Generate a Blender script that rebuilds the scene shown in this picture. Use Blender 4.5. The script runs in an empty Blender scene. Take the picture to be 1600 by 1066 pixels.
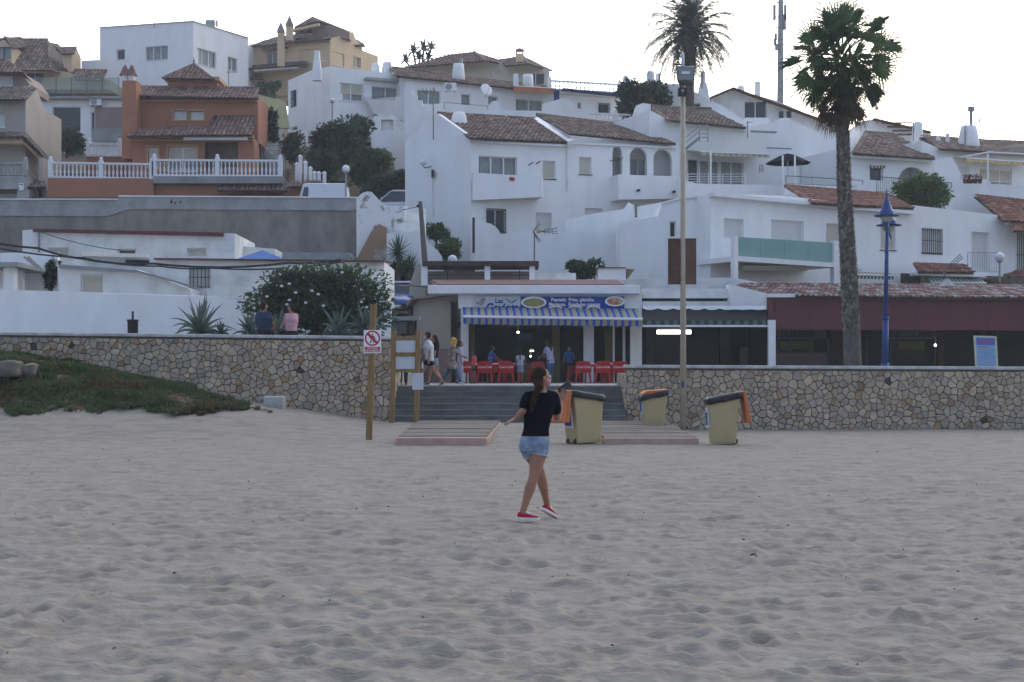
import bpy, math, random
import numpy as np
from mathutils import Vector as V, Matrix
from mathutils.geometry import tessellate_polygon
random.seed(7); np.random.seed(7)
S = bpy.context.scene; COL = S.collection
# ---------------------------------------------------------------- camera
F, CX, HY, CZ = 2400.0, 800.0, 585.0, 1.5
cam = bpy.data.cameras.new('camera'); cam.sensor_width = 36; cam.lens = 36*F/1600
cam.shift_y = (HY-533)/1600; cam.clip_end = 3000; cam.clip_start = .1
cam.dof.use_dof = True; cam.dof.focus_distance = 42; cam.dof.aperture_fstop = 9
co = bpy.data.objects.new('camera', cam); COL.objects.link(co)
co.location = (0, 0, CZ); co.rotation_euler = (math.pi/2, 0, 0); S.camera = co
# ---------------------------------------------------------------- sky and sun (sun just above the hill behind the village)
SUN_EL, SUN_AZ = math.radians(9), math.radians(22)      # azimuth measured from +Y towards +X
w = bpy.data.worlds.new('World'); S.world = w; w.use_nodes = True
nt = w.node_tree; nt.nodes.clear()
out = nt.nodes.new('ShaderNodeOutputWorld'); bg = nt.nodes.new('ShaderNodeBackground')
sky = nt.nodes.new('ShaderNodeTexSky'); sky.sky_type = 'NISHITA'; sky.sun_disc = False
sky.sun_elevation = SUN_EL; sky.sun_rotation = SUN_AZ; sky.air_density = 1.2; sky.dust_density = 1.5; sky.ozone_density = 2.0
# thin high overcast veil: pale, brighter towards the set sun
tc = nt.nodes.new('ShaderNodeTexCoord'); dp = nt.nodes.new('ShaderNodeVectorMath'); dp.operation = 'DOT_PRODUCT'
dp.inputs[1].default_value = (math.sin(SUN_AZ)*.97, math.cos(SUN_AZ)*.97, .25)
rp = nt.nodes.new('ShaderNodeValToRGB')
rp.color_ramp.elements[0].position = 0.0; rp.color_ramp.elements[0].color = (.285, .365, .62, 1)
rp.color_ramp.elements[1].position = 1.0; rp.color_ramp.elements[1].color = (3.0, 3.0, 3.05, 1)
e = rp.color_ramp.elements.new(.55); e.color = (.39, .49, .74, 1)
e = rp.color_ramp.elements.new(.8); e.color = (1.42, 1.45, 1.55, 1)
mr = nt.nodes.new('ShaderNodeMapRange'); mr.inputs[1].default_value = -1; mr.inputs[2].default_value = 1
L = nt.links.new
L(tc.outputs['Generated'], dp.inputs[0]); L(dp.outputs['Value'], mr.inputs[0]); L(mr.outputs[0], rp.inputs[0])
vm = nt.nodes.new('ShaderNodeVectorMath'); vm.operation = 'SCALE'; vm.inputs['Scale'].default_value = .10
L(sky.outputs[0], vm.inputs[0])
ad = nt.nodes.new('ShaderNodeVectorMath'); ad.operation = 'ADD'
L(vm.outputs[0], ad.inputs[0]); L(rp.outputs[0], ad.inputs[1])
L(ad.outputs[0], bg.inputs[0]); bg.inputs[1].default_value = 1.0; L(bg.outputs[0], out.inputs[0])
sl = bpy.data.lights.new('sun', 'SUN'); sl.energy = .5; sl.angle = math.radians(14); sl.color = (1, .95, .9)
so = bpy.data.objects.new('sun', sl); COL.objects.link(so); so.location = (20, 40, 60)
sd = V((math.sin(SUN_AZ)*math.cos(SUN_EL), math.cos(SUN_AZ)*math.cos(SUN_EL), math.sin(SUN_EL)))
so.rotation_euler = sd.to_track_quat('Z', 'Y').to_euler()
S.view_settings.view_transform = 'Standard'; S.view_settings.look = 'None'; S.view_settings.exposure = 0; S.view_settings.gamma = 1
# ---------------------------------------------------------------- materials
MATS = {}
def mat(name, c1, c2=None, scale=2.0, rough=.85, bump=0, bscale=30, metal=0, spec=.3, attr=False, stretch=None, emit=None, estr=1, trans=None, lo=.35, hi=.65):
    m = bpy.data.materials.new(name); m.use_nodes = True; t = m.node_tree; b = t.nodes['Principled BSDF']
    MATS[name] = m; l = t.links.new
    b.inputs['Roughness'].default_value = rough; b.inputs['Metallic'].default_value = metal
    b.inputs['Specular IOR Level'].default_value = spec
    tcn = t.nodes.new('ShaderNodeTexCoord'); src = tcn.outputs['Object']
    if stretch:
        mp = t.nodes.new('ShaderNodeMapping'); mp.inputs['Scale'].default_value = stretch; l(src, mp.inputs[0]); src = mp.outputs[0]
    col = None
    if c2 is not None:
        n = t.nodes.new('ShaderNodeTexNoise'); n.inputs['Scale'].default_value = scale; n.inputs['Detail'].default_value = 6; n.inputs['Roughness'].default_value = .6
        l(src, n.inputs['Vector']); r = t.nodes.new('ShaderNodeValToRGB')
        r.color_ramp.elements[0].position = lo; r.color_ramp.elements[0].color = (*c1, 1)
        r.color_ramp.elements[1].position = hi; r.color_ramp.elements[1].color = (*c2, 1)
        l(n.outputs['Fac'], r.inputs[0]); col = r.outputs[0]
    if attr:
        a = t.nodes.new('ShaderNodeAttribute'); a.attribute_name = 'Col'
        mx = t.nodes.new('ShaderNodeMix'); mx.data_type = 'RGBA'; mx.blend_type = 'MULTIPLY'; mx.inputs[0].default_value = 1
        if col: l(col, mx.inputs[6])
        else: mx.inputs[6].default_value = (*c1, 1)
        l(a.outputs['Color'], mx.inputs[7]); col = mx.outputs[2]
    if col: l(col, b.inputs['Base Color'])
    else: b.inputs['Base Color'].default_value = (*c1, 1)
    if bump:
        n2 = t.nodes.new('ShaderNodeTexNoise'); n2.inputs['Scale'].default_value = bscale; n2.inputs['Detail'].default_value = 5
        l(src, n2.inputs['Vector']); bp = t.nodes.new('ShaderNodeBump'); bp.inputs['Strength'].default_value = bump; bp.inputs['Distance'].default_value = .02
        l(n2.outputs['Fac'], bp.inputs['Height']); l(bp.outputs[0], b.inputs['Normal'])
    if emit: b.inputs['Emission Color'].default_value = (*emit, 1); b.inputs['Emission Strength'].default_value = estr
    if trans is not None:
        tr = t.nodes.new('ShaderNodeBsdfTransparent'); tr.inputs[0].default_value = (*trans[1], 1)
        ms = t.nodes.new('ShaderNodeMixShader'); ms.inputs[0].default_value = trans[0]
        o = t.nodes['Material Output']; l(tr.outputs[0], ms.inputs[1]); l(b.outputs[0], ms.inputs[2]); l(ms.outputs[0], o.inputs[0])
    return m
W1 = mat('white_plaster', (.80, .80, .79), (.66, .655, .645), 1.1, bump=.35, bscale=5, stretch=(1, 1, .35), lo=.42, hi=.95)
W2 = mat('old_white_plaster', (.76, .76, .74), (.50, .49, .46), 1.1, bump=.5, bscale=7, lo=.45, hi=.75)
W3 = mat('peeling_plaster', (.72, .72, .70), (.22, .19, .16), 1.6, bump=.6, bscale=6, lo=.55, hi=.64)
WP = mat('white_paint', (.78, .78, .78), (.70, .70, .70), 2, rough=.5)
CR = mat('cream_wall', (.64, .49, .31), (.56, .43, .28), .5, bump=.2, bscale=10)
BE = mat('beige_wall', (.42, .38, .33), (.36, .32, .28), .5, bump=.2, bscale=10)
PK = mat('rose_wall', (.30, .22, .19), (.25, .18, .16), .7, bump=.2)
OR = mat('terracotta_wall', (.40, .175, .10), (.33, .145, .085), .5, bump=.25, bscale=10)
YM = mat('ochre_moulding', (.47, .31, .17), (.40, .26, .15), 1, bump=.1)
TR = mat('roof_tile', (.9, .9, .9), (.55, .55, .55), 2.0, attr=True, bump=.4, bscale=25)
CO = mat('concrete', (.33, .34, .33), (.22, .225, .22), 1.0, bump=.5, bscale=12)
CB = mat('rough_concrete', (.25, .225, .195), (.16, .145, .13), 1.3, bump=.8, bscale=6, stretch=(1.1, 1, .6), lo=.38, hi=.66)
CL = mat('pale_concrete', (.42, .42, .40), (.30, .30, .28), 2, bump=.5, bscale=14)
STP = mat('step_concrete', (.17, .165, .155), (.10, .10, .095), 1.3, bump=.5, bscale=10)
MO = mat('mortar', (.15, .125, .10), (.07, .058, .048), 4, bump=.6, bscale=30)
STN = mat('field_stone', (1.12, 1.1, 1.06), (.80, .78, .76), 3.5, attr=True, bump=.9, bscale=22)
SAND = mat('sand', (.262, .233, .200), (.165, .140, .114), 2.4, rough=.95, bump=.7, bscale=38, spec=.1, lo=.42, hi=.80, stretch=(.7, 1.3, 1))
DIRT = mat('earth', (.17, .10, .065), (.10, .085, .045), .8, bump=.7, bscale=5)
PAV = mat('paving', (.30, .29, .28), (.24, .23, .22), .8, bump=.2)
ASP = mat('asphalt', (.06, .06, .06), (.045, .045, .045), 2, bump=.3)
LEAF = mat('leaf', (.9, .9, .9), (.45, .5, .45), .9, rough=.6, attr=True)
_t = LEAF.node_tree; _b = _t.nodes['Principled BSDF']; _x = _t.nodes.new('ShaderNodeBsdfTranslucent'); _m = _t.nodes.new('ShaderNodeMixShader'); _m.inputs[0].default_value = .38
_src = _b.inputs['Base Color'].links[0].from_socket; _g = _t.nodes.new('ShaderNodeGamma'); _g.inputs[1].default_value = .8; _t.links.new(_src, _g.inputs[0]); _t.links.new(_g.outputs[0], _x.inputs[0]); _t.links.new(_b.outputs[0], _m.inputs[1]); _t.links.new(_x.outputs[0], _m.inputs[2]); _t.links.new(_m.outputs[0], _t.nodes['Material Output'].inputs[0])
BARK = mat('palm_bark', (.9, .9, .9), (.5, .5, .5), 5, rough=.95, attr=True, bump=.8, bscale=20)
WD = mat('timber', (.28, .175, .08), (.19, .115, .05), 3, stretch=(6, 6, .7), bump=.3, bscale=12)
WDG = mat('grey_timber', (.23, .20, .165), (.14, .12, .10), 3, stretch=(.7, 6, 6), bump=.3)
WDD = mat('dark_timber', (.07, .045, .035), (.04, .03, .025), 3, bump=.3)
PIN = mat('pink_concrete', (.50, .32, .26), (.38, .25, .20), 3, bump=.3)
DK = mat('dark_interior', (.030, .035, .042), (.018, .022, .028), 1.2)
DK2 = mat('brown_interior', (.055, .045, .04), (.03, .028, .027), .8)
BLK = mat('black_metal', (.02, .022, .025), None, rough=.5)
GRY = mat('grey_metal', (.28, .29, .30), (.22, .23, .24), 3, rough=.45, metal=.4)
WIRE = mat('galvanised_wire', (.16, .15, .15), None, rough=.6, metal=.3)
RUS = mat('rusty_sheet', (.13, .065, .045), (.07, .04, .03), 2.2, bump=.3)
MAR = mat('maroon_sheet', (.125, .03, .036), (.10, .024, .03), 1.3, rough=.5, bump=.1)
BLP = mat('blue_paint', (.018, .065, .22), (.015, .052, .18), 4, rough=.4)
GL = mat('window_glass', (.03, .04, .05), None, rough=.06, spec=.8, trans=(.13, (.93, .95, .95)))
GLD = mat('dark_glass', (.025, .032, .04), (.035, .045, .055), 2, rough=.12, spec=.4)
SHG = mat('shop_glass', (.008, .012, .018), (.012, .017, .024), 2, rough=.3, spec=.12)
GLG = mat('green_glass', (.22, .38, .36), (.19, .34, .33), 1, rough=.15, spec=.6, trans=(.8, (.55, .8, .75)))
GLB = mat('balcony_glass', (.33, .38, .36), None, rough=.08, spec=.6, trans=(.25, (.86, .94, .91)))
CUR = mat('curtain', (.66, .67, .64), (.52, .53, .51), 2)
SHW = mat('white_shutter', (.62, .62, .60), (.55, .55, .54), 2, rough=.5)
SHB = mat('cream_shutter', (.52, .49, .40), (.46, .43, .36), 2, rough=.5)
SKIN = mat('skin', (.37, .20, .135), (.30, .15, .10), 6, rough=.6, spec=.2)
SKD = mat('tan_skin', (.20, .10, .065), None, rough=.55)
HAIR = mat('dark_hair', (.022, .013, .01), (.045, .024, .016), 25, rough=.85, spec=.08, stretch=(4, 4, .5))
def cl(name, c, **k): return mat(name, c, tuple(x*.8 for x in c), 9, rough=.9, bump=.3, bscale=18, **k)
NAVY = cl('navy_cloth', (.0065, .008, .014), spec=.05); WHC = cl('white_cloth', (.55, .56, .58)); BKC = cl('black_cloth', (.012, .012, .014))
PKC = cl('pink_cloth', (.52, .30, .33)); CRC = cl('coral_cloth', (.60, .10, .09)); BLC = cl('blue_cloth', (.03, .09, .25))
YEC = cl('yellow_cloth', (.62, .38, .03)); LIL = cl('lilac_cloth', (.36, .35, .46)); GPC = cl('grey_print_cloth', (.20, .22, .28))
DEN = mat('denim', (.14, .20, .29), (.27, .34, .44), 14, rough=.95, bump=.6, bscale=40, spec=.05); DEL = cl('denim_hem', (.36, .42, .48))
FLO = mat('floral_cloth', (.10, .085, .09), (.33, .25, .20), 9, rough=.9, lo=.45, hi=.58)
RED = mat('red_plastic', (.42, .012, .018), (.36, .01, .015), 2, rough=.4); REDC = cl('red_canvas', (.40, .012, .03))
RUB = mat('white_rubber', (.62, .62, .62), None, rough=.6)
COP = mat('coping_stone', (.56, .56, .54), (.36, .36, .35), 3, bump=.4, bscale=14)
BINC = mat('beige_plastic', (.43, .345, .18), (.39, .31, .16), 1.5, rough=.55)
ORG = mat('orange_plastic', (.50, .145, .04), (.42, .12, .035), 2, rough=.5)
BAG = mat('black_bag', (.012, .014, .018), None, rough=.35, bump=.8, bscale=25)
PAP = mat('white_panel', (.55, .57, .60), (.50, .52, .55), 2, rough=.6)
REDS = mat('sign_red', (.42, .012, .03), None, rough=.5); BLU = mat('sign_blue', (.012, .05, .30), (.012, .045, .24), 1, rough=.5)
BLKP = mat('black_print', (.012, .012, .014), None, rough=.7); WHP = mat('white_print', (.8, .8, .8), None, rough=.7)
YEL = mat('yellow_sign', (.42, .36, .02), None, rough=.6)
# ---------------------------------------------------------------- helpers
ORG0 = {}
def P(x, y, D): return V(((x-CX)*D/F, D, CZ+(HY-y)*D/F))
def top(o, label, cat, group=None, kind=None):
    if label: o['label'] = label; o['category'] = cat
    if group: o['group'] = group
    if kind: o['kind'] = kind
    return o
def T(name, label, cat, loc, group=None):
    o = bpy.data.objects.new(name, None); COL.objects.link(o); o.location = loc; o.empty_display_size = .2
    ORG0[o.name] = V(loc); return top(o, label, cat, group)
class MB:
    def __init__(s): s.v = []; s.f = []; s.c = []; s.m = []; s.col = (1, 1, 1); s.mi = 0
    def face(s, pts, flip=False):
        i = len(s.v); s.v += [tuple(p) for p in pts]; r = list(range(i, i+len(pts)))
        s.f.append(r[::-1] if flip else r); s.c.append(s.col); s.m.append(s.mi)
    def idx(s, verts, faces):
        i = len(s.v); s.v += [tuple(p) for p in verts]
        for f in faces: s.f.append([i+k for k in f]); s.c.append(s.col); s.m.append(s.mi)
    def hexa(s, c):   # 8 corners: bottom 0-3 ccw, top 4-7
        s.idx(c, [(0,3,2,1), (4,5,6,7), (0,1,5,4), (1,2,6,5), (2,3,7,6), (3,0,4,7)])
    def box(s, x0, y0, z0, x1, y1, z1):
        s.hexa([(x0,y0,z0),(x1,y0,z0),(x1,y1,z0),(x0,y1,z0),(x0,y0,z1),(x1,y0,z1),(x1,y1,z1),(x0,y1,z1)])
    def lb(s, o, U, N, u0, u1, z0, z1, d0, d1):   # box in a wall's own frame
        Z = V((0,0,1)); q = lambda u, d, z: o+U*u+N*d+Z*z
        s.hexa([q(u0,d0,z0), q(u1,d0,z0), q(u1,d1,z0), q(u0,d1,z0), q(u0,d0,z1), q(u1,d0,z1), q(u1,d1,z1), q(u0,d1,z1)])
    def prism(s, pts, vec):
        n = len(pts); vec = V(vec); a = [V(p) for p in pts]; b = [p+vec for p in a]
        s.idx(a+b, [tuple(range(n))] + [tuple(range(2*n-1, n-1, -1))] + [(i, i+n, (i+1) % n+n, (i+1) % n) for i in range(n)])
    def tube(s, pts, r, n=8, caps=True, sq=None):
        pts = [V(p) for p in pts]; k = len(pts); rr = r if isinstance(r, (list, tuple)) else [r]*k
        vs = []; up = V((0,0,1)); prev = None
        for i, p in enumerate(pts):
            d = (pts[min(i+1,k-1)]-pts[max(i-1,0)]).normalized()
            if prev is None:
                a = d.cross(up); a = d.cross(V((1,0,0))) if a.length < .2 else a
            else: a = prev - d*prev.dot(d)
            a.normalize(); prev = a; b = d.cross(a)
            for j in range(n):
                t = 2*math.pi*j/n + (math.pi/4 if n == 4 else 0); vs.append(p+(a*math.cos(t)+b*math.sin(t))*rr[i])
        fs = [(i*n+j, i*n+(j+1) % n, (i+1)*n+(j+1) % n, (i+1)*n+j) for i in range(k-1) for j in range(n)]
        if caps: fs += [tuple(range(n-1,-1,-1)), tuple(range((k-1)*n, k*n))]
        s.idx(vs, fs)
    def lathe(s, base, prof, n=12, sx=1, sy=1):
        base = V(base); vs = []
        for r, z in prof:
            for j in range(n):
                t = 2*math.pi*(j+.5)/n; vs.append(base+V((r*math.cos(t)*sx, r*math.sin(t)*sy, z)))
        k = len(prof)
        fs = [(i*n+j, i*n+(j+1) % n, (i+1)*n+(j+1) % n, (i+1)*n+j) for i in range(k-1) for j in range(n)]
        fs += [tuple(range(n-1,-1,-1)), tuple(range((k-1)*n, k*n))]; s.idx(vs, fs)
    def ball(s, c, rx, ry=None, rz=None, n=12, k=8):
        ry = ry or rx; rz = rz or rx; prof = [(max(.02, math.sin(math.pi*i/k)), -math.cos(math.pi*i/k)) for i in range(k+1)]
        vs = [V(c)+V((r*rx*math.cos(2*math.pi*j/n), r*ry*math.sin(2*math.pi*j/n), z*rz)) for r, z in prof for j in range(n)]
        fs = [(i*n+j, i*n+(j+1) % n, (i+1)*n+(j+1) % n, (i+1)*n+j) for i in range(k) for j in range(n)]
        fs += [tuple(range(n-1,-1,-1)), tuple(range(k*n, (k+1)*n))]; s.idx(vs, fs)
    def loft(s, rings, n=14):   # rings: (centre, axis a, axis b, ra, rb)
        vs = []
        for c, a, b, ra, rb in rings:
            for j in range(n):
                t = 2*math.pi*j/n; vs.append(V(c)+V(a)*ra*math.cos(t)+V(b)*rb*math.sin(t))
        k = len(rings)
        fs = [(i*n+j, i*n+(j+1) % n, (i+1)*n+(j+1) % n, (i+1)*n+j) for i in range(k-1) for j in range(n)]
        fs += [tuple(range(n-1,-1,-1)), tuple(range((k-1)*n, k*n))]; s.idx(vs, fs)
    def build(s, name, mats, parent=None, smooth=False, origin=None):
        me = bpy.data.meshes.new(name); org = V((0,0,0))
        if parent is not None: org = ORG0[parent.name]
        elif origin is not None: org = V(origin)
        me.from_pydata([(a-org.x, b-org.y, c-org.z) for a, b, c in s.v], [], s.f)
        for m in (mats if isinstance(mats, list) else [mats]): me.materials.append(m)
        if isinstance(mats, list): me.polygons.foreach_set('material_index', s.m)
        if any(c != (1,1,1) for c in s.c):
            at = me.color_attributes.new('Col', 'FLOAT_COLOR', 'CORNER'); arr = []
            for f, c in zip(s.f, s.c): arr += [c[0], c[1], c[2], 1.0]*len(f)
            at.data.foreach_set('color', arr)
        else:
            at = me.color_attributes.new('Col', 'FLOAT_COLOR', 'CORNER'); at.data.foreach_set('color', [1.0]*(4*len(me.loops)))
        if smooth: me.polygons.foreach_set('use_smooth', [True]*len(me.polygons))
        me.update()
        o = bpy.data.objects.new(name, me); COL.objects.link(o)
        ORG0[o.name] = org
        if parent is not None: o.parent = parent
        else: o.location = org
        return o
def bevel(o, w=.02, seg=2):
    m = o.modifiers.new('bevel', 'BEVEL'); m.width = w; m.segments = seg; m.limit_method = 'ANGLE'; return o
def copy_tree(o, parent=None):
    c = o.copy(); COL.objects.link(c); ORG0[c.name] = ORG0.get(o.name, V((0,0,0)))
    if parent: c.parent = parent
    for ch in [x for x in bpy.data.objects if x.parent == o]: copy_tree(ch, c)
    return c
class Pl:      # vertical plane seen through two picture columns at given depths
    def __init__(s, xa, Da, xb=None, Db=None):
        if xb is None: xa, xb, Da, Db = 0, 1600, xa if Da is None else Da, Da
        s.A = V(((xa-CX)*Da/F, Da, 0)); s.B = V(((xb-CX)*Db/F, Db, 0))
        s.U = (s.B-s.A).normalized(); s.N = V((-s.U.y, s.U.x, 0))
    def D(s, x):
        t = (x-CX)/F; a, u = s.A, s.U   # a.x+k u.x = t(a.y+k u.y)
        k = (t*a.y-a.x)/(u.x-t*u.y); return a.y+k*u.y
    def p(s, x, y, off=0): return P(x, y, s.D(x)) + s.N*off
    def rect(s, x0, y0, x1, y1):
        o = s.p(x0, y1); return o, (V((s.p(x1, y1).x, s.p(x1, y1).y, 0))-V((o.x, o.y, 0))).length, s.p(x0, y0).z-o.z
def FP(D): return Pl(0, D, 1600, D)
def wall(parent, pl, poly, holes=(), depth=5, m=W1, name='wall', rev=.19, raw=False):
    mb = MB(); U, N = pl.U, pl.N; pts = [pl.p(x, y) for x, y in poly]
    hs = []
    for h in holes:
        o, w_, hh = pl.rect(*h[:4]); Z = V((0,0,1))
        if len(h) > 5 and h[5] == 'arch':
            r = w_/2; zc = max(hh-r, 0); k = hh-zc
            q = [o, o+U*w_]+[o+U*(r+r*math.cos(t))+Z*(zc+k*math.sin(t)) for t in [math.pi*i/8 for i in range(9)]]
        else: q = [o, o+U*w_, o+U*w_+Z*hh, o+Z*hh]
        hs.append(q)
    flat = lambda q: [V(((p-pl.A).dot(U), p.z, 0)) for p in q]
    loops = [flat(pts)]+[flat(q) for q in hs]; allp = [p for q in [pts]+hs for p in q]
    for tri in tessellate_polygon(loops): mb.face([allp[i] for i in tri])
    n = len(pts); back = [p+N*depth for p in pts]
    for i in range(n): mb.face([pts[i], back[i], back[(i+1) % n], pts[(i+1) % n]])
    mb.face(back[::-1])
    for q in hs:
        k = len(q)
        for i in range(k): mb.face([q[i], q[(i+1) % k], q[(i+1) % k]+N*rev, q[i]+N*rev])
    o = mb.build(name, m, parent)
    return o
def window(parent, pl, x0, y0, x1, y1, kind='G', opt=None, name=None, fm=WP):
    """G curtained glass, S shutter, C cream shutter, H half shutter, D dark, K dark glass, B bars over shutter"""
    o, w_, h = pl.rect(x0, y0, x1, y1); U, N = pl.U, pl.N; R = .13
    f = MB(); t = .05
    f.lb(o, U, N, 0, w_, 0, t, R, R+.06); f.lb(o, U, N, 0, w_, h-t, h, R, R+.06)
    f.lb(o, U, N, 0, t, t, h-t, R, R+.06); f.lb(o, U, N, w_-t, w_, t, h-t, R, R+.06)
    if kind in 'GHK' and w_ > .9:
        nm = 1 if w_ < 2 else 2
        for i in range(nm):
            u = w_*(i+1)/(nm+1); f.lb(o, U, N, u-.035, u+.035, t, h-t, R+.003, R+.057)
    fo = f.build(name or 'window', fm, parent)
    def sub(nm, mb, m): mb.build(nm, m, fo)
    if kind in 'GHK':
        g = MB(); g.lb(o, U, N, t, w_-t, t, h-t, R+.03, R+.04); sub('pane', g, GLD if kind == 'K' else GL)
    if kind in 'GH':
        c = MB(); n = max(4, int(w_/.09)); Z = V((0,0,1))
        for i in range(n):
            a, b = w_*i/n, w_*(i+1)/n; da, db = R+.12+.04*(i % 2), R+.12+.04*((i+1) % 2)
            c.face([o+U*a+N*da, o+U*b+N*db, o+U*b+N*db+Z*h, o+U*a+N*da+Z*h])
        sub('curtain', c, CUR)
    if kind in 'SCHB':
        s = MB(); z0 = h*.38 if kind == 'H' else t; n = max(3, int((h-z0)/.11))
        for i in range(n):
            a = z0+(h-t-z0)*i/n; b = z0+(h-t-z0)*(i+1)/n; s.lb(o, U, N, t, w_-t, a+.008, b, R+.012, R+.03); s.lb(o, U, N, t, w_-t, a, a+.008, R+.02, R+.03)
        sub('shutter', s, SHB if kind in 'CH' else SHW)
    if kind == 'D':
        d = MB(); d.lb(o, U, N, t, w_-t, t, h-t, R+.045, R+.055); sub('pane', d, GLD)
    if kind != 'D' and (opt is None or 'n' not in opt):
        s = MB(); s.lb(o, U, N, -.05, w_+.05, -.05, -.002, -.05, R); sub('sill', s, opt == 'r' and RUS or WP)
    if kind == 'B' or (opt and 'b' in opt):
        b = MB(); n = max(4, int(w_/.13))
        for i in range(n+1): b.lb(o, U, N, w_*i/n-.012, w_*i/n+.012, -.03, h+.03, -.06, -.036)
        for z in (0, h/2, h-.03): b.lb(o, U, N, -.04, w_+.04, z, z+.025, -.035, -.01)
        sub('grille', b, BLK)
    if opt and 'x' in opt:
        b = MB(); n = 6
        for i in range(-n, n+1):
            for sgn in (1, -1):
                pts = []
                u0 = i*w_/n*1.0
                a = V((u0, 0)); bb = V((u0+sgn*h, h))
                lo, hi = 0, 1
                dx = bb.x-a.x
                t0, t1 = (0-a.x)/dx, (w_-a.x)/dx
                lo, hi = max(0, min(t0, t1)), min(1, max(t0, t1))
                if hi-lo > .03: b.tube([o+U*(a.x+dx*q)+V((0,0,h*q))-N*.03 for q in (lo, hi)], .014, 4)
        for (p, q) in ((0, 0), (1, 0)):
            b.tube([o+U*(w_*p)-N*.03, o+U*(w_*p)-N*.03+V((0,0,h))], .02, 4); b.tube([o-N*.03+V((0,0,h*p)), o+U*w_-N*.03+V((0,0,h*p))], .02, 4)
        sub('grille', b, BLK)
    return fo
def facade(th, pl, poly, wins=(), depth=5, m=W1, name='wall'):
    wall(th, pl, poly, wins, depth, m, name)
    for wn in wins:
        k = wn[4]
        if k == 'O': continue
        window(th, pl, *wn[:4], kind=k, opt=wn[5] if len(wn) > 5 else None, name=wn[6] if len(wn) > 6 else None)
TILEC = {'b': [(.27,.175,.13),(.20,.13,.10),(.33,.235,.18),(.16,.11,.09),(.24,.19,.16)],
         'r': [(.30,.12,.08),(.24,.10,.075),(.35,.16,.11),(.19,.09,.07)],
         'g': [(.19,.15,.14),(.15,.12,.11),(.23,.18,.16)],
         'p': [(.25,.155,.13),(.20,.12,.10),(.29,.19,.16)]}
def tiles(mb, pts, tile=.25, row=.42, h=.07, pal='b', thick=.08):
    """pts: eave left, eave right, then the rest of the roof plane; barrel tiles laid up the slope"""
    pts = [V(p) for p in pts]; e = (pts[1]-pts[0]).normalized(); n = e.cross(sum(pts[2:], V((0,0,0)))/len(pts[2:])-pts[0])
    n.normalize()
    if n.z < 0: n = -n
    up = n.cross(e); up = -up if up.z < 0 else up
    o = pts[0]; q = [((p-o).dot(e), (p-o).dot(up)) for p in pts]
    mb.col = (.09, .07, .06); mb.prism(pts, -n*thick)
    u0, u1 = min(a for a, b in q), max(a for a, b in q); k = max(2, round((u1-u0)/tile)); tl = (u1-u0)/k
    for i in range(k):
        u = u0+(i+.5)*tl; xs = []
        for a in range(len(q)):
            (ua, va), (ub, vb) = q[a], q[(a+1) % len(q)]
            if (ua-u)*(ub-u) < 0: xs.append(va+(vb-va)*(u-ua)/(ub-ua))
        if len(xs) < 2: continue
        va, vb = min(xs)-.06, max(xs); r = max(1, round((vb-va)/row)); rl = (vb-va)/r
        for j in range(r):
            c = random.choice(TILEC[pal]); f = random.uniform(.8, 1.2); mb.col = tuple(x*f for x in c)
            w0, w1 = tl*.42, tl*.36; a, b = va+j*rl, va+(j+1)*rl+.03; jt = random.uniform(-.01, .01)
            A = [(o+e*(u+jt-w0*math.cos(t))+up*a+n*(.025+h*math.sin(t))) for t in (0, .8, 1.57, 2.34, 3.14)]
            B = [(o+e*(u+jt-w1*math.cos(t))+up*b+n*(.0+h*.85*math.sin(t))) for t in (0, .8, 1.57, 2.34, 3.14)]
            mb.idx(A+B, [(m_, m_+1, m_+6, m_+5) for m_ in range(4)]+[(4, 3, 2, 1, 0)])
def roof(th, quads, pal='b', name='roof', ridges=(), tile=.25, m=None):
    mb = MB()
    for q in quads: tiles(mb, [P(*a) for a in q], pal=pal, tile=tile)
    for r in ridges:
        a, b = P(*r[0]), P(*r[1]); k = max(1, int((b-a).length/.4)); c = TILEC[pal]
        for i in range(k):
            mb.col = random.choice(c); p = a.lerp(b, i/k); q = a.lerp(b, (i+1.1)/k); mb.tube([p, q], [.11, .09], 8)
    return mb.build(name, TR, th)
BALM = {}
def balustrade(th, pl, x0, x1, y0t, y0b, y1t=None, y1b=None, sp=.22, posts=(0, 1), m=WP):
    """classical concrete balustrade between two columns of the picture"""
    a, b = pl.p(x0, y0b), pl.p(x1, y1b if y1b else y0b); h = pl.p(x0, y0t).z-a.z; d = b-a; Ln = V((d.x, d.y, 0)).length
    U = V((d.x, d.y, 0)).normalized(); N = V((-U.y, U.x, 0)); sl = (b.z-a.z)/Ln
    def bar(z0, z1, wd):
        mb = MB(); q = [a+V((0,0,z0)), b+V((0,0,z0)), b+V((0,0,z1)), a+V((0,0,z1))]
        mb.prism([p-N*wd/2 for p in q], N*wd); return mb
    bar(0, .09, .2).build('bottom_rail', m, th); bar(h-.11, h, .22).build('top_rail', m, th)
    key = round(h, 2)
    if key not in BALM:
        k = MB(); hh = h-.2; pr = [(.055, 0), (.055, .06), (.03, .1), (.06, .3), (.065, .38), (.03, .62), (.028, .72), (.05, .92), (.05, 1)]
        k.lathe((0,0,0), [(r, z*hh) for r, z in pr], 8); ko = k.build('baluster', m, None); BALM[key] = ko.data; bpy.data.objects.remove(ko)
        BALM[key].polygons.foreach_set('use_smooth', [True]*len(BALM[key].polygons))
    org = ORG0[th.name]; n = int(Ln/sp)
    for i in range(n):
        u = (i+.5)*Ln/n; o = bpy.data.objects.new('baluster', BALM[key]); COL.objects.link(o); o.parent = th
        o.location = a+U*u+V((0,0,.09+sl*u))-org
    for t in posts:
        p = a.lerp(b, t); mb = MB(); mb.lb(p, U, N, -.11, .11, 0, h+.12, -.13, .13); mb.ball(p+V((0,0,h+.2)), .1); mb.build('post', m, th)
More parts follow.
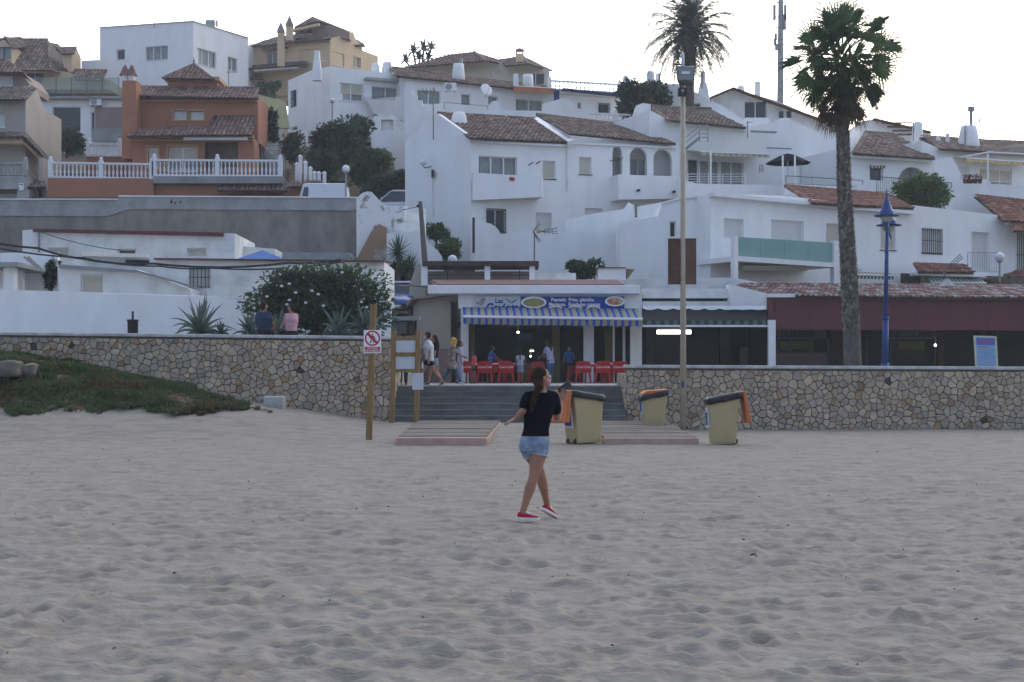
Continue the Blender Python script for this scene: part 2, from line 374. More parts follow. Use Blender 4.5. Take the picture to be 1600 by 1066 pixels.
def railing(th, pl, x0, x1, yt, yb, m=BLK, sp=.12, name='railing', yt1=None, yb1=None):
    a, b = pl.p(x0, yb), pl.p(x1, yb1 or yb); c, d = pl.p(x0, yt), pl.p(x1, yt1 or yt); mb = MB(); n = max(2, int((b-a).length/sp))
    mb.tube([a, b], .015, 4); mb.tube([c, d], .022, 4)
    for i in range(n+1): mb.tube([a.lerp(b, i/n), c.lerp(d, i/n)], .009 if 0 < i < n else .02, 4)
    return mb.build(name, m, th)
def bars(th, pl, x0, x1, yt, yb, nb, m=BLK, name='railing', posts=(0,1), r=.018, yt1=None, yb1=None):
    a, b = pl.p(x0, yb), pl.p(x1, yb1 or yb); c, d = pl.p(x0, yt), pl.p(x1, yt1 or yt); mb = MB()
    for i in range(nb): t = (i+1)/nb; mb.tube([a.lerp(c, t), b.lerp(d, t)], r, 4)
    for t in posts: mb.tube([a.lerp(b, t), c.lerp(d, t)], r*1.2, 4)
    return mb.build(name, m, th)
def pb(mb, pl, x0, y0, x1, y1, d0, d1):
    o, w_, h = pl.rect(x0, y0, x1, y1); mb.lb(o, pl.U, pl.N, 0, w_, 0, h, d0, d1)
def slab(th, pl, x0, y0, x1, y1, d0, d1, m, name, bv=0):
    mb = MB(); pb(mb, pl, x0, y0, x1, y1, d0, d1); o = mb.build(name, m, th)
    if bv: bevel(o, bv)
    return o
def text(parent, name, s, o, U, size, m, N=None, up=V((0,0,1)), extr=.004, shear=0, align='LEFT', bold=0, sx=1):
    cu = bpy.data.curves.new(name, 'FONT'); cu.body = s; cu.size = 1; cu.extrude = extr/size; cu.shear = shear; cu.align_x = align; cu.offset = bold
    ob = bpy.data.objects.new(name, cu); me = bpy.data.meshes.new_from_object(ob); bpy.data.objects.remove(ob)
    U = V(U).normalized(); up = V(up).normalized(); nn = U.cross(up)
    M4 = Matrix(((U.x*size*sx, up.x*size, nn.x*size, 0), (U.y*size*sx, up.y*size, nn.y*size, 0), (U.z*size*sx, up.z*size, nn.z*size, 0), (0,0,0,1)))
    me.transform(M4); me.materials.clear(); me.materials.append(m)
    t = bpy.data.objects.new(name, me); COL.objects.link(t); org = ORG0[parent.name] if parent else V((0,0,0))
    ORG0[t.name] = org; me.transform(Matrix.Translation(V(o)-org)); t.parent = parent; return t
def voxel(mb, name, m, parent, vs=.01, sm=3, it=.5):
    o = mb.build(name+'_raw', m, parent); r = o.modifiers.new('r', 'REMESH'); r.mode = 'VOXEL'; r.voxel_size = vs
    s = o.modifiers.new('s', 'SMOOTH'); s.iterations = sm; s.factor = it
    dg = bpy.context.evaluated_depsgraph_get(); me = bpy.data.meshes.new_from_object(o.evaluated_get(dg)); me.name = name
    me.materials.clear(); me.materials.append(m); me.polygons.foreach_set('use_smooth', [True]*len(me.polygons))
    bpy.data.objects.remove(o); q = bpy.data.objects.new(name, me); COL.objects.link(q); q.parent = parent; ORG0[q.name] = ORG0[parent.name]; return q
# ================================================================= SETTING
def sm(t): t = np.clip(t, 0, 1); return t*t*(3-2*t)
def vnoise(x, y, seed=0):
    r = np.random.RandomState(seed).rand(256, 256); xi = np.floor(x).astype(int); yi = np.floor(y).astype(int)
    fx = sm(x-xi); fy = sm(y-yi); a = r[xi % 256, yi % 256]; b = r[(xi+1) % 256, yi % 256]; c = r[xi % 256, (yi+1) % 256]; d = r[(xi+1) % 256, (yi+1) % 256]
    return (a*(1-fx)+b*fx)*(1-fy)+(c*(1-fx)+d*fx)*fy
def grid(name, X, Y, Z, m, kind='structure'):
    nr, nc = X.shape; me = bpy.data.meshes.new(name); me.vertices.add(nr*nc); me.vertices.foreach_set('co', np.stack([X, Y, Z], -1).reshape(-1).astype(np.float32))
    i = np.arange((nr-1)*(nc-1)); r, c = i//(nc-1), i % (nc-1); a = r*nc+c; q = np.stack([a, a+1, a+nc+1, a+nc], -1).reshape(-1)
    me.loops.add(len(q)); me.loops.foreach_set('vertex_index', q.astype(np.int32)); me.polygons.add(len(i))
    me.polygons.foreach_set('loop_start', (i*4).astype(np.int32)); me.polygons.foreach_set('loop_total', np.full(len(i), 4, np.int32))
    me.polygons.foreach_set('use_smooth', np.ones(len(i), bool)); me.update(calc_edges=True); me.materials.append(m)
    o = bpy.data.objects.new(name, me); COL.objects.link(o); o['kind'] = kind; return o
def moundh(X, Y):
    t = np.interp(X, [-40, -13.3, -11.7, -10.1, -8.4, -7.5, -7.0], [1.45, 1.22, .95, .66, .32, .06, 0])
    return t*sm((Y-36.6)/3.6)
def sandz(X, Y):
    zl = np.interp(X, [-40, -7, -3.5, 3.2, 4.6], [.85, .75, .22, .18, 0.0])
    return zl*sm((Y-32.4)/6.8)
u = np.linspace(-1, 1, 900)[None, :]; yr = (5.0*(43.5/5.0)**np.linspace(0, 1, 640))[:, None]
Y = yr+0*u; X = u*(.42*Y+5)
h = .8*(.026*(vnoise(X*2.0, Y*2.4, 1)-.5)+.040*(vnoise(X*4.5, Y*6.5, 2)-.5)+.028*(vnoise(X*11, Y*14, 3)-.5)+.07*(vnoise(X*.35, Y*.45, 4)-.5))
rs = np.random.RandomState(5); pits = np.zeros_like(h)
def stamp(px, py, dx, dy, dep):
    cidx = lambda a: int((a-0)/1)
    r0 = int(np.clip(np.log(max(py-.5, 5.01)/5)/np.log(43.5/5)*639, 0, 639)); r1 = int(np.clip(np.log(max(py+.5, 5.02)/5)/np.log(43.5/5)*639+1, 1, 640))
    wv = .42*py+5; c0 = int(np.clip((px-.6)/wv*.5*899+449.5, 0, 899)); c1 = int(np.clip((px+.6)/wv*.5*899+451, 1, 900))
    xs = X[r0:r1, c0:c1]-px; ys = Y[r0:r1, c0:c1]-py; d = (xs/dx)**2+(ys/dy)**2
    pits[r0:r1, c0:c1] += -dep*np.exp(-d**1.6)+dep*.55*np.exp(-(np.sqrt(d)-1.45)**2*5)
for _ in range(6800):
    py = 5+38*rs.rand()**1.25; px = (rs.rand()*2-1)*(.42*py+4)
    if abs(px) < 40: stamp(px, py, rs.uniform(.05, .13), rs.uniform(.06, .15), rs.uniform(.006, .024)*(1 if rs.rand() < .9 else 1.35))
fade = 1-.5*sm((Y-12)/22)
h = h+.012*(vnoise(X*9, Y*17, 6)-.5)+.010*(vnoise(X*22, Y*30, 7)-.5)*(Y < 25)
Z = sandz(X, Y)+moundh(X, Y)+(h+pits)*fade
sand = grid('sand', X, Y, Z, SAND)
g2 = np.meshgrid(np.linspace(-400, 400, 9), np.linspace(-250, 50, 7)); grid('beach', g2[0], g2[1], g2[0]*0-.35, SAND)
# hill
def hillz(X, D):
    C_ = np.interp(D, [0, 61, 66, 70, 72, 78, 85, 100, 130, 160, 260], [.9, .9, 1.0, 2.6, 4.2, 6.5, 8.6, 14, 20, 21, 18])
    C_ = C_*(1-.28*sm((X-10)/16)*sm((D-88)/12)); al = np.interp(D, [61, 65, 69, 84, 90], [.9, 3.4, 4.0, 6.3, 9]); C_ = np.where((X > -7.3) & (X < -4.3) & (D < 86), np.minimum(C_, al), C_)
    B_ = np.interp(D, [0, 61, 71, 72.2, 72.6, 82, 94, 105, 130, 160, 260], [.9, .9, 5.2, 5.6, 9.0, 9.05, 15.2, 17, 23.5, 26, 22])
    A_ = np.interp(D, [0, 61, 71, 72.2, 72.6, 95.5, 98, 105, 130, 160, 260], [.9, .9, 5.2, 5.6, 9.0, 9.05, 14.5, 16.4, 23.5, 26, 22])
    t1 = sm((X+7.6)/.6); t0 = sm((X+13.6)/.6); return (A_*(1-t0)+B_*t0)*(1-t1)+C_*t1
g = np.meshgrid(np.concatenate([np.linspace(-150, -30, 12), np.arange(-29, 45, .5), np.linspace(46, 150, 12)]), np.concatenate([np.arange(60.2, 110, .6), np.linspace(111, 260, 30)]))
hz = hillz(g[0], g[1])+.25*(vnoise(g[0]*.7+50, g[1]*.7, 9)-.5)*(g[1] > 76); grid('hillside', g[0], g[1], hz, DIRT)
g = np.meshgrid(np.linspace(-900, 900, 7), np.linspace(250, 2500, 7)); grid('ground', g[0], g[1], g[0]*0-1, DIRT)
def struct(mb, name, m):
    o = mb.build(name, m); o['kind'] = 'structure'; return o
mb = MB(); mb.box(-60, 44.3, -.3, 60, 62, 1.165); struct(mb, 'promenade', PAV)
mb = MB(); mb.box(-60, 42.62, 1.0, -3.45, 53, 2.36); struct(mb, 'terrace', PAV)
mb = MB(); mb.box(-40, 72.35, 8.9, -7.2, 84, 9.12); struct(mb, 'road', ASP)
mb = MB(); mb.prism([(-7.2, 61, 1.175), (-4.4, 61, 1.175), (-4.4, 65, 3.75), (-7.2, 65, 3.75)], (0, 0, .05)); mb.prism([(-7.2, 65, 3.75), (-4.4, 65, 3.75), (-4.4, 69.2, 4.18), (-7.2, 69.2, 4.18)], (0, 0, .05)); struct(mb, 'alley', ASP)
# ---------------------------------------------------------------- rubble walls: every stone modelled
def clip(poly, a, b):     # keep side closer to a than b
    mx, my = (a[0]+b[0])/2, (a[1]+b[1])/2; nx, ny = b[0]-a[0], b[1]-a[1]; outp = []
    for i in range(len(poly)):
        p, q = poly[i], poly[(i+1) % len(poly)]; dp_, dq = (p[0]-mx)*nx+(p[1]-my)*ny, (q[0]-mx)*nx+(q[1]-my)*ny
        if dp_ <= 0: outp.append(p)
        if dp_*dq < 0: t = dp_/(dp_-dq); outp.append((p[0]+(q[0]-p[0])*t, p[1]+(q[1]-p[1])*t))
    return outp
STC = [(.44,.36,.27)]*12+[(.40,.335,.255)]*9+[(.47,.37,.26)]*5+[(.37,.31,.26)]*4+[(.32,.245,.18), (.40,.28,.16), (.31,.20,.125), (.36,.29,.25)]
def rubble(mb, o, U, N, W, z0, z1, cell=.18, seed=1):
    """stones on the face through o, from height z0(u) to z1(u)"""
    r = random.Random(seed); pts = {}; nu = int(W/cell)+1; hmax = max(z1(0), z1(W)); hmin = min(z0(0), z0(W)); nv = int((hmax-hmin)/cell)+2
    for i in range(-1, nu+1):
        for j in range(-1, nv+1):
            k = [((i+r.uniform(.08, .92))*cell*1.0, hmin+(j+r.uniform(.08, .92))*cell*.88)]
            if r.random() < .16: k.append(((i+r.random())*cell, hmin+(j+r.random())*cell*.9))
            if r.random() < .17: k = []
            pts[i, j] = k
    for (i, j), ks in pts.items():
        for s in ks:
            near = [q for a in range(-3, 4) for b in range(-3, 4) for q in pts.get((i+a, j+b), []) if q != s]
            near.sort(key=lambda q: (q[0]-s[0])**2+(q[1]-s[1])**2)
            u0, u1 = max(0, s[0]-.5), min(W, s[0]+.5)
            if u1 <= u0: continue
            poly = [(u0, z0(u0)), (u1, z0(u1)), (u1, z1(u1)), (u0, z1(u0))]
            for q in near[:22]:
                poly = clip(poly, s, q)
                if len(poly) < 3: break
            if len(poly) < 3: continue
            cx, cy = sum(p[0] for p in poly)/len(poly), sum(p[1] for p in poly)/len(poly)
            rad = min(math.hypot(p[0]-cx, p[1]-cy) for p in poly)
            if rad < .028: continue
            # cut corners, inset, jitter
            pp = []
            n = len(poly)
            for k in range(n):
                p, a, b = poly[k], poly[k-1], poly[(k+1) % n]
                for q, t in ((a, r.uniform(.08, .2)), (b, r.uniform(.08, .2))): pp.append((p[0]+(q[0]-p[0])*t, p[1]+(q[1]-p[1])*t))
            g_ = r.uniform(.004, .011); dep = r.uniform(.02, .055); tx, ty = r.uniform(-.08, .08), r.uniform(-.08, .08)
            def ring(ins, d):
                outp = []
                for x, y in pp:
                    l = math.hypot(x-cx, y-cy)+1e-6; f = max(0, (l-ins)/l); x2, y2 = cx+(x-cx)*f, cy+(y-cy)*f
                    outp.append(o+U*x2+V((0,0,y2))-N*(d+(tx*(x2-cx)+ty*(y2-cy))))
                return outp
            c = r.choice(STC); f = r.uniform(.85, 1.15)
            if r.random() < .004: c = (.07, .055, .06)
            mb.col = tuple(x*f for x in c)
            A, B, C2 = ring(g_, -.01), ring(g_+.003, dep*.7), ring(g_+.02, dep); m = len(A)
            mb.idx(A+B+C2, [(k, (k+1) % m, m+(k+1) % m, m+k) for k in range(m)]+[(m+k, m+(k+1) % m, 2*m+(k+1) % m, 2*m+k) for k in range(m)]+[tuple(range(2*m, 3*m))])
def stone_wall(name, label, A, B, ztop, zbot, thick, seed, extra=None):
    A, B = V(A), V(B); U = (B-A).normalized(); N = V((-U.y, U.x, 0)); W = (B-A).length
    th = T(name, label, 'wall', (A.x, A.y, 0)); za = lambda u: ztop[0]+(ztop[1]-ztop[0])*u/W; zb = lambda u: zbot
    mb = MB(); q = [A+V((0,0,zbot)), B+V((0,0,zbot)), B+V((0,0,ztop[1]-.08)), A+V((0,0,ztop[0]-.08))]; mb.prism(q, N*thick); mb.build('mortar_core', MO, th)
    mb = MB(); rubble(mb, A, U, N, W, zb, lambda u: za(u)-.14, seed=seed)
    if extra:
        for (a, b, sd) in extra:
            a, b = V(a), V(b); u2 = (b-a).normalized(); rubble(mb, a, u2, V((-u2.y, u2.x, 0)), (b-a).length, zb, lambda u, t=ztop: min(t)-.14, seed=sd)
    mb.build('stonework', STN, th)
    mb = MB(); t = .09; q = [A+V((0,0,ztop[0]-t))-U*.06, B+V((0,0,ztop[1]-t))+U*.05, B+V((0,0,ztop[1]))+U*.05, A+V((0,0,ztop[0]))-U*.06]
    mb.prism([p-N*.06 for p in q], N*(thick+.1)); o = mb.build('coping', COP, th); bevel(o, .02); return th
xr = (612-800)*42/F; xl = (-330-800)*42/F; x2 = (979-800)*42/F; x3 = 1960-800; x3 = x3*42/F
stone_wall('stone_wall', 'long high rubble stone wall with pale coping left of the beach stairs', (xl, 42, 0), (xr, 42, 0), (2.72, 2.54), -.2, .55, 11, [((xr, 42, 0), (xr, 45, 0), 5)])
stone_wall('stone_wall', 'lower rubble stone wall with pale coping right of the beach stairs', (x2, 42, 0), (x3, 42, 0), (1.76, 1.68), -.3, .45, 12, [((x2, 45.2, 0), (x2, 42, 0), 6)])
# stairs
NOS = mat('worn_nosing', (.19, .195, .195), (.11, .115, .115), 2, bump=.4)
th = T('staircase', 'broad grey concrete staircase between the two stone walls', 'stairs', (0, 42, 0))
n = 6; z0, z1 = .22, 1.185
for i in range(n):
    zz = z0+(z1-z0)*(i+1)/n; y = 41.3+i*.46; mb = MB(); mb.box(xr+.02, y, -.3, x2-.02, 44.9 if i == n-1 else y+.46-.003, zz); o = mb.build('step', STP, th); bevel(o, .015)
    mb = MB(); mb.box(xr+.03, y-.02, zz-.03, x2-.03, y+.04, zz+.004); mb.build('nosing', CL if i == n-1 else NOS, o)
# ---------------------------------------------------------------- ice plant mound, boulders, block
def tuft_mass(name, mbfill, m, label=None, kind='stuff', cat=None):
    o = mbfill.build(name, m); o['kind'] = kind
    if label: o['label'] = label; o['category'] = cat
    return o
r = random.Random(3); mb = MB()
def inm(x, y):
    edge = np.interp(x, [-20, -12.8, -11.5, -10, -8.3, -7.2, -6.8, -6.5], [36.9, 37.4, 36.6, 37.2, 36.9, 36.6, 37.4, 38.3])
    back = np.interp(x, [-20, -13, -10, -8, -7, -6.5], [41.9, 41.9, 41.6, 40.6, 39.3, 38.3])
    j = .25*math.sin(x*3.3)+.14*math.sin(x*9.7+1)+.08*math.sin(x*23)
    return edge+j < y < back
cnt = 0
while cnt < 13000:
    x, y = r.uniform(-16.5, -6.3), r.uniform(36, 42)
    if not inm(x, y): continue
    nz = float(vnoise(np.array([[x*.8+30.]]), np.array([[y*.8+3.]]), 21)[0, 0]); n2 = float(vnoise(np.array([[x*2.1+30.]]), np.array([[y*2.1+3.]]), 22)[0, 0])
    if n2 < .13: continue
    cnt += 1; z = float(sandz(x, y)+moundh(np.array(x), np.array(y)))-.02+.25*max(0, n2-.3)*.6
    red = nz > .60 and y < 40 and r.random() < .6; f = r.uniform(.6, 1.3)
    mb.col = tuple(c*f for c in ((.12, .065, .035) if red else r.choice([(.065, .105, .035), (.055, .085, .036), (.09, .12, .04)])))
    for _ in range(4):
        a = r.uniform(0, 6.28); l = r.uniform(.06, .15); t = r.uniform(.4, 1.3); d = V((math.cos(a)*math.cos(t), math.sin(a)*math.cos(t), math.sin(t))); s = d.cross(V((0,0,1))).normalized()*.018
        b = V((x+r.uniform(-.06, .06), y+r.uniform(-.06, .06), z)); mb.face([b-s, b+s, b+d*l+s*.4, b+d*l-s*.4])
tuft_mass('ice_plant', mb, LEAF, 'green and reddish succulent ground cover spreading over the sand mound', cat='ground cover')
mb = MB(); mb.mi = 0
gx = np.linspace(-16, -5.6, 90); gy = np.linspace(34.4, 42, 60)
for i in range(89):
    for j in range(59):
        if inm(gx[i], gy[j]) and inm(gx[i], gy[j]-.12):
            q = [(gx[i+a], gy[j+b]) for a, b in ((0,0),(1,0),(1,1),(0,1))]; mb.face([(a, b, float(sandz(a, b)+moundh(np.array(a), np.array(b)))+.05*random.random()) for a, b in q])
mats_ground = mat('stem_litter', (.055, .05, .022), (.10, .045, .025), 3, bump=.8); tuft_mass('creeping_stems', mb, mats_ground)
def rock(name, label, c, rx, ry, rz, m, seed, cat='boulder', sides=0):
    mb = MB(); mb.ball((0,0,0), 1, 1, 1, 28, 20); rr = random.Random(seed); ph = [rr.uniform(0, 6) for _ in range(9)]
    vs = []
    for p in mb.v:
        p = V(p); l = max(abs(p.x), abs(p.y), abs(p.z)) if sides else 1; p = p/(l**.75); k = 1+.10*math.sin(2.3*p.x+ph[0])*math.sin(3*p.y+ph[1])+.05*math.sin(4*p.z+ph[2]+2*p.x)
        vs.append((c[0]+p.x*rx*k, c[1]+p.y*ry*k, c[2]+p.z*rz*k))
    mb.v = vs; o = mb.build(name, m, None, True, origin=(c[0], c[1], c[2]-rz)); return top(o, label, cat)
GR1 = mat('pale_rock', (.18, .155, .125), (.13, .11, .09), 1.4, bump=.8, bscale=6); GR2 = mat('dark_rock', (.20, .16, .12), (.12, .10, .09), 1.4, bump=.8, bscale=6)
rock('boulder', 'large pale flat-topped boulder on the ice plant at the far left', P(14, 577, 38.6), .30, .3, .21, GR1, 3, sides=1)
rock('boulder', 'darker brown boulder right of the pale one in the ice plant', P(47, 580, 38.9), .17, .25, .19, GR2, 4, sides=1)
mb = MB(); p = P(429, 644, 40.2); mb.box(p.x-.27, p.y-.2, p.z-.15, p.x+.27, p.y+.2, p.z+.42)
o = mb.build('concrete_block', CL, origin=p); bevel(o, .05, 3); top(o, 'grey weathered concrete block on the sand at the foot of the stone wall', 'block')
# ---------------------------------------------------------------- boardwalks
def board(label, xa, xb, xc, xd, yf, zf, Df, Db, zb):
    """front-left, front-right, back-right, back-left columns"""
    a, b = P(xa, yf, Df), P(xb, yf, Df); a.z = b.z = zf; c, d = P(xc, 0, Db), P(xd, 0, Db); c.z = d.z = zb
    th = T('boardwalk', label, 'boardwalk', (a.x, a.y, 0)); n = 26; mb = MB()
    for i in range(n):
        t0, t1 = i/n+.004, (i+1)/n-.006; j = random.uniform(-.012, .012)
        q = [a.lerp(d, t0), b.lerp(c, t0), b.lerp(c, t1), a.lerp(d, t1)]; mb.prism([p+V((0,0,j)) for p in q], (0, 0, -.04))
    mb.build('planks', WDG, th)
    mb = MB(); mb.box(a.x-.02, a.y-.28, -.15, b.x+.02, a.y-.01, zf-.005); o = mb.build('kerb', PIN, th); bevel(o, .02, 2)
    for s0, s1 in ((a, d), (b, c)):
        mb = MB(); mb.prism([s0+V((-.03,0,-.045)), s0+V((.03,0,-.045)), s0+V((.03,0,-.2)), s0+V((-.03,0,-.2))], s1-s0); mb.build('joist', PIN, th)
board('left boardwalk with grey planks and pink concrete kerb beside the notice frame', 621, 759, 781, 652, 683, .17, 32.6, 41.2, .27)
board('right boardwalk with grey planks and pink kerb, behind the nearest bins', 944, 1088, 1040, 905, 683, .14, 33.2, 41.2, .25)
# ---------------------------------------------------------------- warning sign post
p0, p1 = P(576, 690, 34.2), P(583.5, 476, 34.2)
th = T('warning_sign', 'tall leaning timber post carrying a no entry sign for walkers', 'sign', p0)
mb = MB(); q = .07; mb.hexa([p0+V((-q,-q,-.2)), p0+V((q,-q,-.2)), p0+V((q,q,-.2)), p0+V((-q,q,-.2)), p1+V((-q,-q,0)), p1+V((q,-q,0)), p1+V((q,q,0)), p1+V((-q,q,0))]); bevel(mb.build('post', WD, th), .012)
s = 34.2/F; c = P(582, 534, 34.08)
mb = MB(); mb.box(c.x-13.5*s, c.y-.012, c.z-18*s, c.x+13.5*s, c.y, c.z+18*s); sp = mb.build('sign_plate', WHP, th)
ccy = c.z+5.2*s; mb = MB(); R = 12*s
for i in range(32):
    a, b = 2*math.pi*i/32, 2*math.pi*(i+1)/32
    mb.prism([(c.x+k*math.cos(t), c.y-.016, ccy+k*math.sin(t)) for k, t in ((R, a), (R, b), (R*.8, b), (R*.8, a))], (0, .004, 0))
dx = R*.85/1.414; mb.prism([(c.x-dx-.02, c.y-.0165, ccy+dx-.02), (c.x-dx+.02, c.y-.0165, ccy+dx+.02), (c.x+dx+.02, c.y-.0165, ccy-dx+.02), (c.x+dx-.02, c.y-.0165, ccy-dx-.02)], (0, .004, 0))
mb.build('prohibition_ring', REDS, sp)
mb = MB(); g_ = lambda pts: mb.prism([(c.x+x*R, c.y-.0145, ccy+y*R) for x, y in pts], (0, .003, 0))
g_([(.1*math.cos(t)-.02, .5+.1*math.sin(t)) for t in [i*.7 for i in range(9)]]); g_([(-.14, .36), (.12, .36), (.1, -.05), (-.1, -.05)]); g_([(-.12, .36), (-.42, .02), (-.36, -.04), (-.08, .2)]); g_([(.1, .36), (.36, .1), (.44, -.02), (.36, -.05), (.08, .18)])
g_([(-.1, 0), (.02, 0), (-.2, -.6), (-.38, -.62)]); g_([(0, 0), (.1, 0), (.22, -.3), (.2, -.62), (.08, -.62), (.08, -.3)]); mb.build('walking_figure', BLKP, sp)
mb = MB(); mb.box(c.x-12*s, c.y-.016, c.z-16.5*s, c.x+12*s, c.y-.012, c.z-8*s); mb.build('red_panel', REDS, sp)
for i, tx in enumerate(('ACCESO', 'PROHIBIDO')): text(sp, 'lettering', tx, (c.x, c.y-.019, c.z-(11.6+4.2*i)*s), V((1,0,0)), 4.3*s, WHP, align='CENTER', bold=.01, extr=.001)
# ---------------------------------------------------------------- notice frame
th = T('notice_board', 'timber frame with two white panels and a hanging sheet at the stairs', 'notice board', P(632, 657, 40.6)); s = 40.6/F
for xa, xb, yt, yb in ((615, 611, 517, 657), (653.5, 648.5, 516, 661)):
    a, b = P(xb+1.5, yb, 40.6), P(xa, yt, 40.6); q = .065; mb = MB(); mb.hexa([a+V((-q,-q,-.2)), a+V((q,-q,-.2)), a+V((q,q,-.2)), a+V((-q,q,-.2)), b+V((-q,-q,0)), b+V((q,-q,0)), b+V((q,q,0)), b+V((-q,q,0))]); bevel(mb.build('post', WD, th), .01)
pl = FP(40.6)
for y0, y1 in ((525, 531), (551, 557), (577, 582)): slab(th, pl, 614, y0, 655, y1, -.035, .035, WD, 'rail')
for y0, y1 in ((532, 550.5), (557.5, 576.5)): slab(th, pl, 618, y0, 650, y1, -.012, .012, PAP, 'panel')
slab(th, pl, 644.5, 583, 662, 609, -.10, -.085, PAP, 'hanging_sheet')
# ---------------------------------------------------------------- litter bins
def wheelie(label, xc, yb, D, yaw, lid, ht=1.0, W=.62, tilt=0):
    base = P(xc, yb, D); th = T('wheeled_bin', label, 'bin', base, 'beige wheeled bins by the boardwalk'); th.rotation_euler = (0, tilt, yaw); o0 = ORG0[th.name]
    B = lambda x, y, z: o0+V((x, y, z)); w0, w1 = W*.39, W*.5; d0, d1 = .25, .31; sl = .13
    mb = MB(); mb.hexa([B(-w0,-d0,.02), B(w0,-d0,.02), B(w0,d0,.02), B(-w0,d0,.02), B(-w1,-d1,ht-sl), B(w1,-d1,ht), B(w1,d1,ht), B(-w1,d1,ht-sl)]); bevel(mb.build('body', BINC, th), .03, 3)
    mb = MB(); n = 24; 
    def rim(k, dz):
        pts = []
        for i in range(n):
            t = 2*math.pi*i/n; cx_ = max(-1, min(1, 1.35*math.cos(t))); cy_ = max(-1, min(1, 1.35*math.sin(t))); x = cx_*(w1+k); pts.append(B(x, cy_*(d1+k), ht-sl/2+x/w1*sl/2+dz+random.uniform(-.012, .012)))
        return pts
    R_ = [rim(.035, -.10), rim(.05, -.05), rim(.045, .02), rim(.01, .05), rim(-.05, .03), rim(-.07, -.12)]; mb.idx(sum(R_, []), [(i*n+j, i*n+(j+1) % n, (i+1)*n+(j+1) % n, (i+1)*n+j) for i in range(5) for j in range(n)]+[tuple(range(5*n, 6*n))]); mb.build('bag', BAG, th, True)
    mb = MB()
    if lid == 'open':     # hinged right over, hanging down behind the hinge side
        x = w1+.05; pts = [(x, ht+.06), (x+.07, ht+.06), (x+.20, ht-.62), (x+.10, ht-.63), (x+.03, ht-.1)]; mb.prism([B(a, -d1-.02, z) for a, z in pts], (0, 2*d1+.04, 0)); o = mb.build('lid', ORG, th); bevel(o, .02, 2)
    else:
        pts = [(-w1-.02, ht-sl+.07), (-w1+.1, ht-sl+.15), (w1+.05, ht+.06), (w1+.05, ht+.02), (-w1, ht-sl+.03)]; mb.prism([B(a, -d1-.03, z) for a, z in pts], (0, 2*d1+.06, 0)); bevel(mb.build('lid', ORG, th), .02, 2)
    mb = MB(); mb.hexa([B(-w0-.075, -.16, .35), B(-w0-.03, -.16, .35), B(-w0-.03, .16, .35), B(-w0-.075, .16, .35), B(-w1-.02, -.16, .78), B(-w1+.01, -.16, .78), B(-w1+.01, .16, .78), B(-w1-.02, .16, .78)])
    if yaw > 1: mb.v = [tuple(B(-(v[0]-o0.x)*1.0+.0, v[1]-o0.y, v[2]-o0.z)) for v in mb.v]
    st = mb.build('sticker', PAP, th)
    mb = MB(); mb.hexa([B(-w0-.081, -.13, .4), B(-w0-.073, -.13, .4), B(-w0-.073, .13, .4), B(-w0-.081, .13, .4), B(-w1+.018-.05, -.13, .68), B(-w1+.02-.04, -.13, .68), B(-w1-.02, .13, .68), B(-w1-.03, .13, .68)])
    if yaw > 1: mb.v = [tuple(B(-(v[0]-o0.x)*1.0+.0, v[1]-o0.y, v[2]-o0.z)) for v in mb.v]
    mb.build('emblem', BLP, st)
    for sy in (-1, 1): mb = MB(); mb.tube([B(w0-.02, sy*.12, .07), B(w0-.02, sy*.18, .07)], .07, 12); mb.build('wheel', BLK, th)
    mb = MB(); mb.tube([B(w1+.03, -.3, ht-.02), B(w1+.03, .3, ht-.02)], .025, 8); mb.build('handle', BINC, th); return th
wheelie('beige bin with black bag and upright orange lid leaning right, right of the floodlight pole', 1129, 694, 33, 0, 'open', 1.08, .66)
wheelie('beige bin with orange lid shut on its black bag, beside the stone wall', 1021, 669, 39, .05, 'shut', .93, .62)
wheelie('nearest beige bin with orange lid hanging open to the left, behind the woman', 912, 693, 33.2, math.pi+.5, 'open', 1.12, .74, .05)
# ================================================================= VILLAGE
def H(name, label, x, y, D, cat='house', group=None): return T(name, label, cat, P(x, y, D), group)
def awning(th, pl, x0, x1, yt, yb, out_, cols, name='awning', n=14, val=.18, yt1=None, yb1=None):
    a, b = pl.p(x0, yt), pl.p(x1, yt1 or yt); zb, zb1 = pl.p(x0, yb).z, pl.p(x1, yb1 or yb).z; c, d = a-pl.N*out_, b-pl.N*out_; c.z = zb+val; d.z = zb1+val
    mb = MB()
    for i in range(n):
        t0, t1 = i/n, (i+1)/n; mb.mi = i % len(cols); q = [a.lerp(b, t0), a.lerp(b, t1), c.lerp(d, t1), c.lerp(d, t0)]; mb.prism(q, (0, 0, -.02))
        e0, e1 = c.lerp(d, t0), c.lerp(d, t1); m_ = (e0+e1)/2; mb.prism([e0, e1, e1-V((0,0,val*.85)), m_-V((0,0,val)), e0-V((0,0,val*.85))], pl.N*.02)
    mb.build('fabric', cols, th) if name == 'fabric' else None
    if name != 'fabric': o = mb.build(name, cols, th)
    m2 = MB(); m2.tube([c+V((0,0,.01))-pl.N*.02, d+V((0,0,.01))-pl.N*.02], .035, 6); m2.build('front_bar', WP, o if name != 'fabric' else th)
AWC = mat('cream_awning', (.50, .46, .36)); AWG = mat('green_awning', (.06, .22, .18)); AWW = mat('white_awning', (.62, .62, .60))
AWY = mat('yellow_awning', (.55, .40, .06)); AWO = mat('orange_awning', (.40, .16, .07)); AWB = mat('navy_awning', (.02, .04, .14)); AWD = mat('olive_awning', (.26, .31, .16))
AWK = mat('dark_stripe', (.06, .065, .05)); YLW = mat('pale_yellow_wall', (.56, .52, .28), (.48, .45, .25), 1)
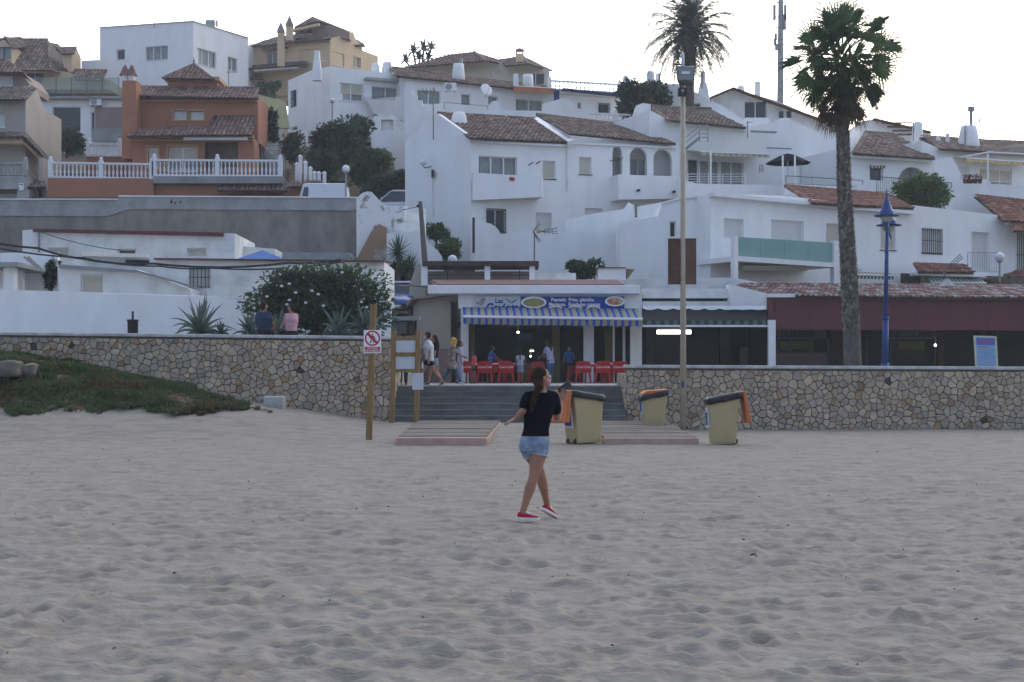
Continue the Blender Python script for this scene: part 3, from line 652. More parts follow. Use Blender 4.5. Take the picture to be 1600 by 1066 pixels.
# --- modern white house
th = H('modern_house', 'large cubic white house with flat roof on the hilltop at upper left', 300, 140, 126)
a = Pl(156, 128.6, 302, 126); b = Pl(302, 126, 388, 132.2)
facade(th, a, [(156, 140), (127, 140), (127, 95), (156, 93.5), (156, 43), (302, 33), (302, 140)], [(182, 78, 195, 94, 'K', None), (227, 73.5, 262, 95, 'G', None)], 11)
facade(th, b, [(302.3, 140), (302.3, 33), (388, 59), (388, 140)], [(307, 74, 338, 99, 'G', None), (356, 88, 371, 109, 'G', None)], 9)
mb = MB(); mb.tube([P(322, 38, 131), P(336, 38, 131)], .38, 12); mb.tube([P(338, 37, 131.01), P(341, 37, 131.01)], .3, 12); mb.build('water_tank', GRY, th)
mb = MB()
for p, q in (((156, 43, 128.5), (302, 33, 125.9)), ((302, 33, 125.9), (388, 59, 132.1))): mb.tube([P(*p), P(*q)], .045, 4)
mb.build('roof_edge', GRY, th)
# --- yellow house
th = H('yellow_house', 'yellow ochre villa with stacked tiled roofs and two pointed chimneys on the hilltop', 500, 140, 134)
a = Pl(388, 137, 516, 133.2); b = Pl(516, 133.2, 572, 138)
facade(th, a, [(389, 150), (389, 72), (516, 61), (516, 150)], [(416, 83, 433, 102, 'G', None), (467, 79, 508, 99, 'G', None), (431, 124, 440, 138, 'G', None), (390, 127, 407, 141, 'G', None)], 8, CR)
facade(th, b, [(516, 150), (516, 61), (552, 50), (556, 62), (566, 70), (566, 150)], [(521.5, 80, 538, 100, 'G', None), (552, 87.5, 564, 104, 'G', None)], 8, CR)
roof(th, [[(386, 73, 136.5), (517, 61, 132.5), (512, 46, 138), (428, 60, 139)], [(460, 43, 134), (498, 33.5, 133), (488, 27, 137)], [(498, 33.5, 133), (548, 51, 139), (488, 27, 137)], [(541, 70, 136), (572, 73, 137), (558, 62, 139)]], 'g', tile=.3)
m_ = FP(134.5); wall(th, m_, [(461, 60), (461, 43), (498, 34.5), (546, 50), (546, 60)], [(469, 45, 475, 54), (481, 44, 487, 53)], 5, PK)
for q in ((469, 45, 475, 54), (481, 44, 487, 53)): window(th, m_, *q, kind='K', fm=BLK)
mb = MB(); mb.prism([P(457, 45, 133.9), P(499, 36, 132.8), P(499, 40, 132.8), P(457, 49, 133.9)], (0, .5, 0)); mb.build('cornice', CR, th)
roof(th, [[(386, 108, 135.5), (480, 101, 132.8), (480, 96, 134.3), (386, 103, 136.8)], [(408, 77.5, 135.3), (450, 74.5, 134.5), (450, 72, 136), (408, 75, 136.5)], [(386, 123, 135.8), (412, 124, 134.8), (406, 116, 136.2), (386, 113, 137)]], 'g', 'porch_roof', tile=.3)
for x0, x1, yt in ((434, 444, 53), (447.5, 457.5, 43)):
    p = P((x0+x1)/2, 64 if x0 > 445 else 104, 132.6); w_ = (x1-x0)*132.6/F/2; ht = P(0, yt, 132.6).z-p.z
    mb = MB(); mb.box(p.x-w_, p.y-w_, p.z, p.x+w_, p.y+w_, p.z+ht); c = mb.build('chimney', CR, th)
    mb = MB(); mb.box(p.x-w_*1.1, p.y-w_*1.1, p.z+ht, p.x+w_*1.1, p.y+w_*1.1, p.z+ht+.25); mb.lathe((p.x, p.y, p.z+ht+.25), [(w_*1.5, 0), (w_*1.5, .05), (.04, .75)], 4); mb.build('chimney_cap', PK, c)
awning(th, a, 412, 480, 113, 117, 1.5, [AWW], yt1=107, yb1=112, val=.1)
# --- brown roofed villa, far left
th = H('cream_villa', 'cream villa under a broad brown tiled hip roof with two dormers at the far left', 70, 130, 126)
facade(th, FP(124), [(-60, 140), (-60, 108), (79, 108), (172, 125), (172, 140)], [(40, 113, 68, 128, 'K', None)], 8, CR)
roof(th, [[(-60, 110, 122), (79, 110, 122), (74, 61.5, 127), (-60, 61.5, 127)], [(79, 110, 122), (126, 124, 129), (86, 74, 131), (74, 61.5, 127)], [(118, 125, 122.5), (160, 125.5, 122.5), (168, 109, 125), (112, 108, 125)]], 'b', ridges=[((74, 61.5, 126.9), (79, 110, 121.9)), ((74, 61.5, 126.9), (-20, 61.5, 126.9))], tile=.3)
for (x0, x1, yt, yb, D, wx) in ((-12, 19, 72, 100, 122.4, (-6, 17)),):
    pl = FP(D); wall(th, pl, [(x0, yb), (x0, yt), (6, 62), (x1, yt), (x1, yb)], [(wx[0], 73.5, wx[1], 93)], 3.5, CR, 'dormer'); window(th, pl, wx[0], 73.5, wx[1], 93, 'G', fm=BLK)
    roof(th, [[(21, 76, 122.2), (45, 72, 126), (30, 62, 126.5), (6, 56, 122.2)], [(21, 76, 122.1), (6, 56, 122.1), (-14, 74, 122.1)]][:1], 'b', 'dormer_roof', tile=.3)
pl = Pl(112, 124, 126, 127); wall(th, pl, [(112, 112), (112, 88), (119, 74), (126.5, 90), (126.5, 112)], [(116, 88, 125, 110)], .3, CR, 'dormer'); window(th, pl, 116, 88, 125, 110, 'D', fm=BLK)
mb = MB(); mb.prism([P(96, 84, 124), P(112, 86, 124), P(112, 112, 124), P(100, 105, 124)], (0, 2.5, 0)); mb.build('dormer', CR, th)
roof(th, [[(95, 84, 123.6), (116, 84, 123.6), (120, 73, 125.5), (87, 74, 125.5)]], 'b', 'dormer_roof', tile=.3)
# --- glass balcony house
th = H('white_garage_house', 'white house with glass balustrade roof terrace and dark garage openings', 120, 205, 106)
pl = FP(106)
facade(th, pl, [(40, 262), (40, 153), (215, 153), (215, 262)], [(82, 167, 126, 205, 'D', 'n', 'garage_door'), (142, 175, 148, 212, 'D', 'n', 'door')], 9)
slab(th, pl, 149, 168, 192, 204, -.08, 0, PK, 'garage_door'); slab(th, pl, 148, 203, 200, 223, -.7, -.5, CO, 'low_wall'); slab(th, pl, 60, 152, 215, 156, -.5, .4, CO, 'terrace_slab')
mb = MB(); 
for i, (x0, x1) in enumerate(((44, 66), (67, 90), (91, 114), (115, 138), (139, 162), (163, 188))):
    g = MB(); pb(g, pl, x0, 123, x1, 148, -.42, -.40); g.build('glass_panel', GLB, th); slab(th, pl, x1+.1, 123, x1+.9, 152, -.44, -.38, BLK, 'balustrade_post')
g = MB(); pb(g, pl, 214, 129, 262, 148, 2, 2.03); g.build('glass_panel', GLB, th)
def ac(x, y, D, w_=.8, h=.55, label=''):
    c = P(x, y, D); th = T('air_conditioner', label, 'air conditioner', c); mb = MB(); mb.box(c.x-w_/2, c.y-.3, c.z-h/2, c.x+w_/2, c.y, c.z+h/2); o = mb.build('casing', WP, th); bevel(o, .02)
    mb = MB(); mb.tube([c+V((-w_*.15, -.3, 0)), c+V((-w_*.15, -.315, 0))], h*.42, 16); mb.build('fan_grille', GRY, th)
    mb = MB()
    for s in (-1, 1): mb.box(c.x+s*w_*.35-.02, c.y-.32, c.z-h/2-.06, c.x+s*w_*.35+.02, c.y+.1, c.z-h/2-.003)
    mb.build('bracket', BLK, th); return th
ac(151, 160, 105.9, .78, .52, 'white air conditioner under the glass balcony of the garage house')
# --- beige house at the left edge
th = H('beige_house', 'beige house with brown tiled roofs and balcony at the left edge of the photo', 30, 305, 86)
f = FP(88); s = Pl(40, 88, 78, 93)
facade(th, f, [(-80, 312), (-80, 155), (40, 155), (40, 312)], [(-20, 178, 8, 199, 'S', None), (-40, 300, 28, 312, 'S', 'n', 'garage_door')], 7, BE)
wall(th, s, [(40.2, 312), (40.2, 158), (56, 136), (77, 190), (77, 312)], depth=.4, m=BE, name='side_wall')
roof(th, [[(-60, 156, 87.3), (40, 156, 87.3), (57, 137, 90), (-40, 135, 90)], [(-80, 214, 86.2), (38, 214, 86.2), (38, 207, 87.6), (-80, 207, 87.6)], [(38, 214, 86.2), (76, 254, 90), (74, 243, 91), (38, 207, 87.6)]], 'g')
facade(th, FP(91), [(-60, 140), (-60, 112), (32, 112), (45, 130), (45, 140)], [(-10, 119, 20, 134, 'S', None)], 4, PK, 'upper_wall')
roof(th, [[(-60, 113, 90.3), (34, 113, 90.3), (8, 93, 92), (-60, 88, 92)], [(34, 113, 90.3), (50, 132, 92.5), (10, 93, 92)]], 'b', 'upper_roof')
mb = MB(); mb.prism([P(-80, 216, 86.6), P(36, 216, 86.6), P(36, 224, 86.6), P(-80, 224, 86.6)], (0, .8, 0)); mb.prism([P(36, 216, 86.6), P(70, 250, 89.6), P(70, 258, 89.6), P(36, 224, 86.6)], (0, .8, 0)); mb.build('cornice', CR, th)
q = FP(85.2); slab(th, q, -80, 274, 40, 296, -.1, 1.8, CL, 'balcony'); slab(th, q, 27, 296, 45, 312, -.05, 1, CL, 'pier'); balustrade(th, q, -60, 40, 254, 275, posts=(1,), m=CL); bars(th, Pl(40, 85.2, 68, 88), 40, 68, 254, 274, 4, GRY, yt1=279, yb1=292)
slab(th, FP(86.5), 45, 290, 72, 312, 0, .3, BE, 'garage_wall'); roof(th, [[(45, 293, 85.6), (70, 293, 85.6), (70, 283, 86.6), (45, 283, 86.6)]], 'g', 'garage_roof')
slab(th, q, 31, 287, 38, 298, -.13, -.1, WHP, 'notice'); slab(th, q, 32, 288.5, 37, 290, -.14, -.13, REDS, 'notice_mark'); slab(th, FP(87.5), 69, 250, 75, 312, -1, .2, BE, 'corner_pier')
# --- terracotta house
th = H('terracotta_house', 'terracotta red house with ochre mouldings and tiled roofs behind white balustrades', 300, 305, 88)
f = FP(90)
facade(th, f, [(213, 222), (213, 149), (403, 149), (403, 222)], [(272, 173.5, 291, 187, 'S', None), (297.5, 174.5, 318, 187, 'S', None)], 7, OR, 'upper_wall')
mb = MB()
for x0, x1, y0, y1 in ((269, 293.5, 171, 173), (269, 293.5, 187.5, 189.5), (269, 271.5, 173.1, 187.4), (291.5, 293.5, 173.1, 187.4), (295, 320.5, 171, 173.4), (295, 320.5, 187.5, 190), (295, 297, 173.5, 187.4), (318.3, 320.5, 173.5, 187.4)): pb(mb, f, x0, y0, x1, y1, -.08, -.002)
mb.build('window_surround', YM, th)
g = FP(88.2); facade(th, g, [(207, 304), (207, 217), (397, 217), (397, 304)], [(232, 231, 247, 262, 'S', None), (263, 230, 307, 268, 'H', None), (320, 222, 372, 268, 'O', None)], 1.6, OR)
mb = MB(); pb(mb, g, 318, 220, 374, 268, 1.3, 1.35); mb.build('porch_back', PK, th); window(th, Pl(0, 89.4, 1600, 89.4), 356, 236, 375, 262, 'G')
mb = MB()
for x0, x1, y0, y1 in ((229, 231.8, 227.5, 262), (247.2, 249.8, 227.5, 262), (231.9, 247.1, 227.5, 230.5), (259.5, 262.6, 226, 268), (307.3, 310.3, 226, 268), (262.7, 307.2, 226, 229.6)): pb(mb, g, x0, y0, x1, y1, -.07, -.002)
mb.build('window_surround', YM, th)
mb = MB(); pb(mb, f, 213, 150, 403, 155, -.35, -.002); pb(mb, f, 213, 157, 403, 160, -.2, -.002); pb(mb, g, 203, 212.5, 397, 217, -.4, -.002); pb(mb, g, 203, 218, 397, 221, -.15, -.003); mb.build('moulding', YM, th)
roof(th, [[(212, 150, 89.3), (404, 154, 89.3), (403, 138, 91.5), (216, 136, 91.5)]], 'p', ridges=[((216, 136, 91.5), (403, 138, 91.5))])
roof(th, [[(197, 213, 87), (325, 211, 87), (320, 198, 88.6), (262, 198, 88.6), (214, 206, 88.4)], [(325, 211, 87), (393, 211, 87), (398, 181, 89.9), (333, 181, 89.9)]], 'p', 'porch_roof')
t = FP(91.5); wall(th, t, [(262, 138), (262, 125), (340, 125), (340, 138)], depth=3, m=OR, name='tower_wall')
mb = MB(); pb(mb, t, 258, 121, 344, 127, -.25, 3.2); mb.build('tower_cornice', YM, th)
roof(th, [[(255, 122, 91), (333, 124, 91), (303, 101, 93.2)], [(333, 124, 91), (348, 136, 95), (303, 101, 93.2)]], 'p', 'tower_roof', ridges=[((303, 101, 93.1), (255, 122, 90.9)), ((303, 101, 93.1), (333, 124, 90.9))])
mb = MB(); p = P(303, 101, 93.2); mb.lathe(p, [(.07, 0), (.03, .12), (.07, .18), (.03, .24), (.01, .45)], 8); mb.build('finial', BLK, th)
mb = MB(); pb(mb, FP(88.6), 191, 126, 213, 205, 0, 1.2); pb(mb, FP(88.4), 190, 205, 216, 248, 0, 1.4); ch = mb.build('chimney', OR, th)
for x, y in ((195.5, 118), (206, 121)):
    p = P(x, 127, 89.1); mb = MB(); mb.box(p.x-.16, p.y-.2, p.z, p.x+.16, p.y+.2, p.z+.35); mb.col = (.28, .15, .11); mb.lathe(p+V((0,0,.33)), [(.34, 0), (.28, .12), (.2, .3), (.12, .48), (.03, .62)], 10); mb.build('chimney_pot', TR, ch)
wall(th, Pl(403, 90, 407, 94), [(403, 300), (403, 149), (407, 152), (407, 300)], depth=.3, m=OR, name='side_wall')
mb = MB(); pb(mb, g, 292, 218, 390, 222.5, -.9, -.75); mb.build('awning_case', WP, th)
q = FP(85.2)
slab(th, q, 75, 278.5, 240, 309, 0, 3, OR, 'terrace_wall'); slab(th, q, 240, 276, 441, 287, -.15, 3, CO, 'terrace_slab'); slab(th, q, 240.2, 287.2, 441, 311, .4, 3, OR, 'garage_wall'); slab(th, FP(84.7), 452, 291, 505, 311, .4, 1, OR, 'entrance_wall')
window(th, FP(85.55), 248, 295, 338, 312, 'S', 'n', 'garage_door')
roof(th, [[(340, 298, 84.6), (450, 298, 84.6), (450, 290, 85.6), (344, 290, 85.6)], [(450, 292, 84.4), (505, 292, 84.4), (504, 283, 85.2), (453, 283, 85.2)]], 'p', 'garage_roof')
bal = T('balustrade', 'white concrete balustrade on the terracotta terrace wall, left section', 'balustrade', P(77, 280, 85)); balustrade(bal, FP(85.3), 79, 237, 253, 278, 257, 280.5, posts=(0, .5, 1))
bal = T('balustrade', 'white concrete balustrade above the grey slab, right section', 'balustrade', P(240, 276, 85)); balustrade(bal, FP(85.3), 241, 438, 249, 275.5, 253, 276.5, posts=(0, .5, 1))
bal = T('balustrade', 'short white balustrade on the small terrace below the garages', 'balustrade', P(140, 245, 95)); balustrade(bal, FP(95), 138, 187, 224, 245, posts=(0, 1))
mb = MB(); pb(mb, FP(95), 135, 245.5, 200, 275, 0, 4); mb.build('base_wall', OR, bal)
for i, (x, yt, yb) in enumerate(((464, 256, 280), (469.5, 244, 281), (477.5, 253.5, 281), (485, 262, 281.5), (491.5, 269.5, 282), (498.5, 270, 282), (507, 270, 292))):
    D = 86.5-i*.25; a_, b_ = P(x, yb, D), P(x, yt, D); gp = T('gate_pillar', f'white stair pillar, {["first and set back","second and tallest","third","fourth","fifth","sixth","last and longest, at the foot"][i]} of the row descending from the balustrade', 'pillar', a_, 'white pillars stepping down beside the terrace')
    mb = MB(); mb.box(a_.x-.09, a_.y-.09, a_.z-.4, a_.x+.09, a_.y+.09, b_.z-.06); mb.build('shaft', WP, gp); mb = MB(); mb.lathe((a_.x, a_.y, b_.z-.06), [(.17, 0), (.17, .05), (.03, .14)], 4); mb.build('cap', WP, gp)
mb = MB(); mb.prism([P(460, 262, 86.8), P(510, 290, 85.1), P(510, 312, 85.1), P(460, 312, 86.8)], (0, .3, 0)); o = mb.build('stair_wall', OR, origin=P(480, 300, 86)); top(o, 'terracotta stair wall under the row of white pillars', 'wall')
# --- concrete retaining wall
th = H('retaining_wall', 'long stained concrete retaining wall below the road, with pale coping', 280, 400, 72, 'wall'); f = FP(72)
wall(th, f, [(-260, 420), (-260, 334), (170, 334), (185, 326), (557, 326), (557, 420)], depth=.5, m=CB, name='rough_base'); 
wall(th, Pl(0, 71.93, 1600, 71.93), [(-260, 337), (-260, 312), (185, 312), (185, 307), (557, 309), (557, 329), (200, 327), (168, 338)], depth=.45, m=CO, name='parapet')
slab(th, FP(71.9), -260, 310.6, 185, 312.2, -.04, .5, WP, 'coping'); mb = MB(); mb.prism([P(185, 305.4, 71.86), P(557, 307.6, 71.86), P(557, 309.2, 71.86), P(185, 307.1, 71.86)], (0, .55, 0)); mb.build('coping', WP, th)
mb = MB(); mb.tube([P(266, 318, 71.88), P(268, 311, 71.88)], .02, 4)
for c, x, y, sx, sy in (('V', 268, 317, 1.5, 3), ('a', 273, 318, 1.5, 1.5), ('l', 282, 317, .7, 3)): mb.tube([P(x, y-sy, 71.88), P(x+sx*.5, y, 71.88), P(x+sx, y-sy*.8, 71.88)], .03, 4)
mb.build('graffiti', BLKP, th)
mb = MB(); pb(mb, f, 397, 405, 560, 425, -4, -.1); o = mb.build('roof_slab', CO, origin=P(480, 420, 68)); top(o, 'low grey concrete slab roof at the foot of the retaining wall', 'roof')
# --- weathered white stair wall, steps
th = H('weathered_wall', 'peeling white plaster wall with a rounded crest beside the stepped path', 600, 400, 71, 'wall')
wall(th, FP(71), [(557, 430), (557, 309), (566, 302), (574, 299), (581, 300), (592, 312), (603, 321), (618, 323), (633, 322), (633, 400), (600, 430)], depth=.35, m=W3)
wall(th, FP(70.6), [(546, 425), (580, 362), (592, 350), (604, 356), (604, 440), (540, 440)], depth=.3, m=mat('bare_render', (.30, .19, .12), (.42, .40, .36), .9, bump=.7, lo=.5, hi=.62), name='bare_buttress')
slab(th, FP(73.6), 600, 322, 636, 400, 0, .3, W2, 'road_parapet')
st = T('stepped_path', 'worn white steps climbing beside the tall gabled house', 'steps', P(645, 360, 70))
for i in range(8):
    mb = MB(); y0 = 358-i*4.6; D = 70.7+i*.35; a_, b_ = P(620, y0, D), P(664, y0, D); mb.box(a_.x, D, a_.z-.6, b_.x, D+.8, a_.z); mb.build('step', W2, st)
th = H('curved_parapet', 'smooth white parapet curving down in front of the stepped path', 640, 400, 70, 'wall')
wall(th, FP(70.2), [(604, 440), (604, 365), (630, 362), (655, 364), (668, 377), (684, 392), (690, 400), (694, 440)], depth=.3, m=W1)
# --- shacks behind the promenade
th = H('long_cottage', 'low white cottage with maroon fascia board below the retaining wall', 200, 420, 64)
facade(th, FP(64), [(35, 430), (35, 360), (60, 358), (367, 365), (367, 430)], [(184, 389, 212, 399, 'K', 'n'), (75, 387, 107, 402, 'C', 'n'), (292, 388, 323, 402, 'C', 'n')], 5, W2)
mb = MB(); mb.prism([P(53, 358, 63.9), P(350, 364, 63.9), P(350, 370, 63.9), P(53, 363, 63.9)], (0, -.15, 0)); mb.build('fascia', MAR, th)
mb = MB(); mb.tube([P(61, 363, 63.8), P(61, 404, 63.8)], .05, 6); mb.build('downpipe', GRY, th)
facade(th, FP(66), [(367, 430), (367, 384), (430, 389), (430, 430)], (), 3, W2, 'side_wing')
th = H('lean_to_cottage', 'white lean-to cottage with corrugated roof and barred window', 250, 460, 56)
facade(th, FP(56), [(90, 475), (90, 415), (130, 402), (235, 404), (240, 404), (600, 408), (600, 475)], [(297, 419, 327, 449, 'B', 'n')], 5, W2)
facade(th, FP(54.2), [(92, 475), (92, 413), (210, 420), (298, 452), (298, 475)], [(126, 429, 161, 460, 'C', 'n')], 1.7, W2, 'lean_to_wall')
mb = MB(); mb.prism([P(92, 413, 54), P(210, 422, 54), P(210, 425.5, 54), P(92, 419, 54)], (0, .15, 0)); mb.prism([P(210, 421, 54), P(310, 449, 54), P(310, 452, 54), P(210, 424.5, 54)], (0, .15, 0)); mb.build('eave_beam', GRY, th)
mb = MB(); 
for i in range(28): x = 130+i*3.75; mb.tube([P(x, 402+i*.1, 55.6), P(x, 396+i*.1, 59)], .055, 6)
mb.build('corrugated_roof', CO, th)
mb = MB(); mb.prism([P(240, 403, 55.7), P(600, 407, 55.7), P(600, 410, 55.7), P(240, 406, 55.7)], (0, 4, .25)); mb.build('roof_sheet', RUS, th)
slab(th, FP(55.9), 196, 405, 232, 411, 0, .1, DK2, 'vent_opening')
th = H('white_porch', 'small white porch with grey eaves at the left edge above the long white wall', 15, 455, 54)
slab(th, FP(54), -60, 411, 34, 418, -.4, 3, CO, 'roof'); slab(th, FP(54), 5, 418, 22, 460, 0, .4, W1, 'pillar'); slab(th, FP(55.5), -60, 418, 35, 460, 0, .3, W1, 'wall')
mb = MB()
for x in (36, 42): mb.prism([P(x, 402, 54), P(x+3, 400, 54), P(x+28, 422, 54), P(x+25, 424, 54)], (0, .1, 0))
mb.build('sloping_beam', CL, th); slab(th, FP(57), 0, 395, 90, 460, 0, .3, W1, 'back_wall')
# long white garden wall
th = H('garden_wall', 'long smooth white garden wall along the raised terrace', 190, 520, 48, 'wall')
wall(th, Pl(0, 48, 390, 49.5), [(-260, 545), (-260, 446), (0, 453), (395, 466), (395, 545)], depth=.3)
mb = MB(); a, b = P(-260, 445, 47.9), P(395, 464.6, 49.45); mb.prism([a, b, b-V((0,0,.05)), a-V((0,0,.05))], (0, .45, 0)); mb.build('coping', W1, th)
th = H('side_garden_wall', 'white garden wall with a stepped end left of the blue car', 600, 500, 52, 'wall')
wall(th, FP(52), [(395, 530), (395, 470), (540, 470), (545, 425), (560, 425), (592, 424), (592, 433), (603, 434), (604, 474), (611, 476), (611, 530)], depth=.3)
# --- tall gabled white house
th = H('gabled_house', 'tall white house with gable end, enclosed balcony and three arches in the middle', 735, 400, 78)
gp = Pl(632, 80.5, 735, 77.5); mp = Pl(735, 77.5, 1062, 82)
wall(th, gp, [(633, 415), (633, 224), (655, 200), (673, 178), (684, 178), (735, 214), (735, 415)], depth=.3, m=W1, name='gable_wall')
facade(th, mp, [(735.3, 415), (735.3, 215), (888, 222), (960, 218), (1062, 228), (1062, 415)],
  [(748, 243, 808, 276, 'G', None), (848, 251, 868, 279, 'C', 'r'), (905, 245, 924, 272, 'C', 'r'), (760, 326, 790, 364, 'K', 'xn'), (837, 332, 862, 362, 'S', None), (914, 325, 942, 345, 'S', None),
   (957, 229, 972, 277, 'O', 'arch'), (984, 230, 1011, 277, 'O', 'arch'), (1021, 232, 1050, 279, 'O', 'arch')], 7)
lg = Pl(950, 82.1, 1060, 83.6)
mb = MB(); mb.prism([mp.p(952, 282, 1.6), mp.p(1055, 284, 1.6), mp.p(1055, 224, 1.6), mp.p(952, 222, 1.6)], mp.N*.1); mb.build('loggia_back', W2, th)
mb = MB()
for a_, b_ in ((760, 0),): pass
w2 = Pl(735, 79, 1062, 83.5); window(th, w2, 986, 246, 1010, 278, 'G'); window(th, w2, 961, 244, 972, 276, 'G')
mb = MB(); a_ = [mp.p(735.5, 272), mp.p(838, 279, -1.2), mp.p(838, 279)]
f_ = [(736, 271), (838, 281), (838, 312), (736, 318)]; A_ = [mp.p(736, 271, -.3), mp.p(833, 281, -1.3), mp.p(833, 312, -1.3), mp.p(736, 314, -.3)]
mb.prism(A_, mp.N*.12); B_ = [mp.p(833, 281, -1.3), mp.p(840, 279.5, 0), mp.p(840, 312, 0), mp.p(833, 312, -1.3)]; mb.prism(B_, mp.U*-.12); mb.face([mp.p(736, 314, -.3), mp.p(833, 312, -1.3), mp.p(840, 312, 0), mp.p(736, 314, 0)]); mb.build('balcony', W1, th)
mb = MB(); A_ = [mp.p(954, 276, -.9), mp.p(1050, 279, -.9), mp.p(1050, 313, -.9), mp.p(954, 315, -.9)]; mb.prism(A_, mp.N*.95); mb.build('balcony', W1, th)
for x, y in ((984, 301), (1039, 303)): mb = MB(); mb.tube([mp.p(x, y, -.9), mp.p(x, y, -1.1)], .07, 8); mb.build('spout', BLK, th)
mb = MB(); mb.prism([mp.p(786, 280, -.86), mp.p(793, 281, -.93), mp.p(793, 286, -.93), mp.p(786, 285, -.86)], mp.N*-.02); mb.build('small_sign', REDS, th)
roof(th, [[(734, 216, 76.9), (890, 223, 79.2), (836, 186, 85.5), (684, 177, 83)], [(889, 209, 79.3), (1056, 225, 81.4), (978, 196, 87.5), (838, 179, 86.2)]], 'b', ridges=[((684, 177, 82.9), (836, 186, 85.4)), ((838, 179, 86.1), (978, 196, 87.4))])
mb = MB(); mb.prism([P(833, 186, 84.9), P(840, 183, 85.3), P(897, 218, 79), P(888, 221, 78.8)], (0, .25, -.25)); mb.prism([P(735, 219, 77.2), P(888, 226, 79.2), P(888, 229, 79.2), P(735, 222, 77.2)], (0, .5, 0)); mb.prism([P(890, 222, 79.4), P(1058, 229, 81.7), P(1058, 232, 81.7), P(890, 225, 79.4)], (0, .5, 0)); mb.build('eave_band', WP, th)
pp = MB(); pp.tube([gp.p(677, 262, -.05), gp.p(677.5, 342, -.05)], .03, 6); pp.build('downpipe', W2, th); pp = MB(); pp.tube([mp.p(886, 226, -.05), mp.p(886, 300, -.05)], .035, 6); pp.build('downpipe', W2, th); pp = MB(); pp.tube([mp.p(952, 252, -.08), mp.p(970, 250, -.08), mp.p(972, 246, -.08)], .02, 5); pp.build('bracket_pipe', BLK, th)
for q_ in ((826, 258), (838, 256)): pp = MB(); pp.tube([mp.p(q_[0], q_[1]), mp.p(q_[0]+3, q_[1]-3, -.3)], .03, 5); pp.build('wall_hook', BLK, th)
def chimney(th, x0, x1, yt, yb, D, m=W1, name='chimney', taper=.8, dome=False, n=10):
    c = P((x0+x1)/2, yb, D); r = (x1-x0)/2*D/F; h = P(0, yt, D).z-c.z; mb = MB(); pr = [(r, -.6), (r, 0), (r*(1+taper)/2, h*.6), (r*taper, h*(.85 if dome else 1))]
    if dome: pr += [(r*taper*.85, h*.95), (r*taper*.4, h)]
    mb.lathe(c, pr, n); mb.build(name, m, th, smooth=(n > 6))
chimney(th, 704, 731, 175, 193, 81, taper=.7, dome=True)
ar = MB(); A_, B_ = P(992, 338, 78.3), P(1026, 341, 78.9); d_ = (B_-A_); 
slabo = MB(); Z_ = P(0, 322, 78.3).z-A_.z
for i in range(5):
    for j in range(2):
        a_ = A_+d_*(i/5)+V((0,0,Z_*j/2)); u_ = d_/5; z_ = V((0,0,Z_/2))
        ar.tube([a_, a_+u_+z_], .025, 4); ar.tube([a_+z_, a_+u_], .025, 4); ar.tube([a_+z_/2, a_+u_/2+z_, a_+u_+z_/2, a_+u_/2, a_+z_/2], .025, 4)
lt = T('lattice_screen', 'cream lattice block screen on the courtyard wall below the arches', 'screen', P(1009, 340, 78.6)); ar.build('lattice', BE, lt); mb = MB(); mb.prism([P(991, 339, 78.5), P(1027, 342, 79.1), P(1027, 323, 79.1), P(991, 321, 78.5)], (0, .1, 0)); mb.build('backing', DK2, lt)
th = H('courtyard_wall', 'high white courtyard wall with stepped top in front of the gabled house', 860, 430, 74, 'wall')
wall(th, FP(74), [(742, 440), (742, 340), (755, 347), (768, 350), (778, 358), (782, 366), (830, 360), (980, 364), (980, 440)], depth=.4, name='lower_wall')
wall(th, FP(76), [(884, 380), (884, 344), (920, 335), (975, 327), (982, 316), (991, 321), (992, 340), (1030, 342), (1030, 380)], depth=.3, name='upper_wall')
slab(th, FP(75.9), 738, 340, 742, 395, 0, .2, BLK, 'gap_door')
th = H('stepped_white_house', 'plain white block house with one slim window behind the floodlight pole', 1050, 440, 70)
facade(th, FP(70.5), [(970, 450), (970, 348), (1028, 338), (1035, 317), (1060, 310), (1112, 305), (1112, 450)], [(1046, 346, 1056, 371, 'K', 'n')], 5)
mb = MB(); mb.prism([P(1034, 316, 70.4), P(1060, 309, 70.4), P(1112, 303, 70.4), P(1112, 306, 70.4), P(1060, 312, 70.4), P(1034, 319, 70.4)], (0, .6, 0)); mb.build('coping', WP, th)
# --- terraced row at right
rp = Pl(1110, 69.5, 1600, 79)
th = H('white_terrace_house', 'long white two storey terrace with frosted glass balcony and red tiled roofs at right', 1300, 440, 72)
facade(th, rp, [(1110, 450), (1110, 303), (1230, 306), (1416, 330), (1428, 321), (1560, 336), (1572, 343), (1760, 357), (1760, 465)],
  [(1131, 341, 1162, 372, 'S', 'n'), (1205, 343, 1256, 376, 'S', 'n'), (1291, 349, 1318, 395, 'C', 'n', 'door'), (1376, 355, 1399, 390, 'C', 'r'), (1441, 357, 1471, 395, 'B', 'r'), (1518, 362, 1546, 424, 'S', 'n', 'door'), (1589, 365, 1625, 432, 'B', 'n')], 6)
roof(th, [[(1272, 318, 71.6), (1428, 326, 75), (1384, 304, 80), (1228, 291, 77)], [(1568, 345, 77.3), (1700, 352, 80.2), (1660, 316, 84), (1522, 307, 82)]], 'r', ridges=[((1228, 291, 76.9), (1384, 304, 79.9)), ((1228, 291, 76.9), (1272, 318, 71.5))], tile=.28)
mb = MB()
for x0, y0, x1, y1 in ((1108, 302, 1280, 318), (1280, 320, 1422, 330.5), (1568, 347, 1700, 355)):
    mb = MB(); a_, b_ = rp.p(x0, y0, -.35), rp.p(x1, y1, -.35); mb.prism([a_, b_, b_-V((0,0,.16)), a_-V((0,0,.16))], rp.N*.5); mb.build('cornice', WP, th)
bp = Pl(1150, 67.5, 1306, 70.2)
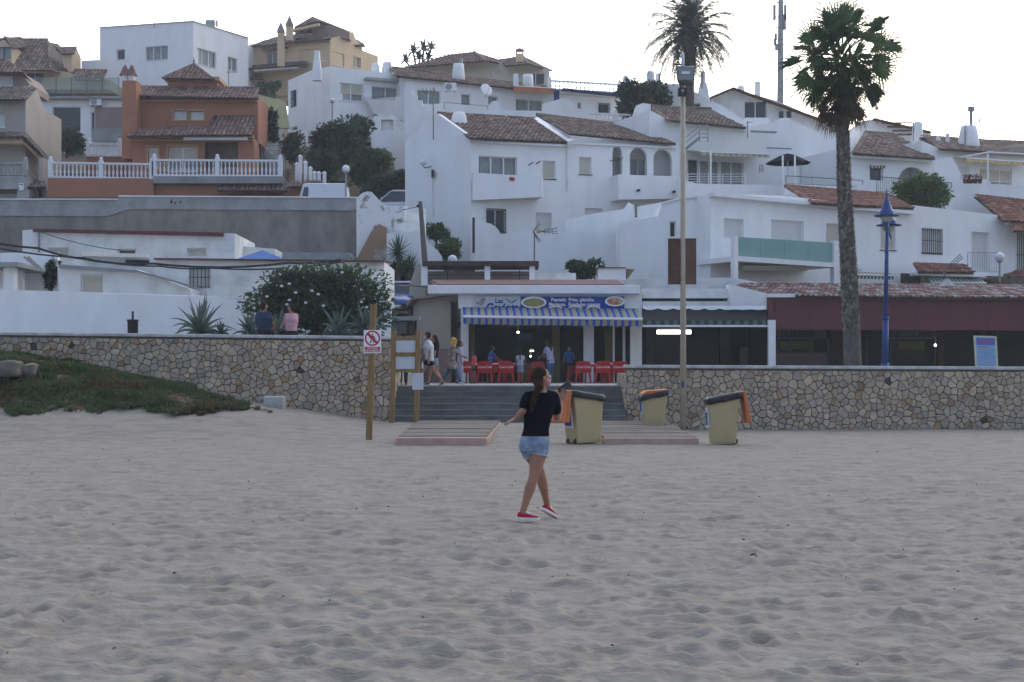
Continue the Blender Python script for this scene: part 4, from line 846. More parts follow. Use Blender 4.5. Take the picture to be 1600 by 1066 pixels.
mb = MB(); a_, b_, c_, d_ = bp.p(1150, 400), bp.p(1306, 411), bp.p(1306, 418), bp.p(1150, 408); mb.prism([a_, b_, c_, d_], bp.N*3); bs = mb.build('balcony_slab', WP, th)
for i in range(4):
    x0, x1 = 1153+i*37.4, 1153+i*37.4+37; y = lambda x: 370+(x-1153)*.06; z = lambda x: 400+(x-1153)*.07; mb = MB(); mb.prism([bp.p(x0, y(x0), .1), bp.p(x1, y(x1), .1), bp.p(x1, z(x1), .1), bp.p(x0, z(x0), .1)], bp.N*.03); mb.build('glass_panel', GLG, bs)
for x0, x1, y0, y1 in ((1303, 1311, 376, 446), (1147, 1153, 369, 445)): slab(th, bp, x0, y0, x1, y1, -.02, .25, WP, 'post')
gp_ = Pl(1150, 70.6, 1310, 73.4); mb = MB(); pb(mb, gp_, 1150, 408, 1312, 456, -.2, -.1); mb.build('porch_wall', mat('grey_render', (.34, .36, .38), (.30, .32, .34), 1), th)
gq = Pl(1150, 70.35, 1310, 73.15)
for q in ((1162, 425, 1190, 437), (1201, 426, 1222, 437), (1248, 429, 1276, 441)): window(th, gq, *q, kind='S', opt='n')
awning(th, Pl(1150, 69.2, 1310, 71.6), 1150, 1250, 408, 424, .6, [AWC], yt1=411, yb1=425, n=24)
cn = Pl(1428, 74, 1520, 76); roof(th, [[(1436, 425, 72.5), (1522, 426, 74.4), (1506, 414, 75.8), (1427, 411, 74.2)]], 'r', 'canopy_roof')
mb = MB(); mb.prism([P(1430, 425.5, 72.6), P(1540, 428.5, 75), P(1540, 433, 75), P(1430, 430, 72.6)], (0, 2.4, 0)); mb.build('canopy_slab', WP, th)
awning(th, Pl(1440, 73.5, 1540, 75.5), 1447, 1534, 434, 448, .3, [AWG, AWW], n=30, yt1=437, yb1=449)
roof(th, [[(1574, 432, 75.8), (1660, 436, 77.5), (1650, 425, 79), (1588, 423, 77.5)], [(1583, 361, 76.5), (1660, 363, 78), (1655, 352, 79.2), (1590, 351, 77.8)]], 'r', 'canopy_roof')
rr_ = Pl(1512, 75.8, 1562, 76.8); railing(th, rr_, 1512, 1561, 395, 425, GRY, sp=.16, name='balcony_railing'); slab(th, rr_, 1508, 425.5, 1565, 430, -.1, .8, WP, 'balcony_slab')
railing(th, Pl(1309, 73, 1335, 73.5), 1311, 1335, 384, 412, BLK, name='balcony_railing'); slab(th, Pl(1309, 73, 1335, 73.5), 1311, 412, 1345, 420, -.1, .6, WP, 'balcony_slab')
awning(th, Pl(1335, 72.5, 1400, 73.5), 1325, 1390, 424, 436, .3, [AWC, AWK], n=24, yt1=427, yb1=438)
mb = MB(); pb(mb, Pl(1335, 73, 1440, 74.5), 1399, 428, 1428, 452, -.5, -.4); mb.build('shutter_panel', DK2, th); mb = MB(); pb(mb, Pl(1560, 76, 1600, 76.5), 1570, 433, 1594, 456, -.4, -.3); mb.build('reed_screen', mat('reed', (.12, .10, .075), (.08, .07, .05), 5), th)
# --- upper right houses
th = H('awning_house', 'white house with striped awning, glazed terrace and tiled roof behind the floodlight pole', 1120, 290, 84)
f = Pl(1045, 83, 1250, 86)
facade(th, f, [(1015, 320), (1015, 172), (1050, 190), (1165, 200), (1230, 186), (1300, 215), (1330, 235), (1330, 320)], [(1075, 248, 1092, 289, 'K', 'n', 'door'), (1094, 250, 1124, 289, 'G', 'n', 'door'), (1126, 251, 1162, 289, 'G', 'n', 'door'), (1250, 262, 1298, 286, 'S', 'n')], 7)
roof(th, [[(1045, 188, 82.3), (1166, 200, 84), (1110, 170, 90), (1018, 168, 88.5)]], 'b', ridges=[((1018, 168, 88.4), (1110, 170, 89.9)), ((1018, 168, 88.4), (1045, 188, 82.2))])
mb = MB(); mb.prism([P(1045, 190, 82.6), P(1166, 202, 84.3), P(1166, 205, 84.3), P(1045, 193, 82.6)], (0, .4, 0)); mb.build('eave_band', WP, th)
awning(th, f, 1072, 1179, 235, 249, 1.6, [AWD, AWC], n=24, yt1=239, yb1=253)
t_ = Pl(1065, 79.5, 1240, 82); bars(th, t_, 1075, 1165, 272, 288, 4, WP, posts=(0, .35, .6, 1)); wall(th, t_, [(1062, 330), (1062, 280), (1090, 287), (1245, 290), (1245, 330)], depth=.3, name='parapet')
mb = MB()
for x in (1109, ): mb.tube([t_.p(x, 236, -.1), t_.p(x, 288, -.1)], .05, 6)
mb.build('terrace_post', WP, th)
fs = T('fire_stair', 'grey steel roof stair with handrails against the white wall', 'stairs', P(1090, 230, 81)); mb = MB()
for dy in (0, 8, 16): mb.tube([P(1070, 232-dy, 82), P(1092, 214-dy, 82)], .03, 4)
for x in (1093, 1106): mb.tube([P(x, 222, 82), P(x, 194, 82)], .04, 4)
for y in (196, 203, 209, 215): mb.tube([P(1093, y, 82), P(1106, y, 82)], .025, 4)
mb.build('handrail', GRY, fs); mb = MB(); mb.prism([P(1070, 232, 82), P(1092, 214, 82), P(1092, 218, 82), P(1070, 236, 82)], (0, .7, 0)); mb.build('stringer', GRY, fs)
g = Pl(1230, 85, 1330, 83); railing(th, Pl(1228, 80, 1350, 81), 1228, 1348, 275, 287, BLK, sp=1.4, yt1=282, yb1=292); wall(th, Pl(1228, 80, 1350, 81), [(1226, 305), (1226, 286), (1348, 293), (1348, 318)], depth=.3, name='parapet')
mb = MB(); a_ = Pl(1120, 84.6, 1260, 86); pb(mb, a_, 1163, 208, 1202, 210.5, -1, -.8); pb(mb, a_, 1187, 234, 1225, 236, -1, -.9); mb.build('ledge', GRY, th)
lan = T('wall_lantern', 'small black lattice wall panel beside the striped awning', 'wall ornament', P(1189, 264, 83)); bars(lan, FP(83), 1187, 1192, 258, 270, 4, BLK, 'panel', posts=(0, 1))
pa = T('parasol', 'dark blue open parasol on the white terrace', 'parasol', P(1231, 285, 81.5)); c = P(1231, 255, 81.5); R_ = 36*81.5/F
mb = MB(); n = 8; apex = c+V((0,0,.52)); ring = [c+V((R_*math.cos(2*math.pi*(i+.5)/n), R_*.9*math.sin(2*math.pi*(i+.5)/n), 0)) for i in range(n)]; inn = [c+V((0,0,.42))+(p-c)*.3 for p in ring]
for i in range(n): mb.prism([ring[i], ring[(i+1) % n], inn[(i+1) % n], inn[i]], (0, 0, -.03)); mb.prism([inn[i], inn[(i+1) % n], apex], (0, 0, -.03))
mb.build('canopy', NAVY, pa); mb = MB(); mb.tube([c-V((0,0,1.2)), apex], .03, 6); mb.build('pole', WP, pa)
for x in (1223, 1242): mb = MB(); mb.tube([P(x, 290, 80.3), P(x, 243, 80.3)], .055, 6); mb.build('post', WP, th)
# house with arch
th = H('arched_porch_house', 'white house with wide arched porch and brown roof right of the large palm', 1400, 290, 84)
f = Pl(1320, 82.5, 1460, 85)
facade(th, f, [(1318, 330), (1318, 232), (1335, 241), (1460, 250), (1460, 330)], [(1359, 257, 1380, 282, 'K', 'n'), (1402, 259, 1450, 320, 'O', 'arch')], 6)
mb = MB(); pb(mb, f, 1396, 250, 1458, 322, 1.4, 1.5); mb.build('porch_back', W2, th); roof(th, [[(1332, 240, 81.8), (1461, 248, 84.2), (1396, 210, 90), (1352, 207, 89)]], 'b', ridges=[((1352, 207, 88.9), (1396, 210, 89.9))])
mb = MB(); mb.prism([P(1332, 242, 82), P(1461, 250, 84.4), P(1461, 253, 84.4), P(1332, 245, 82)], (0, .4, 0)); mb.build('eave_band', WP, th)
awning(th, f, 1359, 1380, 257, 264, .15, [AWC, AWK], n=8); railing(th, Pl(1370, 80.5, 1487, 82.5), 1370, 1487, 276, 300, BLK, yt1=286, yb1=294); wall(th, Pl(1340, 80.6, 1487, 82.6), [(1340, 330), (1340, 288), (1370, 292), (1487, 296), (1487, 340)], depth=.3, name='parapet')
# rightmost
th = H('yellow_awning_house', 'white house with yellow striped awning and large chimney at the upper right edge', 1540, 300, 87)
f = Pl(1470, 85.5, 1600, 88)
facade(th, f, [(1440, 340), (1440, 220), (1470, 233), (1720, 250), (1720, 350)], [(1495, 259, 1515, 285, 'S', 'n', 'door'), (1531, 262, 1581, 296, 'H', 'n')], 7)
roof(th, [[(1470, 233, 84.8), (1720, 248, 90), (1700, 225, 95), (1438, 217, 90)]], 'b', ridges=[((1438, 217, 89.9), (1700, 225, 94.9))])
awning(th, f, 1490, 1594, 246, 256, 1.0, [AWY, AWC], n=24, yt1=253, yb1=263)
wall(th, Pl(1450, 82.5, 1600, 84), [(1455, 340), (1462, 250), (1487, 245), (1497, 262), (1506, 282), (1545, 280), (1548, 288), (1700, 294), (1700, 340)], depth=.3, name='parapet')
bars(th, Pl(1540, 83, 1600, 84), 1548, 1590, 284, 292, 2, WP); 
chimney(th, 1497, 1530, 197, 224, 88, taper=.72, dome=False, name='chimney'); mb = MB(); mb.tube([P(1517.5, 200, 88), P(1517.5, 172, 88)], .1, 8); mb.tube([P(1517.5, 174, 88), P(1517.5, 167, 88)], .2, 8); mb.build('flue', GRY, th)
chimney(th, 1462, 1470, 213, 221, 88, name='chimney', taper=1, n=4); chimney(th, 1477, 1484, 209, 222, 88, name='chimney', taper=1, n=4)
for x0, x1, y0, y1 in ((1543, 1545, 238, 290),): slab(th, FP(82.4), x0, y0, x1, y1, 0, .08, WP, 'pergola_post')
mb = MB(); mb.tube([P(1544, 238, 82.4), P(1700, 246, 82.4)], .05, 6); mb.tube([P(1500, 246, 85), P(1544, 238, 82.4)], .04, 6); mb.build('pergola_beam', WP, th)
fl = T('flower_pots', 'row of dark red flowering plants on the white parapet at right', 'flowers', P(1520, 283, 82))
# back row on right
th = H('gable_house', 'white gabled house with glazed gable below the phone mast', 1180, 180, 98)
facade(th, FP(98), [(1095, 215), (1095, 160), (1112, 152), (1146, 138), (1215, 158), (1290, 190), (1330, 215), (1330, 250), (1095, 250)], [(1163, 158, 1198, 185, 'K', 'n'), (1216, 172, 1226, 185, 'K', 'n'), (1228, 172, 1238, 185, 'K', 'n')], 8, W2)
mb = MB(); mb.prism([P(1110, 151, 97.5), P(1146, 136, 97.5), P(1290, 188, 97.5), P(1290, 190, 97.5), P(1146, 138.5, 97.5), P(1110, 153.5, 97.5)], (0, 8, 0)); mb.build('roof', RUS, th)
wall(th, FP(92), [(1100, 230), (1100, 170), (1113, 158), (1130, 166), (1165, 190), (1165, 184), (1202, 184), (1204, 200), (1218, 186), (1232, 184), (1240, 200), (1330, 214), (1330, 250), (1100, 250)], depth=1, name='terrace_wall')
chimney(th, 1178, 1189, 128, 152, 99, n=4, taper=1); chimney(th, 1151, 1164, 134, 146, 99, dome=True)
th = H('chimney_house', 'white house with tall tapered chimney stacks behind the tree and floodlights', 1050, 170, 97)
facade(th, FP(97), [(985, 200), (985, 150), (1005, 132), (1060, 131), (1095, 148), (1110, 158), (1110, 200)], [(1083, 161, 1095, 168, 'K', 'n')], 6)
chimney(th, 1009, 1024, 111, 136, 97.5, taper=.8, dome=True); chimney(th, 1023, 1033, 115, 136, 98); chimney(th, 1094, 1103, 112, 135, 97.5, n=4, taper=1); chimney(th, 1085, 1112, 130, 158, 97.6, n=4, taper=.5); chimney(th, 972, 983, 118, 140, 97, dome=True)
th = H('stepped_house', 'white house with stepped sloping parapets behind the arched porch house', 1400, 200, 98)
facade(th, FP(98), [(1345, 230), (1345, 190), (1366, 186), (1455, 206), (1455, 240), (1345, 240)], (), 6)
for i in range(4): slab(th, FP(97.4), 1378+i*8, 192+i*6, 1425+i*2, 193.6+i*6, -.3, 0, RUS, 'ledge')
mb = MB(); mb.prism([P(1366, 184, 97.5), P(1455, 205, 97.5), P(1455, 207, 97.5), P(1366, 186.5, 97.5)], (0, 6, 0)); mb.build('roof', RUS, th); chimney(th, 1425, 1442, 190, 222, 92, taper=.95, dome=True)
# --- upper middle row
th = H('terraced_villa', 'long white hillside villa with bulging balcony and pointed chimney at upper middle', 560, 180, 100)
sp_ = Pl(450, 104, 516, 99.5); fp_ = Pl(516, 99.5, 640, 102)
facade(th, sp_, [(450, 215), (450, 126), (487, 110), (516, 104), (516, 215)], [(455.5, 143, 463, 168, 'K', 'bn'), (455, 199, 465, 205, 'K', 'n')], 6)
facade(th, fp_, [(516.3, 215), (516.3, 104), (633, 117), (633, 215)], [(530, 129, 568, 156, 'H', None), (581, 134, 625, 158, 'G', None)], 6)
chimney(th, 486, 505, 92, 112, 99, n=4, taper=.6); chimney(th, 489, 502, 80, 95, 99, n=4, taper=.75)
chimney(th, 580, 594, 99, 113, 104, dome=True); chimney(th, 596, 614, 97, 113, 104, dome=True)
slab(th, fp_, 569, 122, 633, 126, -.5, 0, CL, 'canopy')
mb = MB(); A_ = [fp_.p(580, 156, -.3), fp_.p(617, 156, -2), fp_.p(630, 170, -2), fp_.p(640, 190, -2), fp_.p(590, 178, -.3)]; mb.prism([fp_.p(568, 158, -.6), fp_.p(618, 156, -1.6), fp_.p(632, 176, -1.6), fp_.p(640, 200, -1.6), fp_.p(580, 180, -.6)], fp_.N*1.4); mb.build('balcony', W1, th)
bars(th, Pl(568, 98, 618, 98.5), 569, 616, 152, 158, 2, WIRE, 'railing')
wall(th, FP(96), [(580, 320), (580, 190), (585, 181), (594, 183), (594, 204), (640, 203), (640, 320)], depth=.4, name='lower_wall')
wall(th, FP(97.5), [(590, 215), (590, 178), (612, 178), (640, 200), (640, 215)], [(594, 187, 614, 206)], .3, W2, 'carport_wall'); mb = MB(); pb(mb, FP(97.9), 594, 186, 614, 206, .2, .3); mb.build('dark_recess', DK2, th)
wall(th, FP(98.5), [(470, 225), (452, 205), (478, 204), (482, 230)], depth=.3, name='buttress')
wall(th, FP(95), [(632, 240), (632, 140), (645, 140), (645, 148), (652, 148), (652, 157), (660, 157), (660, 166), (668, 166), (668, 175), (676, 176), (676, 240)], depth=.4, name='stepped_wall')
th = H('tiled_row_house', 'long white single storey house with tiled roof, blue and orange awning and parapet', 760, 170, 101)
f = Pl(635, 100, 860, 104)
facade(th, f, [(633, 215), (633, 118), (860, 142), (860, 215)], [(652, 140, 688, 162, 'G', None), (721, 147, 735, 164, 'G', None), (763, 150, 778, 165, 'G', None), (806, 154, 848, 176, 'G', None)], 6)
roof(th, [[(620, 119, 99.4), (862, 144, 103.4), (850, 136, 108), (608, 105, 104)]], 'b', ridges=[((608, 105, 103.9), (850, 136, 107.9))])
awning(th, f, 791, 856, 139, 148, 1.3, [AWO], yt1=143, yb1=152, val=.35); mb = MB(); mb.prism([f.p(790, 137, -.5), f.p(857, 142, -.5), f.p(857, 144.5, -.5), f.p(790, 140, -.5)], f.N*.4); mb.build('awning_case', AWB, th)
pp_ = Pl(690, 97.5, 860, 99); wall(th, pp_, [(640, 230), (640, 164), (690, 162), (760, 168), (770, 158), (778, 158), (784, 172), (860, 174), (860, 230)], depth=.3, name='parapet'); bars(th, pp_, 694, 762, 160, 171, 1, WIRE, yt1=166)
chimney(th, 706, 727, 100, 118, 103, n=8, taper=.8); mb = MB(); mb.tube([P(720, 100, 103), P(720, 92, 103)], .12, 8); mb.build('flue', GRY, th)
chimney(th, 800, 812, 116, 128, 104, n=4, taper=.8); chimney(th, 816, 834, 117, 130, 105, n=8, taper=.9)
ac(704, 137, 99.6, .75, .52, 'white air conditioner high on the long tiled row house'); 
def dish(x, y, D, r, label, yaw=.5):
    c = P(x, y, D); th = T('satellite_dish', label, 'satellite dish', c); mb = MB(); n_ = V((math.sin(yaw), -math.cos(yaw), .35)).normalized(); a = n_.cross(V((0,0,1))).normalized(); b = a.cross(n_)
    mb.loft([(c-n_*.08, a, b, r*.15, r*.15), (c-n_*.04, a, b, r*.6, r*.6), (c, a, b, r, r), (c+n_*.015, a, b, r*.97, r*.97), (c-n_*.02, a, b, r*.5, r*.5)], 16); mb.build('reflector', WP, th, True)
    mb = MB(); mb.tube([c-b*r*.8, c+n_*r*1.1], .012, 4); mb.ball(c+n_*r*1.1, .05); mb.build('receiver_arm', GRY, th); mb = MB(); mb.tube([c-n_*.08, c-n_*.15-V((0,0,r*1.1))], .025, 6); mb.build('mount', GRY, th)
dish(760, 140, 99.8, .42, 'round grey satellite dish on the tiled row house wall')
th = H('balustrade_house', 'white house with roof balustrade and dark doorway beside the tree', 910, 170, 103)
f = Pl(860, 104, 980, 106); facade(th, f, [(858, 210), (858, 138), (985, 150), (985, 210)], [(935, 161, 952, 176, 'K', 'bn'), (903, 160, 908, 170, 'K', 'n')], 5)
bal = T('balustrade', 'white balustrade on the roof edge against the sky', 'balustrade', P(860, 140, 103)); balustrade(bal, Pl(858, 103.5, 980, 105.5), 858, 968, 125, 140, 131, 146, sp=.3, posts=(0, 1)); slab(th, Pl(858, 103.6, 980, 105.6), 858, 139, 968, 145, 0, 1.5, W1, 'roof_slab')
bal = T('balustrade', 'lower white balustrade on the terrace in front of the barred window', 'balustrade', P(950, 190, 96)); balustrade(bal, Pl(920, 95, 1000, 96.5), 922, 1000, 176, 188, 180, 191, sp=.28, posts=(.5,)); wall(th, Pl(860, 95.1, 1000, 97), [(850, 230), (850, 162), (885, 152), (920, 188), (1000, 192), (1000, 230)], depth=.4, name='terrace_wall')
mb = MB(); mb.prism([f.p(873, 141, -.9), f.p(967, 151, -.9), f.p(967, 153.5, -.9), f.p(873, 143.5, -.9)], f.N*.8); mb.build('awning_case', AWB, th); slab(th, Pl(858, 102, 880, 102.3), 866, 141, 874, 167, 0, .1, AWB, 'folded_awning')
# white tapered chimney things mid
wc = H('white_chimney', 'rough white masonry chimney between the gabled house roof and the awning house', 1000, 205, 84.5, 'chimney')
mb = MB(); mb.prism([P(985, 215, 84.5), P(990, 180, 84.5), P(994, 165, 84.5), P(1005, 161, 84.5), (P(1017, 163, 84.5)), P(1019, 200, 84.5), P(1030, 225, 84.5), P(985, 215, 84.5)][:7], (0, 1.2, 0)); mb.build('stack', W2, wc)
# --- cream hip roofed house at the back
th = H('cream_hip_house', 'cream house with two overlapping hip roofs on the skyline', 760, 130, 122)
facade(th, FP(123), [(640, 150), (640, 106), (758, 95), (790, 97), (826, 99), (859, 109), (859, 150)], [(771, 109, 783, 119, 'C', 'n'), (823, 114, 851, 132, 'K', 'n')], 8, mat('pale_cream', (.56, .53, .44), (.50, .47, .40), 1))
roof(th, [[(625, 107, 121.5), (758, 95, 121), (741, 81, 127), (700, 86, 127)], [(758, 95, 121), (800, 103, 125), (788, 98, 127), (741, 81, 127)], [(790, 103, 121.5), (825, 100, 120.5), (818, 89, 125), (780, 92, 125)], [(825, 100, 120.5), (863, 111, 124.5), (818, 89, 125)]], 'p', ridges=[((741, 81, 126.9), (758, 95, 120.9)), ((818, 89, 124.9), (825, 100, 120.4))], tile=.3)
c_ = P(812, 92, 122); mb = MB(); mb.box(c_.x-.33, c_.y-.3, c_.z-.3, c_.x+.33, c_.y+.3, c_.z+.35)
for s1 in (-1, 1):
    for s2 in (-1, 1): mb.box(c_.x+s1*.25-.07, c_.y+s2*.22-.07, c_.z+.353, c_.x+s1*.25+.07, c_.y+s2*.22+.07, c_.z+.6)
mb.build('chimney', CR, th); mb = MB(); mb.lathe(c_+V((0,0,.6)), [(.5, 0), (.5, .06), (.1, .25)], 4); mb.build('chimney_cap', PK, th)
# --- yellow garden wall behind terracotta house
mb = MB(); mb.prism([P(404, 200, 100), P(404, 148, 100), P(445, 158, 100), P(452, 200, 100)], (0, .4, 0)); o = mb.build('garden_wall', YLW, origin=P(430, 200, 100)); top(o, 'pale yellow garden wall on the slope right of the terracotta house', 'wall')
mb = MB(); mb.prism([P(408, 320, 92), P(408, 228, 93), P(440, 200, 95), P(446, 262, 92), P(446, 320, 91)], (0, .4, 0)); o = mb.build('garden_wall', CO, origin=P(420, 300, 92)); top(o, 'grey side wall between the terracotta house and the bank', 'wall')
# ================================================================= RESTAURANTS
R0 = 60; f = FP(R0)
th = H('seafood_restaurant', 'small white beach restaurant with blue striped awning and open front', 860, 600, R0, 'restaurant')
s = R0/F
mb = MB(); pb(mb, f, 716, 458, 1003, 482, 0, .3); mb.build('front_wall', WP, th)
slab(th, FP(59.6), 668, 445.5, 1000, 459, 0, 6, WP, 'fascia', .02)
mb = MB(); a_, b_ = P(670, 446, 59.7), P(1000, 446, 59.7)
n = 66
for i in range(n):
    x0 = 686+(978-686)*i/n; q0, q1 = P(x0, 446.5, 59.8), P(x0+(5 if i < 60 else 5), 446.5, 59.8); bk = P(x0-6, 440, 63.5)
    mb.tube([P(x0, 446, 59.9), P(x0-10, 439, 64)], .062, 6)
mb.prism([P(680, 446.5, 59.9), P(982, 446.5, 59.9), P(968, 440, 64), P(672, 440, 64)], (0, 0, -.05)); mb.build('roof', MAR, th)
for x0, x1 in ((720, 732), (912, 928), (985, 1003)): slab(th, FP(60.05), x0, 482, x1, 604, 0, .35, WP, 'pillar')
for x0, x1 in ((733.5, 741), (863, 875)): slab(th, FP(60.6), x0, 500, x1, 604, 0, .35, mat('mustard_wall', (.17, .145, .065), (.13, .11, .05), 1), 'pillar')
for x0, x1 in ((945, 957), ): slab(th, FP(61.0), x0, 500, x1, 604, 0, .3, MATS['mustard_wall'], 'pillar')
for x0, x1 in ((957.5, 960.5), (973, 977)): slab(th, FP(60.5), x0, 505, x1, 604, 0, .1, WP, 'door_frame')
# interior shell
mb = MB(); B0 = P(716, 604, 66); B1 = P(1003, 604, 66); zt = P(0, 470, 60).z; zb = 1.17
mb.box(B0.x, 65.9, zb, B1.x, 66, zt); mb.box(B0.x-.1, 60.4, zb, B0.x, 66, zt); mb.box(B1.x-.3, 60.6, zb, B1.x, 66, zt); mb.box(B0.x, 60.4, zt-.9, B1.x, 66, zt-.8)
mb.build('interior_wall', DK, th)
slab(th, FP(65), 760, 572, 800, 604, 0, .7, mat('counter', (.12, .09, .06)), 'counter'); slab(th, FP(65.8), 812, 567, 850, 600, 0, .05, mat('tiled_panel', (.10, .16, .12)), 'kitchen_panel')
slab(th, FP(65.7), 878, 515, 905, 548, 0, .04, mat('framed_print', (.10, .045, .04), (.03, .05, .10), 1.5), 'wall_print'); slab(th, FP(65.7), 810, 520, 832, 533, 0, .04, BLP, 'wall_print')
# sign with lettering
sb = FP(59.85); mb = MB(); pb(mb, sb, 742, 463.5, 813, 487, 0, .12); sg = mb.build('sign_board', PAP, th); mb = MB(); pb(mb, sb, 813.2, 463.5, 975.5, 487, -.002, .118); mb.build('blue_panel', BLU, sg)
def disc(par, x, y, rx, ry, D, m, nm): c = P(x, y, D); mb = MB(); mb.loft([(c, V((1,0,0)), V((0,0,1)), rx*D/F, ry*D/F), (c-V((0,.006,0)), V((1,0,0)), V((0,0,1)), rx*D/F, ry*D/F)], 20); mb.build(nm, m, par)
FD1 = mat('fried_food', (.38, .25, .10), (.24, .26, .10), 6, lo=.45, hi=.55); FD2 = mat('salad_food', (.50, .14, .06), (.45, .42, .30), 6, lo=.45, hi=.55)
disc(sg, 834, 472.5, 20, 9, 59.835, WHP, 'plate'); disc(sg, 834, 473, 17, 6.5, 59.828, FD1, 'food'); disc(sg, 961, 471, 16, 7.8, 59.835, WHP, 'plate'); disc(sg, 961, 471, 12.5, 5.6, 59.828, FD2, 'food')
for x in (868, 899, 927): disc(sg, x, 481.5, 11, 3.5, 59.835, WHP, 'plate'); disc(sg, x, 481.8, 8.5, 2.4, 59.828, FD1, 'food')
o = P(773.5, 473.5, 59.83); text(sg, 'lettering', 'Las', o, V((1,0,0)), 9.6*s, BLU, bold=.03)
o = P(760, 486.3, 59.82); text(sg, 'lettering', 'Gaviotas', o, V((1,0,0)), 17.5*s, BLU, bold=.035, sx=.93)
text(sg, 'lettering', 'Pescado  Frito, plancha,', P(895, 470.8, 59.83), V((1,0,0)), 7.6*s, WHP, bold=.025, align='CENTER', sx=.93); text(sg, 'lettering', 'Mariscos,  Ensaladas caseras', P(897.5, 478.3, 59.83), V((1,0,0)), 7.8*s, WHP, bold=.025, align='CENTER', sx=.9)
mb = MB(); D_ = 59.83
mb.prism([P(x, y, D_) for x, y in ((743, 474), (747, 472), (750, 469.5), (752, 466), (755, 465.3), (757, 466.5), (760, 466), (757.5, 467.5), (757.5, 471), (755, 475.5), (752, 477), (748, 476))], (0, -.006, 0)); mb.prism([P(x, y, D_) for x, y in ((751.4, 476.5), (752.2, 476.5), (752.2, 481), (751.4, 481))], (0, -.006, 0))
mb.prism([P(x, y, D_) for x, y in ((787, 465), (793, 467.5), (799, 471.5), (805, 468.5), (811, 464.5), (806, 470.5), (801, 474), (797, 473.5), (792, 469.5))], (0, -.006, 0)); mb.build('seagull_picture', mat('gull_grey', (.20, .21, .22), (.42, .42, .42), 14, lo=.45, hi=.55), sg)
# awning
AB = [mat('awning_blue', (.015, .07, .30)), mat('awning_ochre', (.25, .19, .09)), mat('awning_pale', (.30, .31, .33))]
aw = T('awning', 'blue and ochre striped awning with scalloped valance over the seafood restaurant', 'awning', P(860, 490, 59)); mb = MB(); mv = MB()
ta, tb = P(723, 480, 59.8), P(997, 482.5, 59.8); fa, fb = P(724, 494, 58.2), P(1004, 498, 58.2); n = 25
pat = [(0, .42, 0), (.42, .52, 1), (.52, .60, 2), (.60, .72, 1), (.72, .78, 2), (.78, .88, 1), (.88, 1, 2)]
va = P(0, 505.5, 58.2).z-P(0, 494, 58.2).z
for i in range(n):
    for p, q, k in pat:
        t0, t1 = (i+p)/n, (i+q)/n; mb.mi = k; mv.mi = k
        mb.prism([ta.lerp(tb, t0), ta.lerp(tb, t1), fa.lerp(fb, t1), fa.lerp(fb, t0)], (0, 0, -.015))
        e0, e1 = fa.lerp(fb, t0), fa.lerp(fb, t1); w0, w1 = abs(math.sin(math.pi*(t0*n)))*.035, abs(math.sin(math.pi*(t1*n)))*.035
        mv.prism([e0, e1, e1+V((0,0,va-w1)), e0+V((0,0,va-w0))], (0, .012, 0))
mb.build('canopy', AB, aw); mv.build('valance', AB, aw); mb = MB(); mb.tube([fa+V((0,-.03,-.02)), fb+V((0,-.03,-.02))], .055, 6); mb.build('front_bar', WP, aw)
mb = MB()
for x in (735, 860, 985): mb.tube([P(x, 484, 59.8), P(x+1, 497, 58.3)], .02, 5)
mb.build('folding_arm', GRY, aw)
def lamp_glow(name, label, x, y, D, r, st, shape='ball', w_=0, col=(1, .95, .8)):
    c = P(x, y, D); th = T(name, label, 'lamp', c); m = bpy.data.materials.get('glow_%s' % st) or mat('glow_%s' % st, (.9, .9, .85), None, emit=col, estr=st); mb = MB()
    if shape == 'ball': mb.ball(c, r)
    else: mb.tube([c-V((w_/2,0,0)), c+V((w_/2,0,0))], r, 8)
    mb.build('bulb' if shape == 'ball' else 'tube', m, th); mb = MB(); mb.tube([c+V((0,0,r)), c+V((0,0,r+.3))], .02, 5) if shape == 'ball' else mb.box(c.x-w_/2, c.y-.06, c.z+r+.003, c.x+w_/2, c.y+.06, c.z+r+.06); mb.build('fitting', GRY, th)
lamp_glow('pendant_lamp', 'bright round lamp glowing high inside the seafood restaurant', 809.5, 519.5, 62.5, .05, 7); lamp_glow('ceiling_lamp', 'short bright strip lamp glowing in the restaurant kitchen', 831, 548.5, 64.5, .025, 5, 'tube', .16); lamp_glow('pendant_lamp', 'greenish lamp just below the strip lamp in the restaurant kitchen', 829, 557, 64.6, .04, 4)
lamp_glow('strip_lamp', 'long fluorescent strip lamp lit under the dark canopy beside the seafood restaurant', 1053, 519, 58.5, .075, 5, 'tube', 1.3); lamp_glow('pendant_lamp', 'small lit bulb in the doorway of the disco lounge', 1461.5, 539.5, 62, .05, 9); lamp_glow('pendant_lamp', 'tiny lit lamp beside the white post of the maroon burger bar', 1201, 520, 60.3, .045, 6)
def ptlight(x, y, D, e, c=(1, .9, .7)):
    l = bpy.data.lights.new('lamp_light', 'POINT'); l.energy = e; l.color = c; l.shadow_soft_size = .1; o = bpy.data.objects.new('lamp_light', l); COL.objects.link(o); o.location = P(x, y, D)
ptlight(809, 525, 62, 5); ptlight(829, 552, 64, 7, (.8, 1, .8)); ptlight(1053, 524, 58.3, 3, (.95, 1, .9)); ptlight(1459, 545, 61.6, 1.5)
